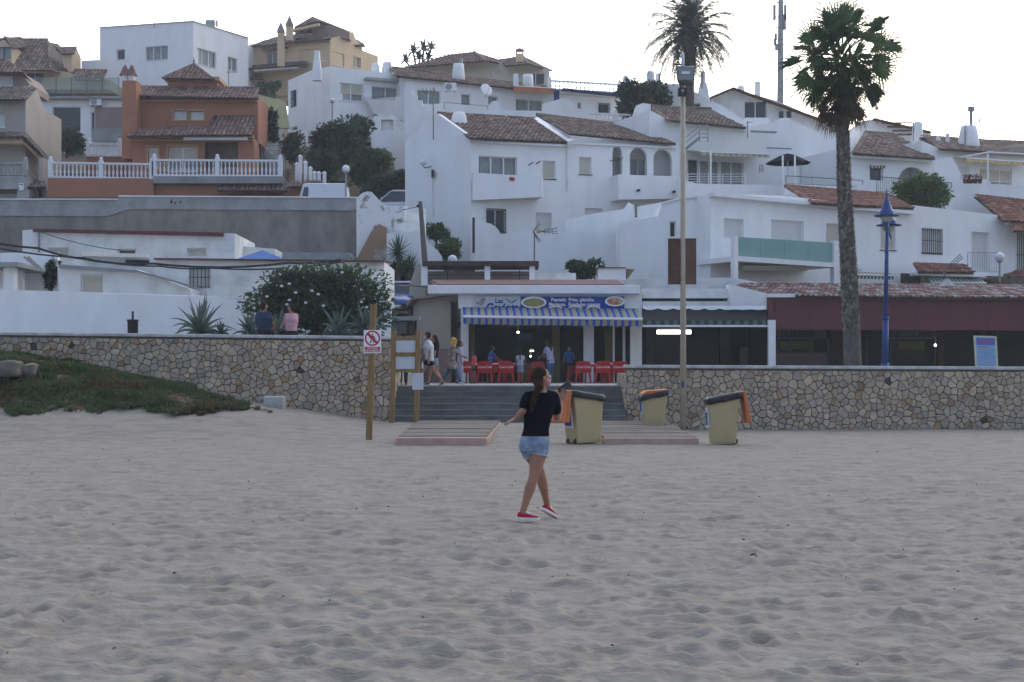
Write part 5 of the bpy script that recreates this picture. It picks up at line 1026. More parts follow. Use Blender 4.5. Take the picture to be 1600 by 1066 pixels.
# --- side wall building left of restaurant
th = H('beige_side_building', 'plain beige building wall with grey base left of the seafood restaurant', 680, 600, 61, 'building')
wl = Pl(645, 64, 720, 60.6); wall(th, wl, [(646, 545), (646, 470), (716, 459), (722, 465), (722, 545)], depth=.25, m=BE); wall(th, wl, [(646, 604), (646, 545.2), (722, 545.2), (722, 604)], depth=.25, m=PK, name='painted_base')
mb = MB(); mb.prism([wl.p(644, 476, -.3), wl.p(652, 466, -.3), wl.p(716, 458, -.3), wl.p(716, 461, -.3), wl.p(654, 469, -.3), wl.p(646, 479, -.3)], wl.N*.5); mb.build('roof_edge', PK, th)
wall(th, FP(66), [(636, 500), (640, 445), (650, 415), (662, 411), (665, 470), (665, 500)], depth=.4, m=BE, name='upper_wall')
# --- pergola terrace over the restaurant
th = H('rooftop_pergola', 'rooftop pergola with white posts and dark reed roof above the restaurant', 750, 440, 66, 'pergola')
for x0, x1 in ((658, 668), (757, 766), (827, 836)): slab(th, FP(65.5), x0, 410, x1, 446, 0, .25, W1, 'post')
slab(th, FP(65.3), 660, 408, 842, 415.5, 0, 2.6, WDD, 'reed_roof'); slab(th, FP(67.5), 668, 424, 832, 446, 0, .2, BE, 'back_wall')
bars(th, FP(65.6), 668, 757, 421, 440, 2, BLK, posts=(0, .35, 1)); bars(th, FP(65.6), 766, 827, 421, 440, 2, BLK, posts=(0, .75, 1))
th = H('roof_parapet', 'rough white rooftop parapet behind the red corrugated roof', 950, 445, 66, 'parapet'); wall(th, FP(66), [(837, 460), (837, 426), (900, 427), (900, 437), (985, 437), (1015, 436), (1145, 434), (1200, 444), (1200, 462)], depth=.4, m=W2)
bx = T('cool_box', 'white box with tilted lid on the restaurant roof', 'box', P(955, 437, 65)); slab(bx, FP(64.8), 936, 419, 978, 438, 0, .8, WP, 'casing'); slab(bx, FP(64.7), 933, 417.5, 978, 419, 0, 1, RUS, 'lid'); mb = MB(); mb.prism([P(978, 420, 64.9), P(992, 421, 64.9), P(980, 436, 64.9)], (0, .5, 0)); mb.build('side_flap', WD, bx)
# --- middle cafe
th = H('canopy_cafe', 'white cafe front with scalloped dark canopy between the two restaurants', 1100, 600, 60, 'cafe')
slab(th, FP(60.2), 1004, 451, 1140, 466, 0, .6, W2, 'upper_fascia'); slab(th, FP(60), 1004, 471, 1140, 478, 0, .4, W2, 'lower_fascia'); slab(th, FP(60.4), 1004, 466, 1140, 471, 0, .3, DK2, 'gap'); wall(th, FP(59.7), [(1140, 484), (1140, 444), (1200, 459), (1200, 484)], depth=1, m=WP, name='side_panel')
mb = MB(); nsc = 8
for i in range(nsc):
    for j in range(8):
        t0, t1 = (i+j/8)/nsc, (i+(j+1)/8)/nsc; x0, x1 = 1004+193*t0, 1004+193*t1; s0, s1 = math.sin(math.pi*j/8), math.sin(math.pi*(j+1)/8)
        mb.face([P(x0, 478, 59.3), P(x1, 478, 59.3), P(x1, 482+2.6*s1, 59.25), P(x0, 482+2.6*s0, 59.25)])
mb.build('white_scallops', WP, th)
mb = MB(); mb.prism([P(1004, 484, 59.9), P(1198, 484, 59.9), P(1198, 504, 58.4), P(1004, 504, 58.4)], (0, 0, -.03)); mb.build('canopy', BKC, th)
mb = MB()
for i in range(28): mb.mi = i % 2; x0 = 1004+i*6.9; mb.prism([P(x0, 501, 58.35), P(x0+6.9, 501, 58.35), P(x0+6.9, 508, 58.35), P(x0, 508, 58.35)], (0, .02, 0))
mb.build('striped_valance', [mat('dark_green', (.02, .05, .045)), mat('grey_green', (.09, .13, .12))], th)
slab(th, FP(58.25), 1004, 508, 1200, 511, 0, .08, WP, 'front_rail'); 
for x0, x1 in ((1201, 1212),): slab(th, FP(58.1), x0, 500, x1, 604, 0, .25, WP, 'post')
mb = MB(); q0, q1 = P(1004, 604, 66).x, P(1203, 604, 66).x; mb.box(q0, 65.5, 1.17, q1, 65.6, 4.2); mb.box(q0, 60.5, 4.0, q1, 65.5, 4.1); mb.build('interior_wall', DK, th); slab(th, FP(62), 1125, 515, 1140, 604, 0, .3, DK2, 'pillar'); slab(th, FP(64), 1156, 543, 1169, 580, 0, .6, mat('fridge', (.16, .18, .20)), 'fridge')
mb = MB(); pb(mb, FP(61.5), 1010, 520, 1120, 600, 0, .05); mb.build('glazing', SHG, th)
# --- maroon restaurant
th = H('maroon_burger_bar', 'long low restaurant with maroon fascia and tiled sheet roof behind the right wall', 1400, 600, 60, 'restaurant')
mb = MB(); mb.prism([P(1199, 462, 59.6), P(1760, 462, 59.6), P(1760, 517, 59.6), P(1199, 515, 59.6)], (0, .3, 0)); mb.build('fascia', MAR, th); 
for i in range(8): slab(th, FP(59.59), 1211+i*55, 464, 1211.6+i*55, 515, 0, .02, BLK, 'panel_joint')
slab(th, FP(59.4), 1200, 459, 1251, 464.5, 0, .5, WP, 'gutter')
TILEC['m'] = [(.23,.10,.09), (.17,.075,.075), (.33,.27,.26), (.26,.14,.11), (.40,.36,.36)]
mb = MB(); tiles(mb, [P(1250, 463, 59.3), P(1760, 467, 59.3), P(1740, 450, 66), P(1160, 443.5, 66), P(1150, 446, 64), P(1205, 459, 59.9)], tile=.2, pal='m', row=.9, h=.06); mb.build('roof', TR, th)
for x0, x1, k in ((1534, 1540, MAR), (1555, 1560, DK2)): slab(th, FP(60.4), x0, 515, x1, 604, 0, .15, k, 'post')
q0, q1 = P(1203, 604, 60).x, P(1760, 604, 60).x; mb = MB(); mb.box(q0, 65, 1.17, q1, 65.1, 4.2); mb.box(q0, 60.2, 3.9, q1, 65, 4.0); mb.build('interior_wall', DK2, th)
w_ = FP(63)
BBR = mat('brown_brick', (.075, .045, .035), (.055, .035, .03), 4)
for x0, x1 in ((1298, 1345), (1465, 1476)): slab(th, w_, x0, 515, x1, 600, 0, .2, BBR, 'brick_pier')
FRM = mat('grey_green_frame', (.075, .10, .105))
for x0, x1, sgn, nt_, tx in ((1212, 1298, 'BURGER', 54, 1222), (1345, 1455, 'DISCO-LABIS', 60, 1391)):
    slab(th, w_, x0, 512, x1, 600, .1, .14, SHG, 'glazing')
    sx0, sx1 = (1214, 1292) if sgn[0] == 'B' else (1388, 1464); mb = MB(); pb(mb, FP(62.8), sx0, 515, sx1, 530, 0, .08); sgo = mb.build('sign_board', FRM, th)
    text(sgo, 'lettering', sgn, P(tx-2 if sgn[0] == 'B' else 1387.5, 526.5, 62.78), V((1,0,0)), (13 if sgn[0] == 'B' else 12)*62.8/F, mat('dull_red_print_'+sgn[0].lower(), (.035, .006, .010)), bold=.03, sx=1.08 if sgn[0] == 'B' else 1.0)
    mb = MB(); pb(mb, FP(62.8), (1219 if sgn[0] == 'B' else 1404), 534, (1271 if sgn[0] == 'B' else 1444), 546, 0, .03); y_ = mb.build('yellow_sign', mat('dim_yellow_'+sgn[0].lower(), (.16, .14, .012)), th)
    mb = MB()
    for j in range(3): pb(mb, FP(62.79), (1223 if sgn[0] == 'B' else 1407), 536+j*3.3, (1267 if sgn[0] == 'B' else 1441), 537+j*3.3, 0, .01)
    mb.build('small_print', BLKP, y_)
    mb = MB()
    for x in ([1214, 1235, 1265, 1293] if sgn[0] == 'B' else [1353, 1390, 1460]): pb(mb, FP(62.7), x, 530, x+2.4, 600, 0, .06)
    mb.build('window_frame', FRM, th)
slab(th, w_, 1476, 530, 1700, 600, .1, .14, SHG, 'glazing'); slab(th, w_, 1345, 520, 1388, 600, -.1, -.05, DK, 'door')
slab(th, FP(62), 1212, 551, 1292, 578, 0, .05, mat('rose_screen', (.13, .085, .095), (.11, .075, .085), 1), 'screen')
mn = T('menu_board', 'leaning menu board with pale yellow frame and blue heading behind the right wall', 'menu board', P(1541, 578, 44)); c0 = [P(1524.5, 577, 44), P(1560, 577, 44), P(1557, 525.5, 44.3), P(1521.5, 524.5, 44.3)]
mb = MB(); mb.prism(c0, (0, .04, 0)); mb.build('frame', mat('cream_frame', (.50, .48, .33)), mn)
def mq(u0, v0, u1, v1, d): 
    g_ = lambda u, v: c0[0].lerp(c0[1], u).lerp(c0[3].lerp(c0[2], u), v)-V((0, d, 0)); return [g_(u0, v0), g_(u1, v0), g_(u1, v1), g_(u0, v1)]
mb = MB(); mb.prism(mq(.08, .02, .92, .95, .012), (0, .01, 0)); sh = mb.build('sheet', mat('pale_blue_print', (.22, .34, .52), (.28, .40, .56), 4), mn)
mb = MB(); mb.prism(mq(.08, .72, .92, .95, .016), (0, .003, 0)); mb.build('heading_panel', mat('heading_blue', (.06, .17, .42)), sh)
mb = MB(); 
for r_ in range(5): mb.prism(mq(.15, .42+r_*.045, .85, .43+r_*.045, .016), (0, .003, 0)); mb.prism(mq(.15, .06+r_*.06, .85, .07+r_*.06, .016), (0, .003, 0))
mb.prism(mq(.08, .36, .92, .375, .016), (0, .003, 0)); mb.build('small_print', mat('faint_print', (.10, .16, .26)), sh)
mb = MB(); mb.prism(mq(.15, .66, .62, .685, .016), (0, .003, 0)); 
for k in range(6): mb.prism(mq(.15+k*.12, .84, .23+k*.12, .895, .02), (0, .003, 0)); mb.prism(mq(.17+k*.12, .765, .25+k*.12, .815, .02), (0, .003, 0))
mb.build('heading_print', mat('mauve_print', (.34, .05, .13)), sh)
# railing kiosk at the terrace edge
th = H('terrace_railing', 'black metal railing with a grey roof strip at the end of the raised terrace', 632, 525, 46, 'railing')
railing(th, FP(47), 612, 646, 503, 523, BLK, sp=.11); slab(th, FP(46.8), 611, 495, 656, 501, -.2, .4, CO, 'roof_strip', .01); slab(th, FP(46.9), 647, 501, 651, 560, 0, .08, BLK, 'post')
# ================================================================= CHAIRS AND TABLES
def chair(x, D, label, yaw=0, first=[None]):
    b = P(x, 0, D); b.z = 1.172
    if first[0] is None:
        th = T('plastic_chair', label, 'chair', (0, 0, 0), 'red plastic restaurant chairs'); o0 = V((0,0,0))
        w_ = .27; mb = MB(); R = []
        pts = [(-w_, .40, -.0), (-w_*1.02, .60, -.03), (-w_*1.0, .74, -.07), (-w_*.75, .80, -.09), (0, .82, -.1), (w_*.75, .80, -.09), (w_, .74, -.07), (w_*1.02, .60, -.03), (w_, .40, 0)]
        mb.prism([(a, -.22+c, z) for a, z, c in pts], (0, .035, 0)); bk = mb.build('backrest', RED, th); bevel(bk, .01)
        mb = MB(); mb.box(-.26, -.22, .38, .26, .25, .42); bevel(mb.build('seat', RED, th), .015)
        for sx in (-1, 1):
            for sy, y in ((-1, -.20), (1, .22)):
                mb = MB(); mb.hexa([(sx*.28-.03, y+sy*.04-.02, 0), (sx*.28+.03, y+sy*.04-.02, 0), (sx*.28+.03, y+sy*.04+.02, 0), (sx*.28-.03, y+sy*.04+.02, 0), (sx*.24-.035, y-.025, .38), (sx*.24+.035, y-.025, .38), (sx*.24+.035, y+.025, .38), (sx*.24-.035, y+.025, .38)]); mb.build('leg', RED, th)
            mb = MB(); mb.box(sx*.29-.03, -.22, .60, sx*.29+.03, .2, .63); mb.box(sx*.29-.025, .16, .40, sx*.29+.025, .2, .60); mb.build('armrest', RED, th)
        ORG0[bk.name] = V((0,0,0)); text(bk, 'lettering', 'Coca-Cola', (0, -.262, .56), V((1,0,0)), .12, WHP, shear=.35, align='CENTER', bold=.005, extr=.002)
        first[0] = th; th.location = b; th.rotation_euler = (0, 0, yaw); return th
    c = copy_tree(first[0]); c['label'] = label; c.location = b; c.rotation_euler = (0, 0, yaw); return c
chs = [(725, 56.6, 'first red chair from the left, by the white pillar'), (757, 56.8, 'red chair behind the child in coral'), (791, 56.6, 'red chair left of the girl in the printed skirt'), (911, 56.8, 'red chair in front of the man in blue'),
       (941, 56.6, 'red chair right of the white pillar with marks'), (969, 56.8, 'last red chair, partly behind the right stone wall')]
for x, D, l in chs: chair(x, D, l, random.uniform(-.06, .06))
for x, D, l, y in ((898, 57.9, 'red chair turned sideways behind the man in blue', 1.4), (781, 58.2, 'red chair facing the beach behind the striped shirt person', 3.1), (838, 58.6, 'red chair hidden behind the walking woman', 2.9), (956, 58.2, 'red chair facing the beach by the door frames', 3.1)): chair(x, D, l, y)
def table(x, D, label, first=[None]):
    b = P(x, 0, D); b.z = 1.172
    if first[0] is None:
        th = T('table', label, 'table', (0, 0, 0), 'white topped restaurant tables'); mb = MB(); mb.box(-.36, -.36, .70, .36, .36, .73); bevel(mb.build('tabletop', WP, th), .01)
        mb = MB(); mb.box(-.34, -.34, .62, .34, .34, .697); mb.build('skirt', RED, th)
        for sx in (-1, 1):
            for sy in (-1, 1): mb = MB(); mb.tube([(sx*.3, sy*.3, 0), (sx*.28, sy*.28, .62)], .025, 6); mb.build('leg', RED, th)
        first[0] = th; th.location = b; return
    c = copy_tree(first[0]); c['label'] = label; c.location = b
for x, l in ((741, 'white topped table between the first two red chairs'), (774, 'white topped table behind the coral child'), (801, 'white topped table beside the girl in the printed skirt'), (927, 'white topped table below the marked pillar'), (955, 'white topped table nearest the right stone wall')): table(x, 57.4, l)
# ================================================================= PLANTS
def leafy(mb, c, r3, n, size, cols, rnd, flat=.0, lumps=9, fill=.45, droop=.2):
    """leaves scattered through overlapping lumps; size in metres"""
    L_ = []
    for i in range(lumps):
        a = rnd.uniform(0, 6.28); q = rnd.uniform(.15, .72); h = rnd.uniform(-.75, .8); k = rnd.uniform(.28, .5); f = math.sqrt(max(.15, 1-h*h*.8))
        L_.append((V((c[0]+r3[0]*q*f*math.cos(a), c[1]+r3[1]*q*f*math.sin(a), c[2]+r3[2]*h*.72)), k, rnd.uniform(.75, 1.25)))
    L_.append((V(c), .6, .9))
    for i in range(n):
        lc, k, sh = rnd.choice(L_); d = V((rnd.gauss(0, 1), rnd.gauss(0, 1), rnd.gauss(0, 1))).normalized(); rr = rnd.uniform(fill, 1.08)
        p = lc+V((d.x*r3[0]*k*rr, d.y*r3[1]*k*rr, d.z*r3[2]*k*rr)); out_ = (d+V((0,0,.4))).normalized()
        a = out_.cross(V((rnd.uniform(-1,1), rnd.uniform(-1,1), rnd.uniform(-1,1)))).normalized(); l = (out_*.6+a.cross(out_)*rnd.uniform(-1, 1)-V((0,0,droop))).normalized()
        s = size*.8*rnd.uniform(.6, 1.35); w_ = s*.26; f = sh*rnd.uniform(.6, 1.35); cc = rnd.choice(cols); mb.col = tuple(x*f for x in cc)
        mb.face([p-a*w_*.3, p+l*s*.5-a*w_, p+l*s, p+l*s*.5+a*w_])
G_OL = [(.055, .092, .042), (.072, .12, .05), (.045, .075, .04)]; G_DK = [(.045, .078, .042), (.062, .10, .05), (.034, .06, .034)]; G_LT = [(.07, .14, .03), (.09, .17, .04), (.05, .10, .03)]
def bush(label, x0, x1, y0, y1, D, n, size, cols=G_DK, name='bush', cat='bush', deep=.7, lumps=10, flowers=None, seed=1, trunk=.4, fill=.45):
    rnd = random.Random(seed); a, b = P(x0, y1, D), P(x1, y0, D); c = (a+b)/2; r3 = ((b.x-a.x)/2*1.1, (b.x-a.x)/2*deep, (b.z-a.z)/2*1.1)
    th = T(name, label, cat, (c.x, c.y, a.z)); mb = MB(); leafy(mb, c, r3, n, size, cols, rnd, lumps=lumps, fill=fill); mb.build('crown', LEAF, th)
    mb = MB(); mb.col = (.10, .075, .055)
    mb.tube([(c.x, c.y, a.z-trunk), (c.x+.03, c.y, c.z)], [.09*r3[0]**.5, .04], 6)
    for i in range(5):
        t = rnd.uniform(0, 6.28); mb.tube([(c.x, c.y, a.z-trunk*.3), (c.x+r3[0]*.35*math.cos(t), c.y+r3[1]*.35*math.sin(t), c.z), (c.x+r3[0]*.6*math.cos(t), c.y+r3[1]*.6*math.sin(t), c.z+r3[2]*.5)], [.04, .03, .012], 5)
    mb.build('trunk', BARK, th)
    if flowers:
        mb = MB(); mb.col = flowers[1]
        for i in range(flowers[0]):
            d = V((rnd.gauss(0, .6), -abs(rnd.gauss(0, 1)), rnd.gauss(0, .8))).normalized(); p = V((c.x+d.x*r3[0]*.95, c.y+d.y*r3[1]*.9, c.z+d.z*r3[2]*.95)); mb.ball(p, flowers[2], flowers[2], flowers[2]*.7, 6, 4)
        mb.build('blossom', MATS.setdefault('bl', mat('blossom', (1, 1, 1), None, attr=True)), th)
    return th
bush('big dark oleander dotted with white blossoms behind the two seated people', 383, 602, 418, 530, 46.8, 17000, .19, G_OL, 'oleander', 'shrub', .5, 26, (34, (.62, .64, .62), .055), 11)
bush('large dark oleander with pink blossoms on the bank below the hillside villa', 482, 562, 188, 262, 90, 5200, .34, G_DK, 'oleander', 'shrub', .8, 14, (10, (.22, .07, .09), .08), 12)
bush('dark tree right of the pink oleander on the bank', 535, 582, 183, 226, 91.5, 2600, .34, G_DK, 'tree', 'tree', .8, 9, None, 13)
bush('green bush with a pale spray at the right of the bank', 545, 612, 226, 292, 87, 4200, .34, [(.045, .085, .028), (.06, .11, .035)], 'bush', 'bush', .8, 12, None, 14)
bush('low dark bush at the left of the bank behind the white pillars', 476, 524, 236, 284, 88.5, 2800, .32, G_DK, seed=15)
bush('wide dark bush along the road behind the globe lamp', 560, 632, 268, 316, 86, 3600, .32, G_DK, seed=16, trunk=.1)
bush('small round clipped shrub against the gabled house', 663, 700, 349, 377, 76.2, 3600, .14, G_LT, 'shrub', 'shrub', .8, 16, None, 17, fill=.5)
bush('wide green shrub below the round clipped one', 682, 726, 371, 410, 75, 3800, .16, G_LT, 'shrub', 'shrub', .8, 16, None, 18)
bush('green feathery bush on the roof edge behind the cool box', 884, 940, 406, 436, 70, 2800, .22, [(.04, .085, .03), (.06, .12, .04)], 'bush', 'bush', .7, 10, None, 19)
bush('dark tree against the sky left of the floodlight pole', 964, 1046, 126, 182, 96.5, 5200, .4, G_DK, 'tree', 'tree', .6, 16, None, 20)
bush('bright green shrub above the terrace house behind the blue lamp post', 1388, 1492, 275, 330, 79, 5600, .26, [(.05, .11, .025), (.075, .15, .035)], 'shrub', 'shrub', .5, 16, None, 21)
bush('dark hedge below the white garage house', 76, 133, 198, 238, 99, 3600, .3, G_DK, 'hedge', 'hedge', .5, 10, None, 22)
bush('dark bush below the yellow villa', 396, 440, 128, 152, 128, 1400, .4, G_DK, seed=23, trunk=1)
bush('small dark plant behind the white porch of the cottages', 68, 92, 404, 452, 57, 900, .2, G_DK, 'shrub', 'shrub', .6, 7, None, 24)
bush('dark undergrowth behind the blue car in the alley', 600, 642, 392, 446, 82, 2600, .34, G_DK, seed=25, trunk=1.5)
bush('dark bush at the edge of the gabled house by the parked car', 616, 636, 268, 300, 85, 900, .3, G_DK, seed=26)
bush('small dark bush at the foot of the bank beside the white van', 512, 545, 283, 312, 82, 1000, .3, G_DK, seed=27, trunk=.1)
bush('dark shrubs between the terracotta house and the yellow garden wall', 404, 438, 170, 250, 94, 2600, .36, G_DK, seed=28, trunk=2)
bush('low scrub on the slope under the villa wall', 440, 486, 206, 262, 93, 1500, .3, [(.06, .07, .03), (.09, .07, .04)], seed=29, trunk=.2)
fp = [o for o in bpy.data.objects if o.name.startswith('flower_pots')][0]
for i, x in enumerate((1508, 1513, 1518, 1524, 1531)):
    c = P(x, 281, 82); mb = MB(); mb.col = (.25, .09, .05); mb.lathe(c-V((0,0,.2)), [(.09, 0), (.13, .22)], 8); mb.col = (.22, .02, .04); leafy(mb, c+V((0,0,.15)), (.22, .2, .2), 60, .12, [(.25, .02, .04), (.12, .03, .04), (.04, .07, .03)], random.Random(i), lumps=3); mb.build('potted_flower', LEAF, fp)
def spiky(mb, c, n, L, w_, cols, rnd, lo=-.1, hi=1.5, bend=.25, seg=4, thick=0):
    for i in range(n):
        a = 2*math.pi*(i*.382+rnd.uniform(-.04, .04)); e = lo+(hi-lo)*((i+.5)/n)**.8; l = L*rnd.uniform(.8, 1.12)
        d = V((math.cos(a)*math.cos(e), math.sin(a)*math.cos(e), math.sin(e))); s = d.cross(V((0,0,1))).normalized(); p = V(c); f = rnd.uniform(.7, 1.25); cc = rnd.choice(cols); mb.col = tuple(x*f for x in cc); prev = None
        for k in range(seg+1):
            t = k/seg; ww = w_*(1-.25*abs(t-.3)/.3 if t < .3 else (1-(t-.3)/.7)**.8)+.001; u_ = s.cross(d).normalized(); cur = [p-s*ww+u_*thick*ww, p+u_*(-thick*ww*.5), p+s*ww+u_*thick*ww]
            if prev: mb.face([prev[0], prev[1], cur[1], cur[0]]); mb.face([prev[1], prev[2], cur[2], cur[1]])
            prev = cur; p = p+d*l/seg; d = (d+V((0,0,-bend*(1-abs(d.z))*rnd.uniform(.6, 1.3)))).normalized()
def agave(label, x, y, D, L, n, seed, w_=.075, bend=.3, cols=None):
    c = P(x, y, D); th = T('agave', label, 'agave', c, None); mb = MB(); spiky(mb, c, n, L, w_, cols or [(.10, .155, .13), (.075, .12, .10), (.13, .19, .165)], random.Random(seed), .1, 1.45, bend, 7, .7); mb.build('leaves', LEAF, th)
    mb = MB(); mb.col = (.12, .11, .07); mb.lathe(c-V((0,0,.35)), [(.12, 0), (.14, .3), (.05, .42)], 8); mb.build('stem', BARK, th)
agave('tall blue green agave with upright blades on the terrace, farthest left', 313, 522, 45, 1.15, 30, 1)
agave('smaller agave behind the person in navy', 392, 524, 45, .72, 22, 2)
agave('agave with a broad leaf between the two seated people', 436, 524, 45.1, .85, 14, 3, .08)
agave('drooping grey green agave in front of the oleander, left of the sign post', 528, 526, 44.6, .95, 18, 4, .10, .55)
agave('wide drooping agave in front of the oleander, right of the sign post', 574, 528, 44.7, 1.05, 20, 5, .11, .55)
agave('small agave tuft at the foot of the tall blue green one', 346, 523, 44.8, .42, 16, 6, .05)
def yucca(label, x, yb, yt, D, L, seed, n=70):
    b, c = P(x, yb, D), P(x, yt, D); th = T('yucca', label, 'yucca', b); mb = MB(); mb.col = (.12, .09, .06); mb.tube([b-V((0,0,.8)), c], [.13, .09], 8); mb.build('trunk', BARK, th)
    mb = MB(); spiky(mb, c, n, L, .035, G_DK+[(.05, .09, .05)], random.Random(seed), -.9, 1.5, .1, 3, .4); mb.build('crown', LEAF, th)
yucca('spiky dark yucca in front of the weathered wall, the taller of two', 622, 440, 396, 69, .95, 1); yucca('lower spiky yucca right of the taller one by the leaning pole', 640, 448, 420, 68.5, .8, 2); yucca('spiky plant on the slope below the yellow villa', 420, 175, 158, 120, 1.3, 3, 60)
bn = T('banana_plant', 'tall broad leaved plant against the sky left of the cream hip roofs', 'plant', P(655, 108, 128)); mb = MB()
for x, y, L in ((646, 82, 1.5), (662, 78, 1.6), (674, 76, 1.4), (655, 92, 1.5), (634, 96, 1.2), (670, 92, 1.3)): spiky(mb, P(x, y, 128), 12, L*.65, .17, [(.06, .10, .07), (.09, .14, .10)], random.Random(x), -.3, 1.4, .35, 4, .3)
mb.build('crown', LEAF, bn); mb = MB(); mb.col = (.12, .12, .08)
for x, y in ((646, 82), (662, 78), (674, 76), (655, 92), (634, 96), (670, 92)): mb.tube([P(655+(x-655)*.4, 112, 128), P(x, y, 128)], .09, 6)
mb.build('trunk', BARK, bn)
# --- fan palm
rnd = random.Random(4); base = P(1331, 572, 47); base.z = 1.17
fpm = T('fan_palm', 'tall fan palm with rough trunk and hanging dead fronds behind the right wall', 'palm tree', base)
ctr = [P(x, y, 47) for x, y in ((1333, 590), (1331.5, 540), (1329, 490), (1326.5, 430), (1322.5, 360), (1319, 300), (1318, 250), (1316.5, 200), (1315, 150), (1314, 120))]; rad = [.28, .265, .255, .245, .225, .205, .19, .18, .17, .13]
mb = MB(); mb.col = (.15, .135, .12); mb.tube(ctr, rad, 14)
def along(t):
    t = max(0, min(.9999, t))*(len(ctr)-1); i = int(t); return ctr[i].lerp(ctr[i+1], t-i), rad[i]+(rad[i+1]-rad[i])*(t-i)
for i in range(1500):
    t = .16+.8*i/1500; p, r_ = along(t); a = i*2.39996+rnd.uniform(-.1, .1); o_ = V((math.cos(a), math.sin(a), 0)); s = V((-o_.y, o_.x, 0)); f = rnd.uniform(.55, 1.3)*(1.1 if t < .5 else .95); mb.col = tuple(x*f for x in rnd.choice([(.30, .27, .24), (.24, .21, .18), (.15, .12, .10)]))
    w_ = rnd.uniform(.035, .06); h_ = rnd.uniform(.07, .13); e_ = rnd.uniform(.02, .055)
    q = p+o_*r_*.97; mb.face([q-s*w_, q+s*w_, q+s*w_*.5+o_*e_+V((0,0,h_)), q-s*w_*.5+o_*e_+V((0,0,h_))]); mb.face([q-s*w_*.5+o_*e_+V((0,0,h_)), q+s*w_*.5+o_*e_+V((0,0,h_)), q+V((0,0,h_*1.1))])
mb.build('trunk', BARK, fpm)
def fan(mb, o, d, Lp, R_, cols, droop, nb=24, spread=2.0, dead=False):
    d = d.normalized(); s = d.cross(V((0,0,1))); s = V((1,0,0)) if s.length < .1 else s; s.normalize(); pts = [o]; p = V(o); dd = V(d)
    for k in range(4): p = p+dd*Lp/4; pts.append(p.copy()); dd = (dd+V((0,0,-droop*.35))).normalized()
    cc = rnd.choice(cols); mb.col = tuple(x*.9 for x in cc) if dead else (.12, .15, .05); mb.tube(pts, [.03, .022, .018, .014, .012], 4); hub = pts[-1]; d = dd; tilt = rnd.uniform(-1.3, 1.3)
    s = (s*math.cos(tilt)+s.cross(d)*math.sin(tilt)).normalized(); nrm = s.cross(d).normalized(); tips = []
    f0 = rnd.uniform(.7, 1.25)
    for k in range(nb+1):
        a = -spread/1+2*spread*k/nb; L = R_*(1-.28*(abs(a)/spread)**2)*rnd.uniform(.9, 1.05); u_ = (d*math.cos(a)+s*math.sin(a)+nrm*.18*abs(math.sin(a))).normalized()
        tips.append((u_, L))
    for k in range(nb):
        (u0, L0), (u1, L1) = tips[k], tips[k+1]; um = ((u0+u1)/2).normalized(); f = f0*rnd.uniform(.75, 1.2); mb.col = tuple(x*f for x in cc); m_ = .27 if not dead else .3
        a, b, c = hub+u0*L0*m_+V((0,0,-.02)), hub+u1*L1*m_+V((0,0,-.02)), hub+um*(L0*(m_+.03))+nrm*.03
        mb.face([hub, a, c]); mb.face([hub, c, b]); dr = droop*rnd.uniform(.6, 1.5)
        v1 = (um+V((0,0,-dr*.5))).normalized(); v2 = (um+V((0,0,-dr*1.5))).normalized(); q = c+v1*L0*.42; w_ = (v1.cross(nrm)).normalized()*.014; t_ = q+v2*L0*.40
        mb.face([a, c, q]); mb.face([c, b, q]) ; mb.face([q-w_, q+w_, t_])
        mb.face([c.lerp(a, .6), q-w_, q+w_, c.lerp(b, .6)])
mb = MB(); cc = P(1314, 99, 47); GP = [(.085, .16, .075), (.11, .20, .085), (.07, .135, .07), (.16, .19, .07)]
for i in range(60):
    a = i*2.39996; e = 1.5-2.2*(i/59)**.85; d = V((math.cos(a)*math.cos(e), math.sin(a)*math.cos(e), math.sin(e))); fan(mb, cc+V((0,0,(.35-.5*i/59)))+V((d.x, d.y, 0))*.12, d, rnd.choice([rnd.uniform(.3, .7), rnd.uniform(.85, 1.2), rnd.uniform(.9, 1.25)]), rnd.uniform(.98, 1.22), GP if i < 48 else [(.07, .10, .03), (.04, .075, .03)], .22+.34*i/59)
mb.build('crown', LEAF, fpm); mb = MB()
for i in range(30):
    a = i*2.39996+.7; e = -.55-.75*rnd.random(); d = V((math.cos(a)*math.cos(e), math.sin(a)*math.cos(e), math.sin(e))); fan(mb, cc+V((0,0,-.25-.9*rnd.random()))+V((d.x, d.y, 0))*.15, d, rnd.uniform(.4, .75), rnd.uniform(.6, .8), [(.17, .105, .065), (.12, .075, .05), (.20, .14, .09)], .55, 18, 1.1, True)
mb.build('dead_fronds', LEAF, fpm)
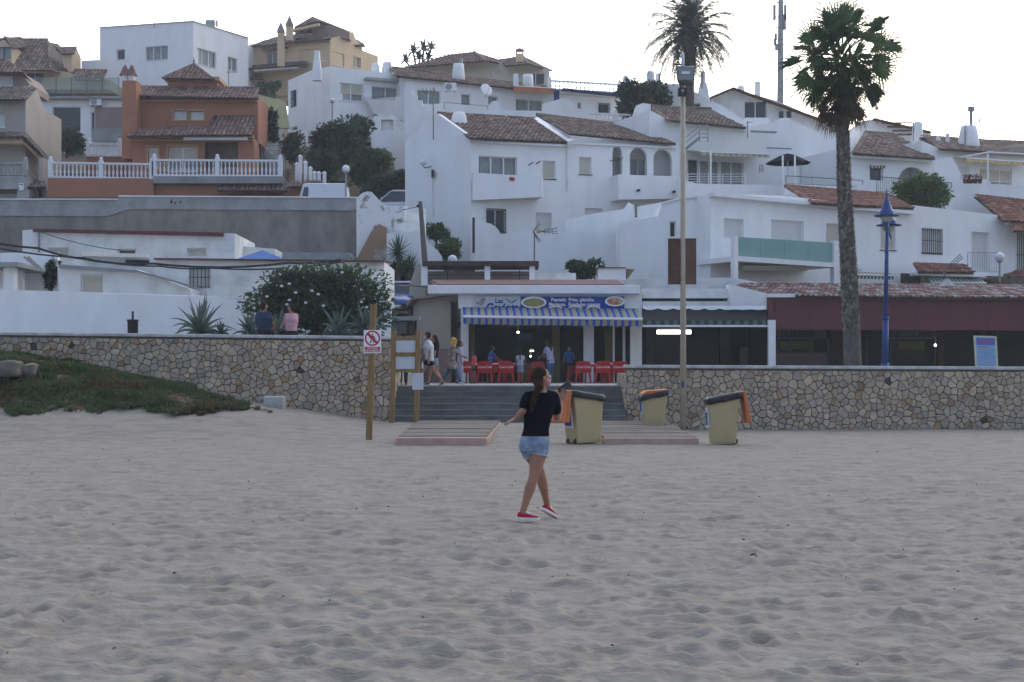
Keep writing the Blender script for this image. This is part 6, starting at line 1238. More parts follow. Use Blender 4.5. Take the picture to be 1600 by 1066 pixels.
# --- feather palm on the hill
rnd = random.Random(9); D_ = 92; c = P(1078, 52, D_); b = P(1076, 205, D_); th = T('feather_palm', 'tall feather palm with drooping fronds against the sky, behind the floodlight pole', 'palm tree', b)
mb = MB(); mb.col = (.11, .09, .08); mb.tube([b-V((0,0,2)), P(1077, 130, D_), P(1077.5, 90, D_), P(1078, 60, D_)], [.32, .3, .3, .36], 12)
for i in range(220):
    p = P(1078, 118-60*i/220, D_); a = i*2.4; o_ = V((math.cos(a), math.sin(a), 0)); s = V((-o_.y, o_.x, 0)); mb.col = tuple(x*rnd.uniform(.5, 1.2) for x in (.13, .10, .08)); q = p+o_*.3; mb.face([q-s*.07, q+s*.07, q+o_*.2+V((0,0,.3))+s*.03, q+o_*.2+V((0,0,.3))-s*.03])
mb.build('trunk', BARK, th); mb = MB()
for i in range(84):
    t = i/83; a = i*2.39996; e = 1.5-1.8*t; L = rnd.uniform(3.3, 3.9)*(1-.12*t); d = V((math.cos(a)*math.cos(e), math.sin(a)*math.cos(e), math.sin(e))); p = c+V((0,0,-.5*t))+V((d.x, d.y, 0))*.2; sd_ = d.cross(V((0,0,1))).normalized(); pts = []; ds = []
    n_ = 15
    for k in range(n_): pts.append(p.copy()); ds.append(d.copy()); p = p+d*L/n_; d = (d+V((0,0,-.07-.06*t-.09*k/n_))).normalized()
    f = rnd.uniform(.6, 1.1); col = (.045, .065, .045) if t < .8 else (.07, .06, .045); mb.col = tuple(x*f for x in col); mb.tube(pts, [.035-.03*k/n_ for k in range(n_)], 4)
    sp_ = .72 if t < .8 else .3
    for k in range(1, n_*3):
        q = k/3; i0 = min(int(q), n_-2); pp = pts[i0].lerp(pts[i0+1], q-i0); dd = ds[i0]
        for sg in (-1, 1):
            ll = sp_*math.sin(math.pi*min(1, .12+q/n_*.85))**.6*rnd.uniform(.8, 1.15); v = (sd_*sg*.75+dd*.6+V((0,0,rnd.uniform(-.55, .1)))).normalized(); mb.face([pp-dd*.03, pp+dd*.03, pp+v*ll*.6+dd*.03, pp+v*ll])
mb.build('crown', LEAF, th)
# ================================================================= STREET FURNITURE
D_ = 41.2; fl_ = T('floodlight_pole', 'tall pale pole with twin floodlights and a rusty back to back panel', 'light pole', P(1067, 668, D_)); b, t_ = P(1067.5, 672, D_), P(1067, 104, D_)
mb = MB(); mb.tube([b-V((0,0,.3)), P(1067.3, 400, D_), t_], [.085, .075, .06], 14); mb.build('pole', mat('cream_pole', (.46, .40, .30), (.36, .31, .23), 1.5, rough=.6), fl_, True)
mb = MB(); c = P(1069, 120, D_-.15); s = D_/F
q = lambda x, y, d: P(x, y, D_+d)
mb.idx([q(1056, 104, -.3), q(1086, 105, -.3), q(1083, 128, -.42), q(1058, 128, -.42), q(1058, 103, .0), q(1085, 103, .0), q(1080, 133, -.1), q(1062, 133, -.1)], [(0,1,2,3), (4,7,6,5), (0,4,5,1), (1,5,6,2), (2,6,7,3), (3,7,4,0)]); h1 = mb.build('floodlight', mat('lamp_casing', (.17, .19, .185), (.13, .14, .14), 2), fl_)
mb = MB(); mb.prism([q(1059, 106.5, -.34), q(1083.5, 107.5, -.34), q(1081, 125, -.44), q(1060.5, 125, -.44)], (0, -.015, 0)); mb.build('lens', mat('lamp_lens', (.20, .22, .215), None, rough=.2), h1); mb = MB(); mb.prism([q(1065, 112, -.39), q(1078, 112, -.39), q(1078, 116, -.41), q(1065, 116, -.41)], (0, -.02, 0)); mb.build('reflector', RUB, h1)
mb = MB(); pb(mb, FP(D_-.25), 1060, 137, 1073, 148, 0, .3); sp2 = mb.build('loudspeaker', BLK, fl_); mb = MB(); mb.tube([P(1067, 141.5, D_-.26), P(1067, 141.5, D_-.28)], .05, 10); mb.build('speaker_cone', GRY, sp2)
mb = MB(); mb.tube([P(1067, 106, D_), P(1067, 83, D_)], .045, 8); mb.build('antenna', PAP, fl_); mb = MB(); mb.tube([P(1054, 101, D_), P(1078, 101, D_)], .025, 6); mb.tube([P(1064, 133, D_), P(1064, 140, D_)], .04, 6); mb.build('bracket', BLK, fl_)
for x0, x1 in ((1044, 1063), (1071, 1088)):
    mb = MB(); pb(mb, FP(D_-.05), x0, 373, x1, 444.5, 0, .06); pn = mb.build('panel', RUS if x0 < 1060 else mat('brown_sheet', (.15, .085, .06), (.11, .065, .05), 2), fl_)
    mb = MB(); pb(mb, FP(D_-.06), x0, 408.5, x1, 409.7, 0, .008); pb(mb, FP(D_-.07), x0, 372.6, x1, 374, 0, .018); mb.build('batten', RUS, pn)
mb = MB(); mb.prism([P(1065, 596, D_-.1), P(1069, 596, D_-.1), P(1069, 606, D_-.1), P(1065, 606, D_-.1)], (0, .01, 0)); mb.build('sticker', BLP, fl_)
# blue double lantern lamp post
D_ = 46; b = P(1384, 575, D_); b.z = 1.17; bl = T('street_lamp', 'bright blue lamp post with two stacked bell shaped lanterns', 'street lamp', b); tp_ = P(1386.5, 345, D_); mb = MB()
zz = lambda y: P(0, y, D_).z; cx_ = lambda y: P(1382.5+(575-y)/230*4, y, D_)
mb.tube([V((b.x, b.y, 1.17)), cx_(567)], .12, 12); mb.tube([cx_(567), cx_(500)], [.105, .09], 12); mb.tube([cx_(500), cx_(495)], .11, 12); mb.tube([cx_(495), cx_(345)], [.07, .055], 12); mb.build('pole', BLP, bl, True)
for (x, y, dy, top_) in ((1385.5, 338, -.45, 295), (1389, 353, .45, 318)):
    c = P(x, y, D_+dy); s = (D_+dy)/F; k = (y-top_)/43
    mb = MB(); mb.lathe(c, [(19.5*s, 0), (19.8*s, .03), (12*s, .05), (12.5*s, 6*s), (10*s, 8*s), (5.5*s, 19*s), (3*s, 26*s), (1.6*s, 36*s), (.4*s, 43*s)], 20); mb.build('shade', BLP, bl, True)
    mb = MB(); mb.lathe(c-V((0,0,9*s)), [(1*s, 0), (6*s, 1*s), (9*s, 3.5*s), (10*s, 9*s)], 16); mb.build('globe', mat('milk_glass', (.35, .36, .36), None, rough=.25), bl, True)
    mb = MB(); a_ = cx_(350); mb.tube([a_, V((c.x, (a_.y+c.y)/2, c.z-.4)), V((c.x, c.y, c.z-.24))], .025, 6); mb.build('bracket', BLP, bl)
def globe(label, x, y, r, yb, D, wall_=False):
    c = P(x, y, D); b = P(x, yb, D); th = T('globe_lamp', label, 'globe lamp', b); mb = MB(); mb.ball(c, r*D/F, n=16, k=12); mb.build('globe', MATS.get('glb') or MATS.setdefault('glb', mat('globe_white', (.62, .64, .66), None, rough=.3)), th, True)
    mb = MB(); mb.tube([b-V((0,0,.3)), c-V((0,0,r*D/F*.95))], .045, 8); mb.lathe(c-V((0,0,r*D/F*1.1)), [(.1, 0), (.13, .06)], 8); mb.build('pole', GRY, th)
globe('white globe street lamp standing by the road beside the white van', 540.5, 264, 6, 312, 74); globe('white globe lamp beside the hillside villa, above the oleander', 519, 157, 4, 195, 96.5); globe('white globe lamp by the balcony railing at the far right', 1562, 402, 7.5, 432, 73)
globe('white dome of a globe lamp just behind the rooftop pergola', 707, 406, 7.5, 440, 70)
wlmp = T('wall_lamp', 'white globe wall lamp on the gable of the tall white house', 'wall lamp', P(672, 262, 79)); c = P(661, 254, 78.8); mb = MB(); mb.ball(c, .17, n=14, k=10); mb.build('globe', MATS['glb'], wlmp, True); mb = MB(); mb.tube([c-V((0,0,.17)), c+V((.1,0,-.28)), P(674, 260.5, 79)], .03, 6); mb.box(P(674, 270, 79).x, 78.9, P(0, 277, 79).z, P(678, 270, 79).x, 79.1, P(0, 266, 79).z); mb.build('bracket', BLK, wlmp)
# litter tube, antennas, mast
c = P(207.5, 528, 46.5); th = T('ash_bin', 'small black litter bin with a pipe on the terrace before the white wall', 'bin', c); s = 46.5/F; mb = MB(); mb.lathe(c, [(8*s, 0), (8.3*s, 26*s), (9.3*s, 26.5*s), (9.3*s, 28.5*s), (8*s, 28.6*s)], 18); mb.build('canister', BLK, th, True); mb = MB(); mb.tube([c+V((0,0,28*s)), c+V((0,0,40*s))], 1.7*s, 10); mb.ball(c+V((0,0,40*s)), 2*s); mb.build('pipe', BLK, th)
def antenna(label, x, yb, yt, D, boom=12, el=4, yaw=0, boomy=None, m=WIRE, lean=0, th_=.02):
    b, t = P(x, yb, D), P(x+lean, yt, D); th = T('tv_antenna', label, 'antenna', b); s = D/F; mb = MB(); mb.tube([b-V((0,0,.2)), t], th_, 5); mb.build('mast', m, th)
    mb = MB(); by = P(x+lean, boomy or yt+1.5, D); u_ = V((math.cos(yaw), math.sin(yaw), .06)); v_ = V((-math.sin(yaw), math.cos(yaw), 0)); mb.tube([by-u_*boom*s*.2, by+u_*boom*s], th_*.7, 4)
    for i in range(el):
        p = by+u_*boom*s*(i/(el-.5)-.15); l = .28-.02*i; mb.tube([p-v_*l-V((0,0,l*.6)), p+v_*l+V((0,0,l*.6))], th_*.5, 4)
    mb.build('aerial', m, th)
for a_ in ((677, 212, 137, 78.5, 22, 4, 2.9, 143, WIRE, 0, .03, 'tall thin aerial mast on the gable of the white house, arms pointing left'), (808, 80, 66, 122, 11, 4, .2, None, WIRE, 0, .025, 'small aerial above the square chimney of the cream house'), (968, 120, 98, 104, 13, 4, .2, None, WIRE, 0, .025, 'small aerial above the roof balustrade'),
    (1145, 138, 120, 98, 12, 4, .2, None, WIRE, 0, .025, 'aerial at the peak of the gabled house by the phone mast'), (1370, 188, 168, 98, 9, 3, .4, None, WIRE, 0, .025, 'aerial at the top corner of the stepped house'), (1508, 224, 156, 87.5, 20, 5, .2, None, WIRE, 0, .03, 'tallest aerial, rising left of the metal flue on the big chimney'),
    (1531, 220, 183, 89, 9, 4, 2.8, 188, WIRE, 0, .03, 'branched aerial right of the big chimney'), (1470, 213, 194, 92, 12, 4, .3, None, WIRE, 0, .025, 'thin aerial above the two small chimney stacks'), (1487, 222, 208, 90, 8, 3, .4, None, WIRE, 0, .02, 'short aerial just right of the second small chimney stack'), (1110, 158, 128, 98, 20, 0, 0, 135, WIRE, 0, .02, 'bare wire aerial right of the tapered chimney'),
    (357, 138, 110, 118, 14, 4, .1, 113, WIRE, 0, .035, 'aerial in front of the cubic white house beside the tiled tower'), (241, 40, 32, 127, 9, 3, .2, None, WIRE, 0, .025, 'tiny aerial on the roof of the cubic white house'), (609, 111, 86, 103, 10, 4, .2, None, WIRE, 0, .025, 'aerial beside the round white chimneys of the hillside villa'),
    (1168, 210, 190, 83, 8, 0, 0, None, WIRE, 0, .03, 'thin t shaped mast at the roof edge of the awning house'), (24, 400, 352, 63, 8, 3, 2.8, 362, WIRE, -2, .025, 'aerial mast at the left end of the maroon fascia'), (1018, 210, 152, 83, 8, 3, 2.6, None, RUS, 0, .035, 'rusty aerial mast at the rough white chimney'), (1427, 215, 192, 91, 9, 3, 3, 203, WIRE, 0, .03, 'aerial on the dome topped chimney right of the arched porch house')):
    *q_, l_ = a_; antenna(l_, *q_[:6], yaw=q_[6], boomy=q_[7], m=q_[8], lean=q_[9], th_=q_[10])
def vantenna(label, x, yb, y, D, flip=1, yel=True):
    b, c = P(x, yb, D), P(x, y, D); th = T('tv_antenna', label, 'antenna', b); s = D/F; mb = MB(); mb.tube([b-V((0,0,.3)), c], .035, 6); mb.build('mast', WIRE, th); mb = MB()
    for dx, dy in ((10, 12), (7, 14), (10, -14), (7, -16)): mb.tube([c+V((-2*s*flip, 0, 0)), c+V((dx*s*flip, .2, dy*s))], .022, 4)
    for dy in (-4, 0, 5): mb.tube([c+V((8*s*flip, 0, 0)), c+V((36*s*flip, -.2, dy*s))], .02, 4)
    for k in (16, 22, 28): mb.tube([c+V((k*s*flip, 0, -4*s)), c+V((k*s*flip, 0, 5*s))], .015, 4)
    mb.build('aerial', WIRE, th)
    if yel: mb = MB(); mb.box(c.x+6*s*flip-.08, c.y-.1, c.z-.07, c.x+6*s*flip+.1, c.y+.1, c.z+.09); mb.build('junction_box', YM, th)
vantenna('large television aerial with yellow box above the restaurant pergola', 835, 412, 362, 66)
ta_ = T('tv_antenna', 'leaning broken aerial with three long rods on the maroon restaurant roof', 'antenna', P(1483, 446, 66)); mb = MB(); mb.tube([P(1484, 447, 66), P(1474, 424, 66)], .04, 6); mb.build('mast', WIRE, ta_); mb = MB()
for p_, q_ in (((1480, 416), (1501, 397)), ((1484, 416), (1503, 400)), ((1486, 417), (1505, 403)), ((1470, 420), (1488, 414))): mb.tube([P(*p_, 66), P(*q_, 66)], .025, 4)
mb.build('aerial', WIRE, ta_)
ch_ = T('roof_plinth', 'rough pale concrete plinth on the maroon restaurant roof', 'plinth', P(1480, 452, 65)); mb = MB(); c = P(1480, 453, 65); mb.lathe(c, [(.42, -.2), (.38, .15), (.2, .3), (.1, .45)], 7, 1, .8); mb.build('plinth', CL, ch_)
dm = T('phone_mast', 'tall grey telephone mast with antenna panels on the skyline', 'mast', P(1219, 160, 145)); mb = MB(); b = P(1219, 165, 145); mb.tube([b-V((0,0,4)), P(1220, -20, 145)], [.36, .24], 12); mb.build('pole', GRY, dm)
for x, y in ((1210, 20), (1227, 20), (1212, 58), (1211, 66), (1213, 74), (1226, 35)): mb = MB(); c = P(x, y, 144.8); h = 1.2*.6 if abs(y-25) < 12 else .3; mb.box(c.x-.13, c.y-.1, c.z-h, c.x+.13, c.y+.1, c.z+h); mb.build('antenna_panel', GRY, dm)
for y in (4, 27, 43, 70): mb = MB(); mb.tube([P(1210, y, 145), P(1228, y, 145)], .06, 5); mb.build('bracket', GRY, dm)
# leaning pole, cables
up_ = T('utility_pole', 'thin weathered wooden utility pole leaning beside the gabled house', 'pole', P(664, 414, 68)); mb = MB(); mb.tube([P(665, 422, 68), P(656.5, 315, 68)], [.14, .09], 10); mb.build('shaft', mat('grey_pole', (.16, .135, .125), (.11, .09, .085), 3, stretch=(4, 4, .4)), up_); mb = MB(); mb.ball(P(653, 322, 68), .07); mb.build('insulator', BLK, up_)
def cable(label, pts, D, r=.02, sag=True):
    q = [P(*p[:2], p[2] if len(p) > 2 else D) for p in pts]; mb = MB(); out_ = []
    for i in range(len(q)-1):
        for k in range(6): t = k/6; out_.append(q[i].lerp(q[i+1], t)-V((0,0,(q[i]-q[i+1]).length*.03*4*t*(1-t))))
    out_.append(q[-1]); mb.tube(out_, r, 5); o = mb.build('cable', BLK, origin=q[0]); top(o, label, 'cable')
cable('thick black cable drooping from the left edge across the cottages', [(-80, 362), (60, 388), (132, 405), (240, 412), (450, 411), (533, 406)], 53.5, .04)
cable('second black cable below the thick one across the lean-to', [(-80, 370), (130, 403), (250, 416), (330, 419), (535, 409)], 53.4, .03)
cable('thin wire slanting down over the long cottage wall', [(62, 362), (185, 391), (230, 404)], 63, .015)
cable('cable fanning down from the cottage corner to the restaurant', [(533, 408, 51.8), (600, 438, 56), (640, 446, 59), (668, 448, 59.5)], 56, .025); cable('thin cable hanging from the cottage corner past the white wall', [(533, 408, 51.8), (575, 445, 52), (615, 456, 56)], 54, .02)
cable('wire from the leaning pole to the weathered stair wall', [(655, 322), (628, 328), (618, 330, 70.8)], 68, .015)
for x, l in ((548, 'short timber post, left one below the bare buttress'), (600, 'short timber post, right one below the bare buttress')): mb = MB(); mb.tube([P(x, 440, 66), P(x, 402, 66)], .05, 6); o = mb.build('fence_post', WD, origin=P(x, 440, 66)); top(o, l, 'post')
tn = T('sun_tent', 'blue fabric tent top peeking over the cottage roof', 'tent', P(412, 408, 61)); c = P(410, 391, 61.5); mb = MB(); cs = [P(360, 408, 60), P(452, 408, 60), P(452, 408, 63), P(360, 408, 63)]
for i in range(4): mb.prism([cs[i], cs[(i+1) % 4], c], (0, 0, -.03))
mb.build('canopy', mat('tent_blue', (.045, .12, .34)), tn)
for i in range(4): mb = MB(); mb.tube([cs[i], cs[i]-V((0,0,1.2))], .03, 5); mb.build('pole', GRY, tn)
gs = T('grey_gate', 'low grey steel gate frame on the terrace beside the terracotta house', 'gate', P(425, 262, 86)); bars(gs, FP(86.5), 409, 436, 228, 250, 3, WIRE, 'frame', posts=(0, .4, 1)); 
# ================================================================= VEHICLES
GLC = mat('car_glass', (.02, .028, .035), None, rough=.08, spec=.7)
def car(name, label, loc, yaw, m, L=4.1, W=1.72, Hh=1.48, van=False):
    loc = V(loc); th = T(name, label, 'van' if van else 'car', loc); o0 = loc
    B = lambda x, y, z: o0+V((x, y, z)); w_ = W/2
    prof = [(-L/2, .35, .75, .82), (-L/2+.12, .2, .95, .93), (-L/4, .18, .98, 1), (0, .18, .97, 1), (L/4, .18, .93, 1), (L/2-.6, .18, .86, .97), (L/2-.15, .2, .72, .9), (L/2, .32, .6, .75)]
    if van: prof = [(-L/2, .35, 1.0, .9), (-L/2+.08, .2, 1.1, .96), (-L/4, .18, 1.1, 1), (0, .18, 1.1, 1), (L/4, .18, 1.05, 1), (L/2-.5, .18, 1.0, .97), (L/2-.12, .2, .85, .9), (L/2, .32, .65, .8)]
    mb = MB(); vs = []
    for x, z0, z1, k in prof: vs += [B(x, -w_*k*.92, z0), B(x, -w_*k, (z0+z1)*.55), B(x, -w_*k*.93, z1), B(x, 0, z1+.05), B(x, w_*k*.93, z1), B(x, w_*k, (z0+z1)*.55), B(x, w_*k*.92, z0)]
    n = 7; k = len(prof); mb.idx(vs, [(i*n+j, i*n+(j+1) % n, (i+1)*n+(j+1) % n, (i+1)*n+j) for i in range(k-1) for j in range(n)]+[tuple(range(n-1,-1,-1)), tuple(range((k-1)*n, k*n))]); bd = mb.build('body', m, th, True); sb_ = bd.modifiers.new('s', 'SUBSURF'); sb_.levels = 2; sb_.render_levels = 2
    bz = 1.02 if van else .9; x0, x1, x2, x3 = (-L/2+.05, -L/2+.12, L/4-.15, L/2-.75) if van else (-L/2+.15, -L/2+.65, L/4-.55, L/2-1.05)
    def shell(ins, zt, zb=bz): return [B(x0+ins, -w_*.9+ins, zb), B(x3-ins, -w_*.9+ins, zb), B(x3-ins, w_*.9-ins, zb), B(x0+ins, w_*.9-ins, zb), B(x1+ins, -w_*.72+ins, zt), B(x2-ins, -w_*.72+ins, zt), B(x2-ins, w_*.72-ins, zt), B(x1+ins, w_*.72-ins, zt)]
    mb = MB(); mb.hexa(shell(0, Hh-.06)); bevel(mb.build('window_glass' if not van else 'upper_body', GLC if not van else m, th), .04, 3)
    mb = MB(); mb.hexa([B(x1-.05, -w_*.75, Hh-.08), B(x2+.08, -w_*.75, Hh-.08), B(x2+.08, w_*.75, Hh-.08), B(x1-.05, w_*.75, Hh-.08), B(x1+.06, -w_*.68, Hh), B(x2-.1, -w_*.68, Hh), B(x2-.1, w_*.68, Hh), B(x1+.06, w_*.68, Hh)]); bevel(mb.build('roof', m, th), .03, 3)
    for sy in (-1, 1):
        for xa, xb in ((x0, x1), (x3, x2), ((x0+x3)/2-.03, (x1+x2)/2)):
            mb = MB(); mb.tube([B(xa, sy*w_*.905, bz), B(xb, sy*w_*.725, Hh-.07)], .04, 6); mb.build('pillar', m, th)
        if van: mb = MB(); mb.prism([B(L/8, sy*(w_*.885), 1.12), B(x3-.1, sy*(w_*.885), 1.12), B(x2-.03, sy*w_*.76, Hh-.2), B(L/8, sy*w_*.76, Hh-.2)], (0, sy*.012, 0)); mb.build('side_window', GLC, th)
        for x in (-L/2+.75, L/2-.8):
            mb = MB(); mb.tube([B(x, sy*(w_-.2), .31), B(x, sy*(w_+.01), .31)], .31, 20); t_ = mb.build('wheel', BLK, th); mb = MB(); mb.tube([B(x, sy*(w_+.0), .31), B(x, sy*(w_+.03), .31)], .19, 14); mb.build('rim', GRY, t_)
        mb = MB(); mb.ball(B(L/2-.2, sy*w_*.68, .68), .14, .17, .09, 10, 8); mb.build('headlight', RUB, th, True); mb = MB(); mb.ball(B(L/4-.3+.2, sy*(w_+.06), 1.0), .06, .1, .08, 8, 6); mb.build('mirror', m, th, True)
    mb = MB(); mb.box(o0.x+L/2-.06, o0.y-.55, o0.z+.28, o0.x+L/2+.03, o0.y+.55, o0.z+.5); mb.build('grille', BLK, th); mb = MB(); mb.box(o0.x+L/2+.03, o0.y-.26, o0.z+.36, o0.x+L/2+.045, o0.y+.26, o0.z+.47); mb.build('number_plate', WHP, th)
    th.rotation_euler = (0, 0, yaw); return th
bush('spiky dark undergrowth around the foot of the two yuccas', 604, 650, 408, 446, 69.6, 1500, .3, G_DK, seed=31)
mb = MB(); pb(mb, FP(69.4), 598, 441, 660, 482, 0, 3); o = mb.build('planter_wall', CO, origin=P(625, 482, 69.4)); top(o, 'grey planter wall under the yuccas behind the blue car', 'wall')
c = P(626, 493, 67.2); ca = car('parked_car', 'blue hatchback parked nose down in the narrow alley', c, -math.pi/2-.08, mat('blue_car_paint', (.02, .07, .27), None, rough=.25, spec=.6), 3.9, 1.68, 1.5); ca.rotation_euler = (0, .05, -math.pi/2-.05)
car('parked_van', 'white van showing its roof above the retaining wall', (P(497, 0, 76).x, 76, 9.02), math.pi, mat('white_car_paint', (.62, .64, .67), None, rough=.3, spec=.5), 3.1, 1.75, 1.86, True)
car('parked_car', 'pale grey estate car behind the weathered wall crest', (P(628, 0, 82.2).x, 82.2, P(0, 299, 82.2).z-1.52), math.pi, mat('silver_car_paint', (.50, .52, .55), None, rough=.3, spec=.5), 4.4, 1.75, 1.52)
# ================================================================= BEACH LITTER
rnd = random.Random(8); mb = MB()
for i in range(260):
    y = 7+33*rnd.random()**.8; x = (rnd.random()*2-1)*.36*y; z = float(sandz(x, y))+.0
    zi = int(np.clip(np.log(y/5)/np.log(43.5/5)*639, 0, 639)); wv = .42*Y[zi, 0]+5; xi = int(np.clip(x/wv*.5*899+449.5, 0, 899)); z = float(Z[zi, xi])+.004
    mb.col = rnd.choice([(.03, .025, .02), (.05, .04, .03), (.02, .02, .025), (.12, .10, .08)]); s = rnd.uniform(.004, .014)*(1 if rnd.random() < .93 else 2); a = rnd.uniform(0, 3.14); d = V((math.cos(a), math.sin(a), 0)); mb.tube([V((x, y, z))-d*s, V((x, y, z+.003)), V((x, y, z))+d*s*1.2], [s*.35, s*.5, s*.2], 5)
o = mb.build('beach_debris', LEAF); o['kind'] = 'stuff'
# ================================================================= PEOPLE
def limb(mb, pts, rad, n=12):
    mb.tube(pts, rad, n)
    for p, r in zip(pts, rad): mb.ball(p, r*.99, n=10, k=6)
def hand(mb, w_, d, pal, spread=.3, curl=.3, sc=1, grip=None):
    """palm from wrist w_ along d; pal = palm normal"""
    d = V(d).normalized(); pal = V(pal); pal = (pal-d*pal.dot(d)).normalized(); s = d.cross(pal).normalized()
    mb.loft([(w_, s, pal, .026*sc, .018*sc), (w_+d*.035*sc, s, pal, .036*sc, .016*sc), (w_+d*.075*sc, s, pal, .04*sc, .014*sc), (w_+d*.09*sc, s, pal, .036*sc, .011*sc)], 10)
    for i, (off, L) in enumerate(((-.03, .062), (-.011, .074), (.01, .07), (.029, .055))):
        b = w_+d*.085*sc+s*off*sc; u_ = (d+s*off*9*spread).normalized(); v_ = (u_*math.cos(curl)+pal*math.sin(curl)).normalized(); x_ = (u_*math.cos(curl*2)+pal*math.sin(curl*2)).normalized()
        mb.tube([b-u_*.02*sc, b+u_*L*.42*sc, b+u_*L*.42*sc+v_*L*.33*sc, b+u_*L*.42*sc+v_*L*.33*sc+x_*L*.28*sc], [.0088*sc, .0085*sc, .008*sc, .007*sc], 8)
    b = w_+d*.03*sc-s*.03*sc; u_ = (d*.75-s*.7+pal*.15).normalized(); mb.tube([b, b+u_*.035*sc, b+u_*.035*sc+(u_+d*.4).normalized()*.032*sc], [.0125*sc, .010*sc, .0085*sc], 8)
def pose(yaw, H, stride=0, arms=(.05, .05), elbow=(.15, .15), lean=0, sit=False, headyaw=0, raise_=(0, 0), out_=(.05, .05), width=1):
    """joints in a frame facing f; returns world offsets"""
    k = H/1.7; f = V((math.sin(yaw), -math.cos(yaw), 0)); r = V((-f.y, f.x, 0))*-1   # r: person's right-hand side
    r = f.cross(V((0,0,1))); W_ = lambda a, b, z: r*a*k+f*b*k+V((0,0,z*k)); J = {'f': f, 'r': r, 'k': k}
    hz_ = .90 if not sit else .1
    J['pel'] = W_(0, 0, hz_+.04); J['neck'] = W_(0, lean+.0, hz_+.56); J['head'] = W_(0, lean*1.25+.03, hz_+.70); hf = V((math.sin(yaw+headyaw), -math.cos(yaw+headyaw), 0)); J['hf'] = hf
    for i, sg in enumerate((1, -1)):
        sh = W_(sg*.165*width, lean*.9, hz_+.49); J['sh', i] = sh; a, e = arms[i], elbow[i]; o_ = out_[i]
        d1 = (f*math.sin(a)-V((0,0,1))*math.cos(a)+r*sg*o_).normalized(); d2 = (f*math.sin(a+e)-V((0,0,1))*math.cos(a+e)+r*sg*o_*.3).normalized()
        J['el', i] = sh+d1*.27*k; J['wr', i] = J['el', i]+d2*.24*k; J['hd', i] = d2
        hp = W_(sg*.085, 0, hz_); J['hip', i] = hp
        if sit: J['kn', i] = hp+f*.42*k+r*sg*.05*k+V((0,0,.0)); J['an', i] = J['kn', i]-V((0,0,.42*k))+f*.03; J['toe', i] = (f-V((0,0,.3))).normalized()
        else:
            t = stride*(1 if i == 0 else -1); kb = .12+.5*max(0, -t); d1 = (f*math.sin(t+.06)-V((0,0,1))*math.cos(t+.06)); d2 = (f*math.sin(t+.06-kb)-V((0,0,1))*math.cos(t+.06-kb)); J['kn', i] = hp+d1*.42*k; J['an', i] = J['kn', i]+d2*.40*k
            J['toe', i] = (f-V((0,0,.55 if t < -.2 else .0))).normalized()
    if not sit:
        low = min(J['an', 0].z, J['an', 1].z)-.075*k; 
        for q in J:
            if isinstance(J[q], V) and q not in ('f', 'r', 'hf') and not (isinstance(q, tuple) and q[0] in ('toe', 'hd')): J[q] = J[q]-V((0,0,low))
    return J
def torso_rings(J, g=0, lo=0.0, hi=1.0, wide=1, n=9, fat=1):
    k, f, r = J['k'], J['f'], J['r']; a, b = J['pel'], J['neck']; up = (b-a); r2 = (J['sh', 0]-J['sh', 1]).normalized(); prof = [(-.16, .135, .10), (-.04, .16, .118), (.06, .158, .112), (.25, .125*fat, .095*fat), (.45, .138*fat, .103*fat), (.65, .158*fat, .112*fat), (.82, .168, .105), (.93, .125, .08), (1.0, .062, .058)]
    out_ = []; X_ = [p[0] for p in prof]
    for i in range(n):
        t = lo+(hi-lo)*i/(n-1); rx = np.interp(t, X_, [p[1] for p in prof]); ry = np.interp(t, X_, [p[2] for p in prof]); c = a+up*t; rr_ = r.lerp(r2, max(0, min(1, t))).normalized(); ff = up.normalized().cross(rr_)*-1
        out_.append((c, rr_, ff, (rx*wide*k+g), (ry*k+g)))
    return out_
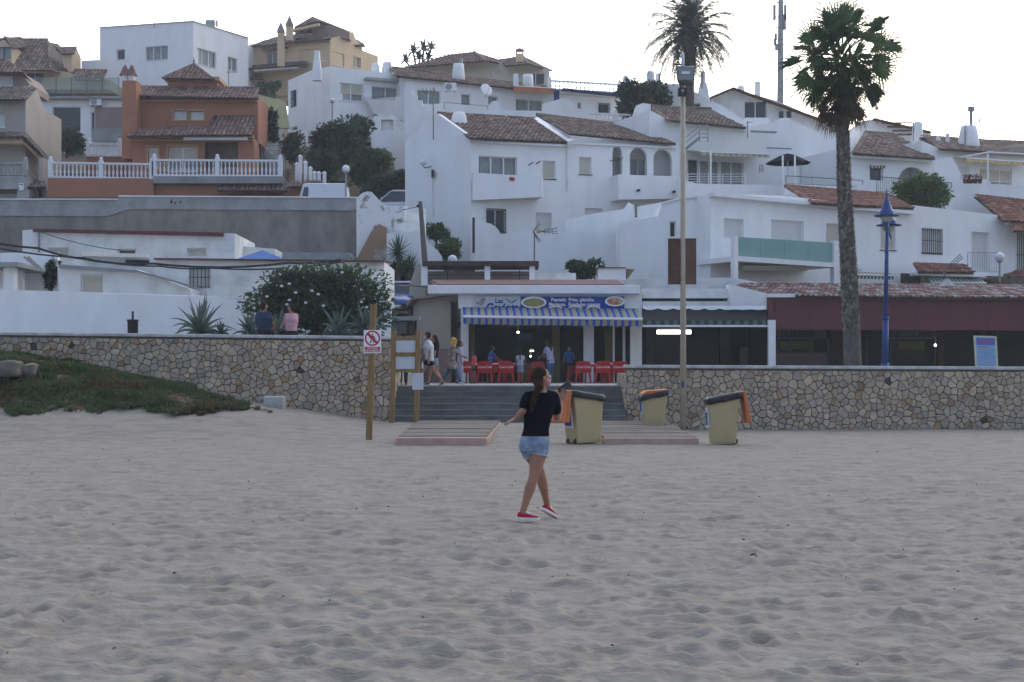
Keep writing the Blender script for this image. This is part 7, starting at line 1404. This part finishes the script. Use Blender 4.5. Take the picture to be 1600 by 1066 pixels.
def person(label, base, J, skin=SKIN, top_=None, sleeve=.5, bottom=None, blen='long', hair='short', hairm=None, shoes=BLK, vs=.012, mask=None, extra=None, dress=None, fat=1, wide=1, hem=None, mx=1, legs=True):
    k, f, r, hf = J['k'], J['f'], J['r'], J['hf']; b0 = V(base); th = T('person', label, 'person', b0); hairm = hairm or HAIR
    Q = {q: (v+b0 if isinstance(v, V) and not (q in ('f', 'r', 'hf') or (isinstance(q, tuple) and q[0] in ('toe', 'hd', 'pal'))) else v) for q, v in J.items()}
    J = Q; mb = MB(); mb.loft(torso_rings(J, 0, -.16, 1, wide, 10, fat), 16)
    hd = J['head']; hr = hf.cross(V((0,0,1))); nk = J['neck']; Z1 = V((0,0,1))
    mb.tube([nk-V((0,0,.05*k)), nk.lerp(hd, .5), hd-V((0,0,.03*k))], [.06*k, .048*k, .05*k], 12)
    def eb(c, a, bb, c3): mb.loft([(c+Z1*c3*t, hr, hf, a*math.sqrt(max(.02, 1-t*t)), bb*math.sqrt(max(.02, 1-t*t))) for t in (-.98, -.8, -.5, -.2, .1, .4, .7, .9, .99)], 14)
    eb(hd+Z1*.015*k-hf*.008*k, .076*k, .093*k, .098*k); eb(hd-Z1*.055*k+hf*.025*k, .056*k, .062*k, .062*k)
    mb.tube([hd+hf*.085*k+Z1*.01*k, hd+hf*.108*k-Z1*.022*k, hd+hf*.09*k-Z1*.03*k], [.010*k, .015*k, .011*k], 8)      # nose
    mb.ball(hd+hf*.083*k-Z1*.058*k, .022*k, .022*k, .010*k)                                                       # mouth
    for sg in (1, -1): mb.ball(hd+hr*sg*.078*k-Z1*.01*k-hf*.005*k, .012*k, .022*k, .03*k, 8, 6)                     # ears
    for i in (0, 1):
        sh, el, wr = J['sh', i], J['el', i], J['wr', i]; limb(mb, [sh, sh.lerp(el, .5), el, el.lerp(wr, .35), wr], [.052*k, .045*k*mx, .038*k, .040*k, .026*k]); pal = J.get(('pal', i), (r*(-1 if i == 0 else 1)))
        hand(mb, wr, J['hd', i], pal, sc=k, spread=J.get(('spr', i), .25), curl=J.get(('curl', i), .35))
        hp, kn, an = J['hip', i], J['kn', i], J['an', i]; limb(mb, [hp, hp.lerp(kn, .45), kn, kn.lerp(an, .3), kn.lerp(an, .75), an], [.088*k*mx, .074*k*mx, .052*k, .054*k*mx, .038*k, .034*k])
        to = J['toe', i]; sd_ = to.cross(Z1).normalized(); upf = sd_.cross(to); h0 = an-upf*.035*k-to*.045*k; mb.loft([(h0, sd_, upf, .02*k, .02*k), (h0+to*.02*k, sd_, upf, .034*k, .036*k), (h0+to*.09*k-upf*.008*k, sd_, upf, .038*k, .034*k), (h0+to*.16*k-upf*.016*k, sd_, upf, .045*k, .022*k), (h0+to*.215*k-upf*.02*k, sd_, upf, .034*k, .014*k), (h0+to*.235*k-upf*.02*k, sd_, upf, .015*k, .008*k)], 12)
    voxel(mb, 'body', skin, th, vs*.7, 3)
    for sg in (1, -1):
        mb = MB(); mb.ball(hd+hr*sg*.03*k+hf*.083*k+Z1*.012*k, .013*k, n=8, k=6); e_ = mb.build('eye', RUB, th, True); mb = MB(); mb.ball(hd+hr*sg*.03*k+hf*.092*k+Z1*.012*k, .006*k, n=6, k=4); mb.build('iris', BLK, e_, True)
    if top_:
        mb = MB(); mb.loft(torso_rings(J, .016, J.get('shlo', -.02), .965, wide, 10, fat*1.02), 16)
        for i in (0, 1):
            sh, el, wr = J['sh', i], J['el', i], J['wr', i]; sl = sleeve
            if sl <= 1: limb(mb, [sh, sh.lerp(el, sl*.5), sh.lerp(el, sl)], [.062*k, .060*k*mx, .058*k*mx])
            else: limb(mb, [sh, sh.lerp(el, .5), el, el.lerp(wr, .9)], [.062*k, .058*k, .052*k, .042*k])
            limb(mb, [nk.lerp(sh, .35)-Z1*.015*k, sh], [.05*k, .055*k])
        if hem: c = J['pel']; mb.loft([(c+Z1*.1*k, r, f, .17*k*wide, .125*k), (c-Z1*hem*k, r, f, .185*k*wide, .14*k)], 16)
        voxel(mb, 'top' if sleeve <= 1 else 'hooded_top', top_, th, vs, 4)
    if bottom:
        mb = MB(); mb.loft(torso_rings(J, .014, -.17, .12, wide, 6), 16); fr = {'long': 1, 'short': .55, 'mini': .22}[blen]
        for i in (0, 1):
            hp, kn, an = J['hip', i], J['kn', i], J['an', i]
            if fr == 1: limb(mb, [hp, hp.lerp(kn, .5), kn, kn.lerp(an, .5), kn.lerp(an, .93)], [.105*k*mx, .09*k*mx, .07*k, .062*k, .055*k])
            else: mq_ = 1+(mx-1)*.4; limb(mb, [hp, hp.lerp(kn, fr*.6)], [.098*k*mq_, .096*k*mq_]); mb.tube([hp, hp.lerp(kn, fr)], [.097*k*mq_, (.095 if fr < .5 else .092)*k*mq_], 14)
        voxel(mb, 'trousers' if fr == 1 else 'shorts', bottom, th, vs, 3)
    if dress:
        m_, zl, wd = dress; c = J['pel']; dn = V((0,0,1)); fw = (J['kn', 0]+J['kn', 1])/2-c; mb = MB(); mb.loft([(c+dn*.14*k, r, f, .135*k, .105*k), (c, r, f, .17*k, .13*k), (c-dn*zl*.5*k+V((fw.x, fw.y, 0))*.3, r, f, wd*.85*k, wd*.75*k), (c-dn*zl*k+V((fw.x, fw.y, 0))*.6, r, f, wd*k, wd*.85*k)], 20); voxel(mb, 'skirt', m_, th, vs, 2)
    # hair
    mb = MB(); 
    def hb(c, a, bb, c3): mb.loft([(c+Z1*c3*t, hr, hf, a*math.sqrt(max(.02, 1-t*t)), bb*math.sqrt(max(.02, 1-t*t))) for t in (-.98, -.8, -.5, -.2, .1, .4, .7, .9, .99)], 16)
    hb(hd+Z1*.034*k-hf*.030*k, .087*k, .094*k, .094*k); hb(hd-Z1*.02*k-hf*.045*k, .080*k, .066*k, .085*k)
    if hair == 'long': limb(mb, [hd-hf*.06*k, nk-hf*.08*k, nk-hf*.115*k-Z1*.14*k, nk-hf*.11*k-Z1*.3*k], [.075*k, .072*k, .06*k, .03*k])
    if hair == 'bun': mb.ball(hd+Z1*.135*k-hf*.05*k, .048*k)
    if hair == 'tail': limb(mb, [hd-hf*.11*k+Z1*.04*k, hd-hf*.16*k-Z1*.04*k, nk-hf*.14*k-Z1*.06*k, nk-hf*.14*k-Z1*.24*k], [.035*k, .04*k, .035*k, .018*k])
    if hair == 'braid':
        q = J['braid']; limb(mb, [hd-hf*.05*k-Z1*.02*k]+q, [.062*k, .05*k, .036*k]+[(.032+.006*(i % 2))*k for i in range(len(q)-4)]+[.024*k, .014*k][:max(0, 2)], 10)
    if hair == 'scarf': limb(mb, [hd-hf*.04*k, nk-hf*.02*k, nk-Z1*.05*k], [.085*k, .085*k, .10*k]); hb(hd-Z1*.06*k+hf*.0*k, .078*k, .085*k, .09*k)
    voxel(mb, 'hair' if hair != 'scarf' else 'headscarf', hairm, th, vs*.8, 3)
    if mask:
        mb = MB(); c = hd+hf*.045*k-Z1*.045*k; mb.loft([(c-Z1*.05*k, hr, hf, .03*k, .038*k), (c-Z1*.03*k, hr, hf, .046*k, .056*k), (c, hr, hf, .056*k, .062*k), (c+Z1*.03*k, hr, hf, .058*k, .054*k)], 14); mb.build('face_mask', mask, th, True)
    if shoes:
        sm_, so_ = shoes if isinstance(shoes, tuple) else (shoes, None)
        for i in (0, 1):
            an, to = J['an', i], J['toe', i]; sd_ = to.cross(Z1).normalized(); upf = sd_.cross(to); ks = k; k = k*.9; h0 = an-upf*.035*k-to*.05*k; mb = MB()
            mb.loft([(h0-to*.01*k, sd_, upf, .02*k, .03*k), (h0+to*.015*k, sd_, upf, .041*k, .045*k), (h0+to*.09*k-upf*.004*k, sd_, upf, .044*k, .04*k), (h0+to*.16*k-upf*.014*k, sd_, upf, .051*k, .029*k), (h0+to*.225*k-upf*.018*k, sd_, upf, .042*k, .021*k), (h0+to*.25*k-upf*.018*k, sd_, upf, .02*k, .015*k)], 14)
            so2 = mb.build('shoe', sm_, th, True)
            if so_:
                mb = MB(); pts = [(-.025, .028), (.02, .045), (.1, .046), (.17, .055), (.23, .046), (.262, .018)]; low = [h0+to*a*k+sd_*w_*k-upf*.048*k for a, w_ in pts]+[h0+to*a*k-sd_*w_*k-upf*.048*k for a, w_ in pts[::-1]]
                mb.prism(low, upf*.03*k); mb.build('sole', so_, so2)
                mb = MB(); mb.loft([(h0+to*.13*k+upf*.02*k, sd_, (to+upf).normalized(), .018*k, .03*k), (h0+to*.06*k+upf*.05*k, sd_, (to+upf).normalized(), .022*k, .02*k)], 8); mb.build('tongue', so_, so2)
            k = ks
    return th
# --- the walking woman
D_ = 15.9; s = D_/F; Zs = float(sandz(0.2, 15.9)); B0 = P(835, 812, D_); B0.z = 0.0
O = lambda x, y, d=0: V(((x-835)*s, d, (811.5-y)*s))
k = .95
fw = V((.28, .96, 0)).normalized(); rt = V((fw.y, -fw.x, 0)); hf = V((.93, .36, 0)).normalized()
J = {'f': fw, 'r': rt, 'k': k, 'hf': hf, 'pel': O(835, 692), 'neck': O(846, 610.5), 'head': O(846.5, 590), ('sh', 0): O(865, 620, .02), ('sh', 1): O(825, 620, -.02),
     ('el', 0): O(871.5, 653, .10), ('wr', 0): O(877, 628, .24), ('hd', 0): V((.35, .15, .92)).normalized(), ('el', 1): O(817, 643, -.08), ('wr', 1): O(807, 653.5, .03), ('hd', 1): V((-.88, .2, -.48)).normalized(), ('pal', 1): V((0, .3, -1)), ('pal', 0): V((-.2, -.9, .1)), ('spr', 1): .9, ('curl', 1): .1, ('spr', 0): .1, ('curl', 0): .55,
     ('hip', 0): O(844.5, 698, 0), ('kn', 0): O(833, 747, -.03), ('an', 0): O(816.5, 801, -.02), ('toe', 0): V((.97, .22, -.05)).normalized(), ('hip', 1): O(824.5, 697, .03), ('kn', 1): O(845, 741, .20), ('an', 1): O(856.5, 795, .34), ('toe', 1): V((.62, .62, -.42)).normalized(), 'shlo': .13}
J['braid'] = [B0+O(842, 605, -.13), B0+O(838, 613, -.15), B0+O(834, 622, -.155), B0+O(832.5, 630, -.155), B0+O(831.5, 638, -.15), B0+O(830.5, 644, -.14)]
person('young woman in black t-shirt, denim shorts and red shoes walking on the sand', B0, J, top_=NAVY, sleeve=.62, bottom=DEN, blen='mini', hair='braid', shoes=(REDC, RUB), vs=.008, mask=cl('pink_mask', (.62, .26, .36)), wide=.98, fat=.98, mx=1.13)
wp = [o for o in bpy.data.objects if o.name.startswith('shorts')][-1]
wt = [o for o in bpy.data.objects if o.get('category') == 'person'][0]
mb = MB()
for hp, kn in ((J['hip', 0], J['kn', 0]), (J['hip', 1], J['kn', 1])):
    a_, b_ = B0+hp.lerp(kn, .22), B0+hp.lerp(kn, .28); mb = MB(); mb.tube([a_, b_], [.099, .101], 18); mb.build('hem', DEL, wp if wp.parent == wt else wt, True)
c = B0+O(883.5, 606, .30); ph = T('phone', 'dark smartphone held up in the walking woman\'s right hand', 'phone', c); mb = MB(); u_ = V((.80, .1, .58)).normalized(); n_ = V((.25, -.93, -.2)); n_ = (n_-u_*n_.dot(u_)).normalized(); v_ = u_.cross(n_)
mb.hexa([c+u_*a*.078+v_*b*.037+n_*d*.005 for d in (-1, 1) for a, b in ((-1, -1), (1, -1), (1, 1), (-1, 1))]); bevel(mb.build('case', mat('phone_case', (.05, .055, .06), None, rough=.3), ph), .004, 2); mb = MB(); mb.hexa([c+u_*a*.072+v_*b*.033+n_*d for d in (-.0062, -.0054) for a, b in ((-1, -1), (1, -1), (1, 1), (-1, 1))]); mb.build('screen', mat('phone_screen', (.03, .035, .04), None, rough=.1), ph)
# --- people on the promenade
def at(x, D, z=1.172): v = P(x, 0, D); v.z = z; return v
pi = math.pi
person('man in white t-shirt, black shorts and white mask striding past the notice board', at(671, 46), pose(-pi/2, 1.66, -.42, (.35, -.2), (.35, .3), .04, width=1.08), top_=WHC, sleeve=.7, bottom=BKC, blen='short', hair='short', mask=WHC, fat=1.3, wide=1.12, hem=.12, shoes=SKD)
c = at(661, 45.8); mb = MB(); q = P(660, 571, 45.8); mb.lathe(q-V((0,0,.1)), [(.03, 0), (.032, .14), (.012, .18), (.012, .21)], 10); o = mb.build('bottle', PAP, origin=q); top(o, 'small clear bottle held by the man in white t-shirt', 'bottle')
person('woman with long dark hair and denim shorts walking just behind the man in white', at(679, 47.6), pose(-pi/2+.2, 1.56, .25), top_=NAVY, sleeve=.6, bottom=DEN, blen='short', hair='long')
person('woman in yellow headscarf and floral tunic walking right, jeans below', at(706, 50.5), pose(pi/2-.1, 1.58, .38, (-.4, .5), (.3, .6), .05), top_=FLO, sleeve=1.5, bottom=cl('teal_denim', (.05, .11, .17)), hair='scarf', hairm=YEC, dress=(FLO, .34, .25), shoes=RUB, fat=1.15)
person('person in lilac top mostly hidden behind the left white pillar', at(719, 54.5), pose(pi/2, 1.5, .1), top_=LIL, sleeve=.6, bottom=LIL, hair='short')
person('child in coral top standing between the first two red chairs', at(741, 55.6), pose(-pi/2+.3, 1.17, .05), skin=SKD, top_=CRC, sleeve=.55, bottom=BKC, blen='short', hair='short')
person('long haired person in blue striped shirt reaching over a red chair', at(766, 58.6), pose(pi/2+.3, 1.42, .1, (.7, .6), (.3, .4), .06), skin=SKD, top_=mat('striped_blue', (.02, .07, .25), (.30, .36, .46), 7, stretch=(.05, .05, 2), lo=.55, hi=.58), sleeve=.6, bottom=BKC, hair='long')
person('girl with hair bun and pale printed skirt standing with her back to the beach', at(813, 56.4), pose(pi-.1, 1.2, .06, (.2, .2), (.5, .5), out_=(.3, .3)), skin=SKD, top_=LIL, sleeve=.4, dress=(GPC, .36, .2), hair='tail')
person('woman with long dark hair in loose white shirt at the restaurant counter', at(860, 58), pose(pi+.7, 1.6, .08, (.7, .5), (.5, .6), .1), skin=SKD, top_=LIL, sleeve=.7, bottom=cl('mid_denim', (.05, .12, .26)), hair='long', hem=.15)
person('man in dark blue shirt and face mask standing by the mustard pillar', at(889, 59.4), pose(-.15, 1.42, .05, (.3, .5), (.5, .9), out_=(.2, .35)), skin=SKD, top_=BLC, sleeve=.7, bottom=BKC, hair='short', mask=cl('pale_mask', (.22, .27, .32)))
person('person in dark trousers standing hidden behind the notice board', at(630, 46.6), pose(pi, 1.58, .05), top_=PAP and LIL, sleeve=.6, bottom=BKC, hair='short')
# --- seated on the wall
zt_ = 2.60
Js = pose(pi-.25, 1.66, sit=True, arms=(.1, .15), elbow=(.1, .1), headyaw=-.7, lean=.0, out_=(.45, .2)); person('person in navy t-shirt with a hair bun sitting on the stone wall, left of two', V((P(412, 0, 42.25).x, 42.25, zt_-.02)), Js, skin=SKD, top_=cl('navy_tee', (.022, .045, .085)), sleeve=.7, bottom=BKC, hair='bun', fat=1.45, wide=1.15)
Js = pose(-pi+.55, 1.58, sit=True, arms=(.55, .5), elbow=(1.7, .6), headyaw=.9, lean=-.02); person('person in pink hooded top sitting on the stone wall, right of two', V((P(455, 0, 42.25).x, 42.25, zt_-.03)), Js, top_=PKC, sleeve=1.5, bottom=BKC, hair='short', fat=1.3)
# ================================================================= AIR
hm = bpy.data.materials.new('haze'); hm.use_nodes = True; hn = hm.node_tree; hn.nodes.clear()
ho = hn.nodes.new('ShaderNodeOutputMaterial'); pv = hn.nodes.new('ShaderNodeVolumePrincipled'); pv.inputs['Density'].default_value = .00045; pv.inputs['Color'].default_value = (.86, .91, 1, 1); pv.inputs['Anisotropy'].default_value = .35
hn.links.new(pv.outputs[0], ho.inputs['Volume'])
mb = MB(); mb.box(-95, -6, -2, 95, 185, 42); hz_ = mb.build('haze', hm); hz_['kind'] = 'stuff'
S.cycles.volume_bounces = 1
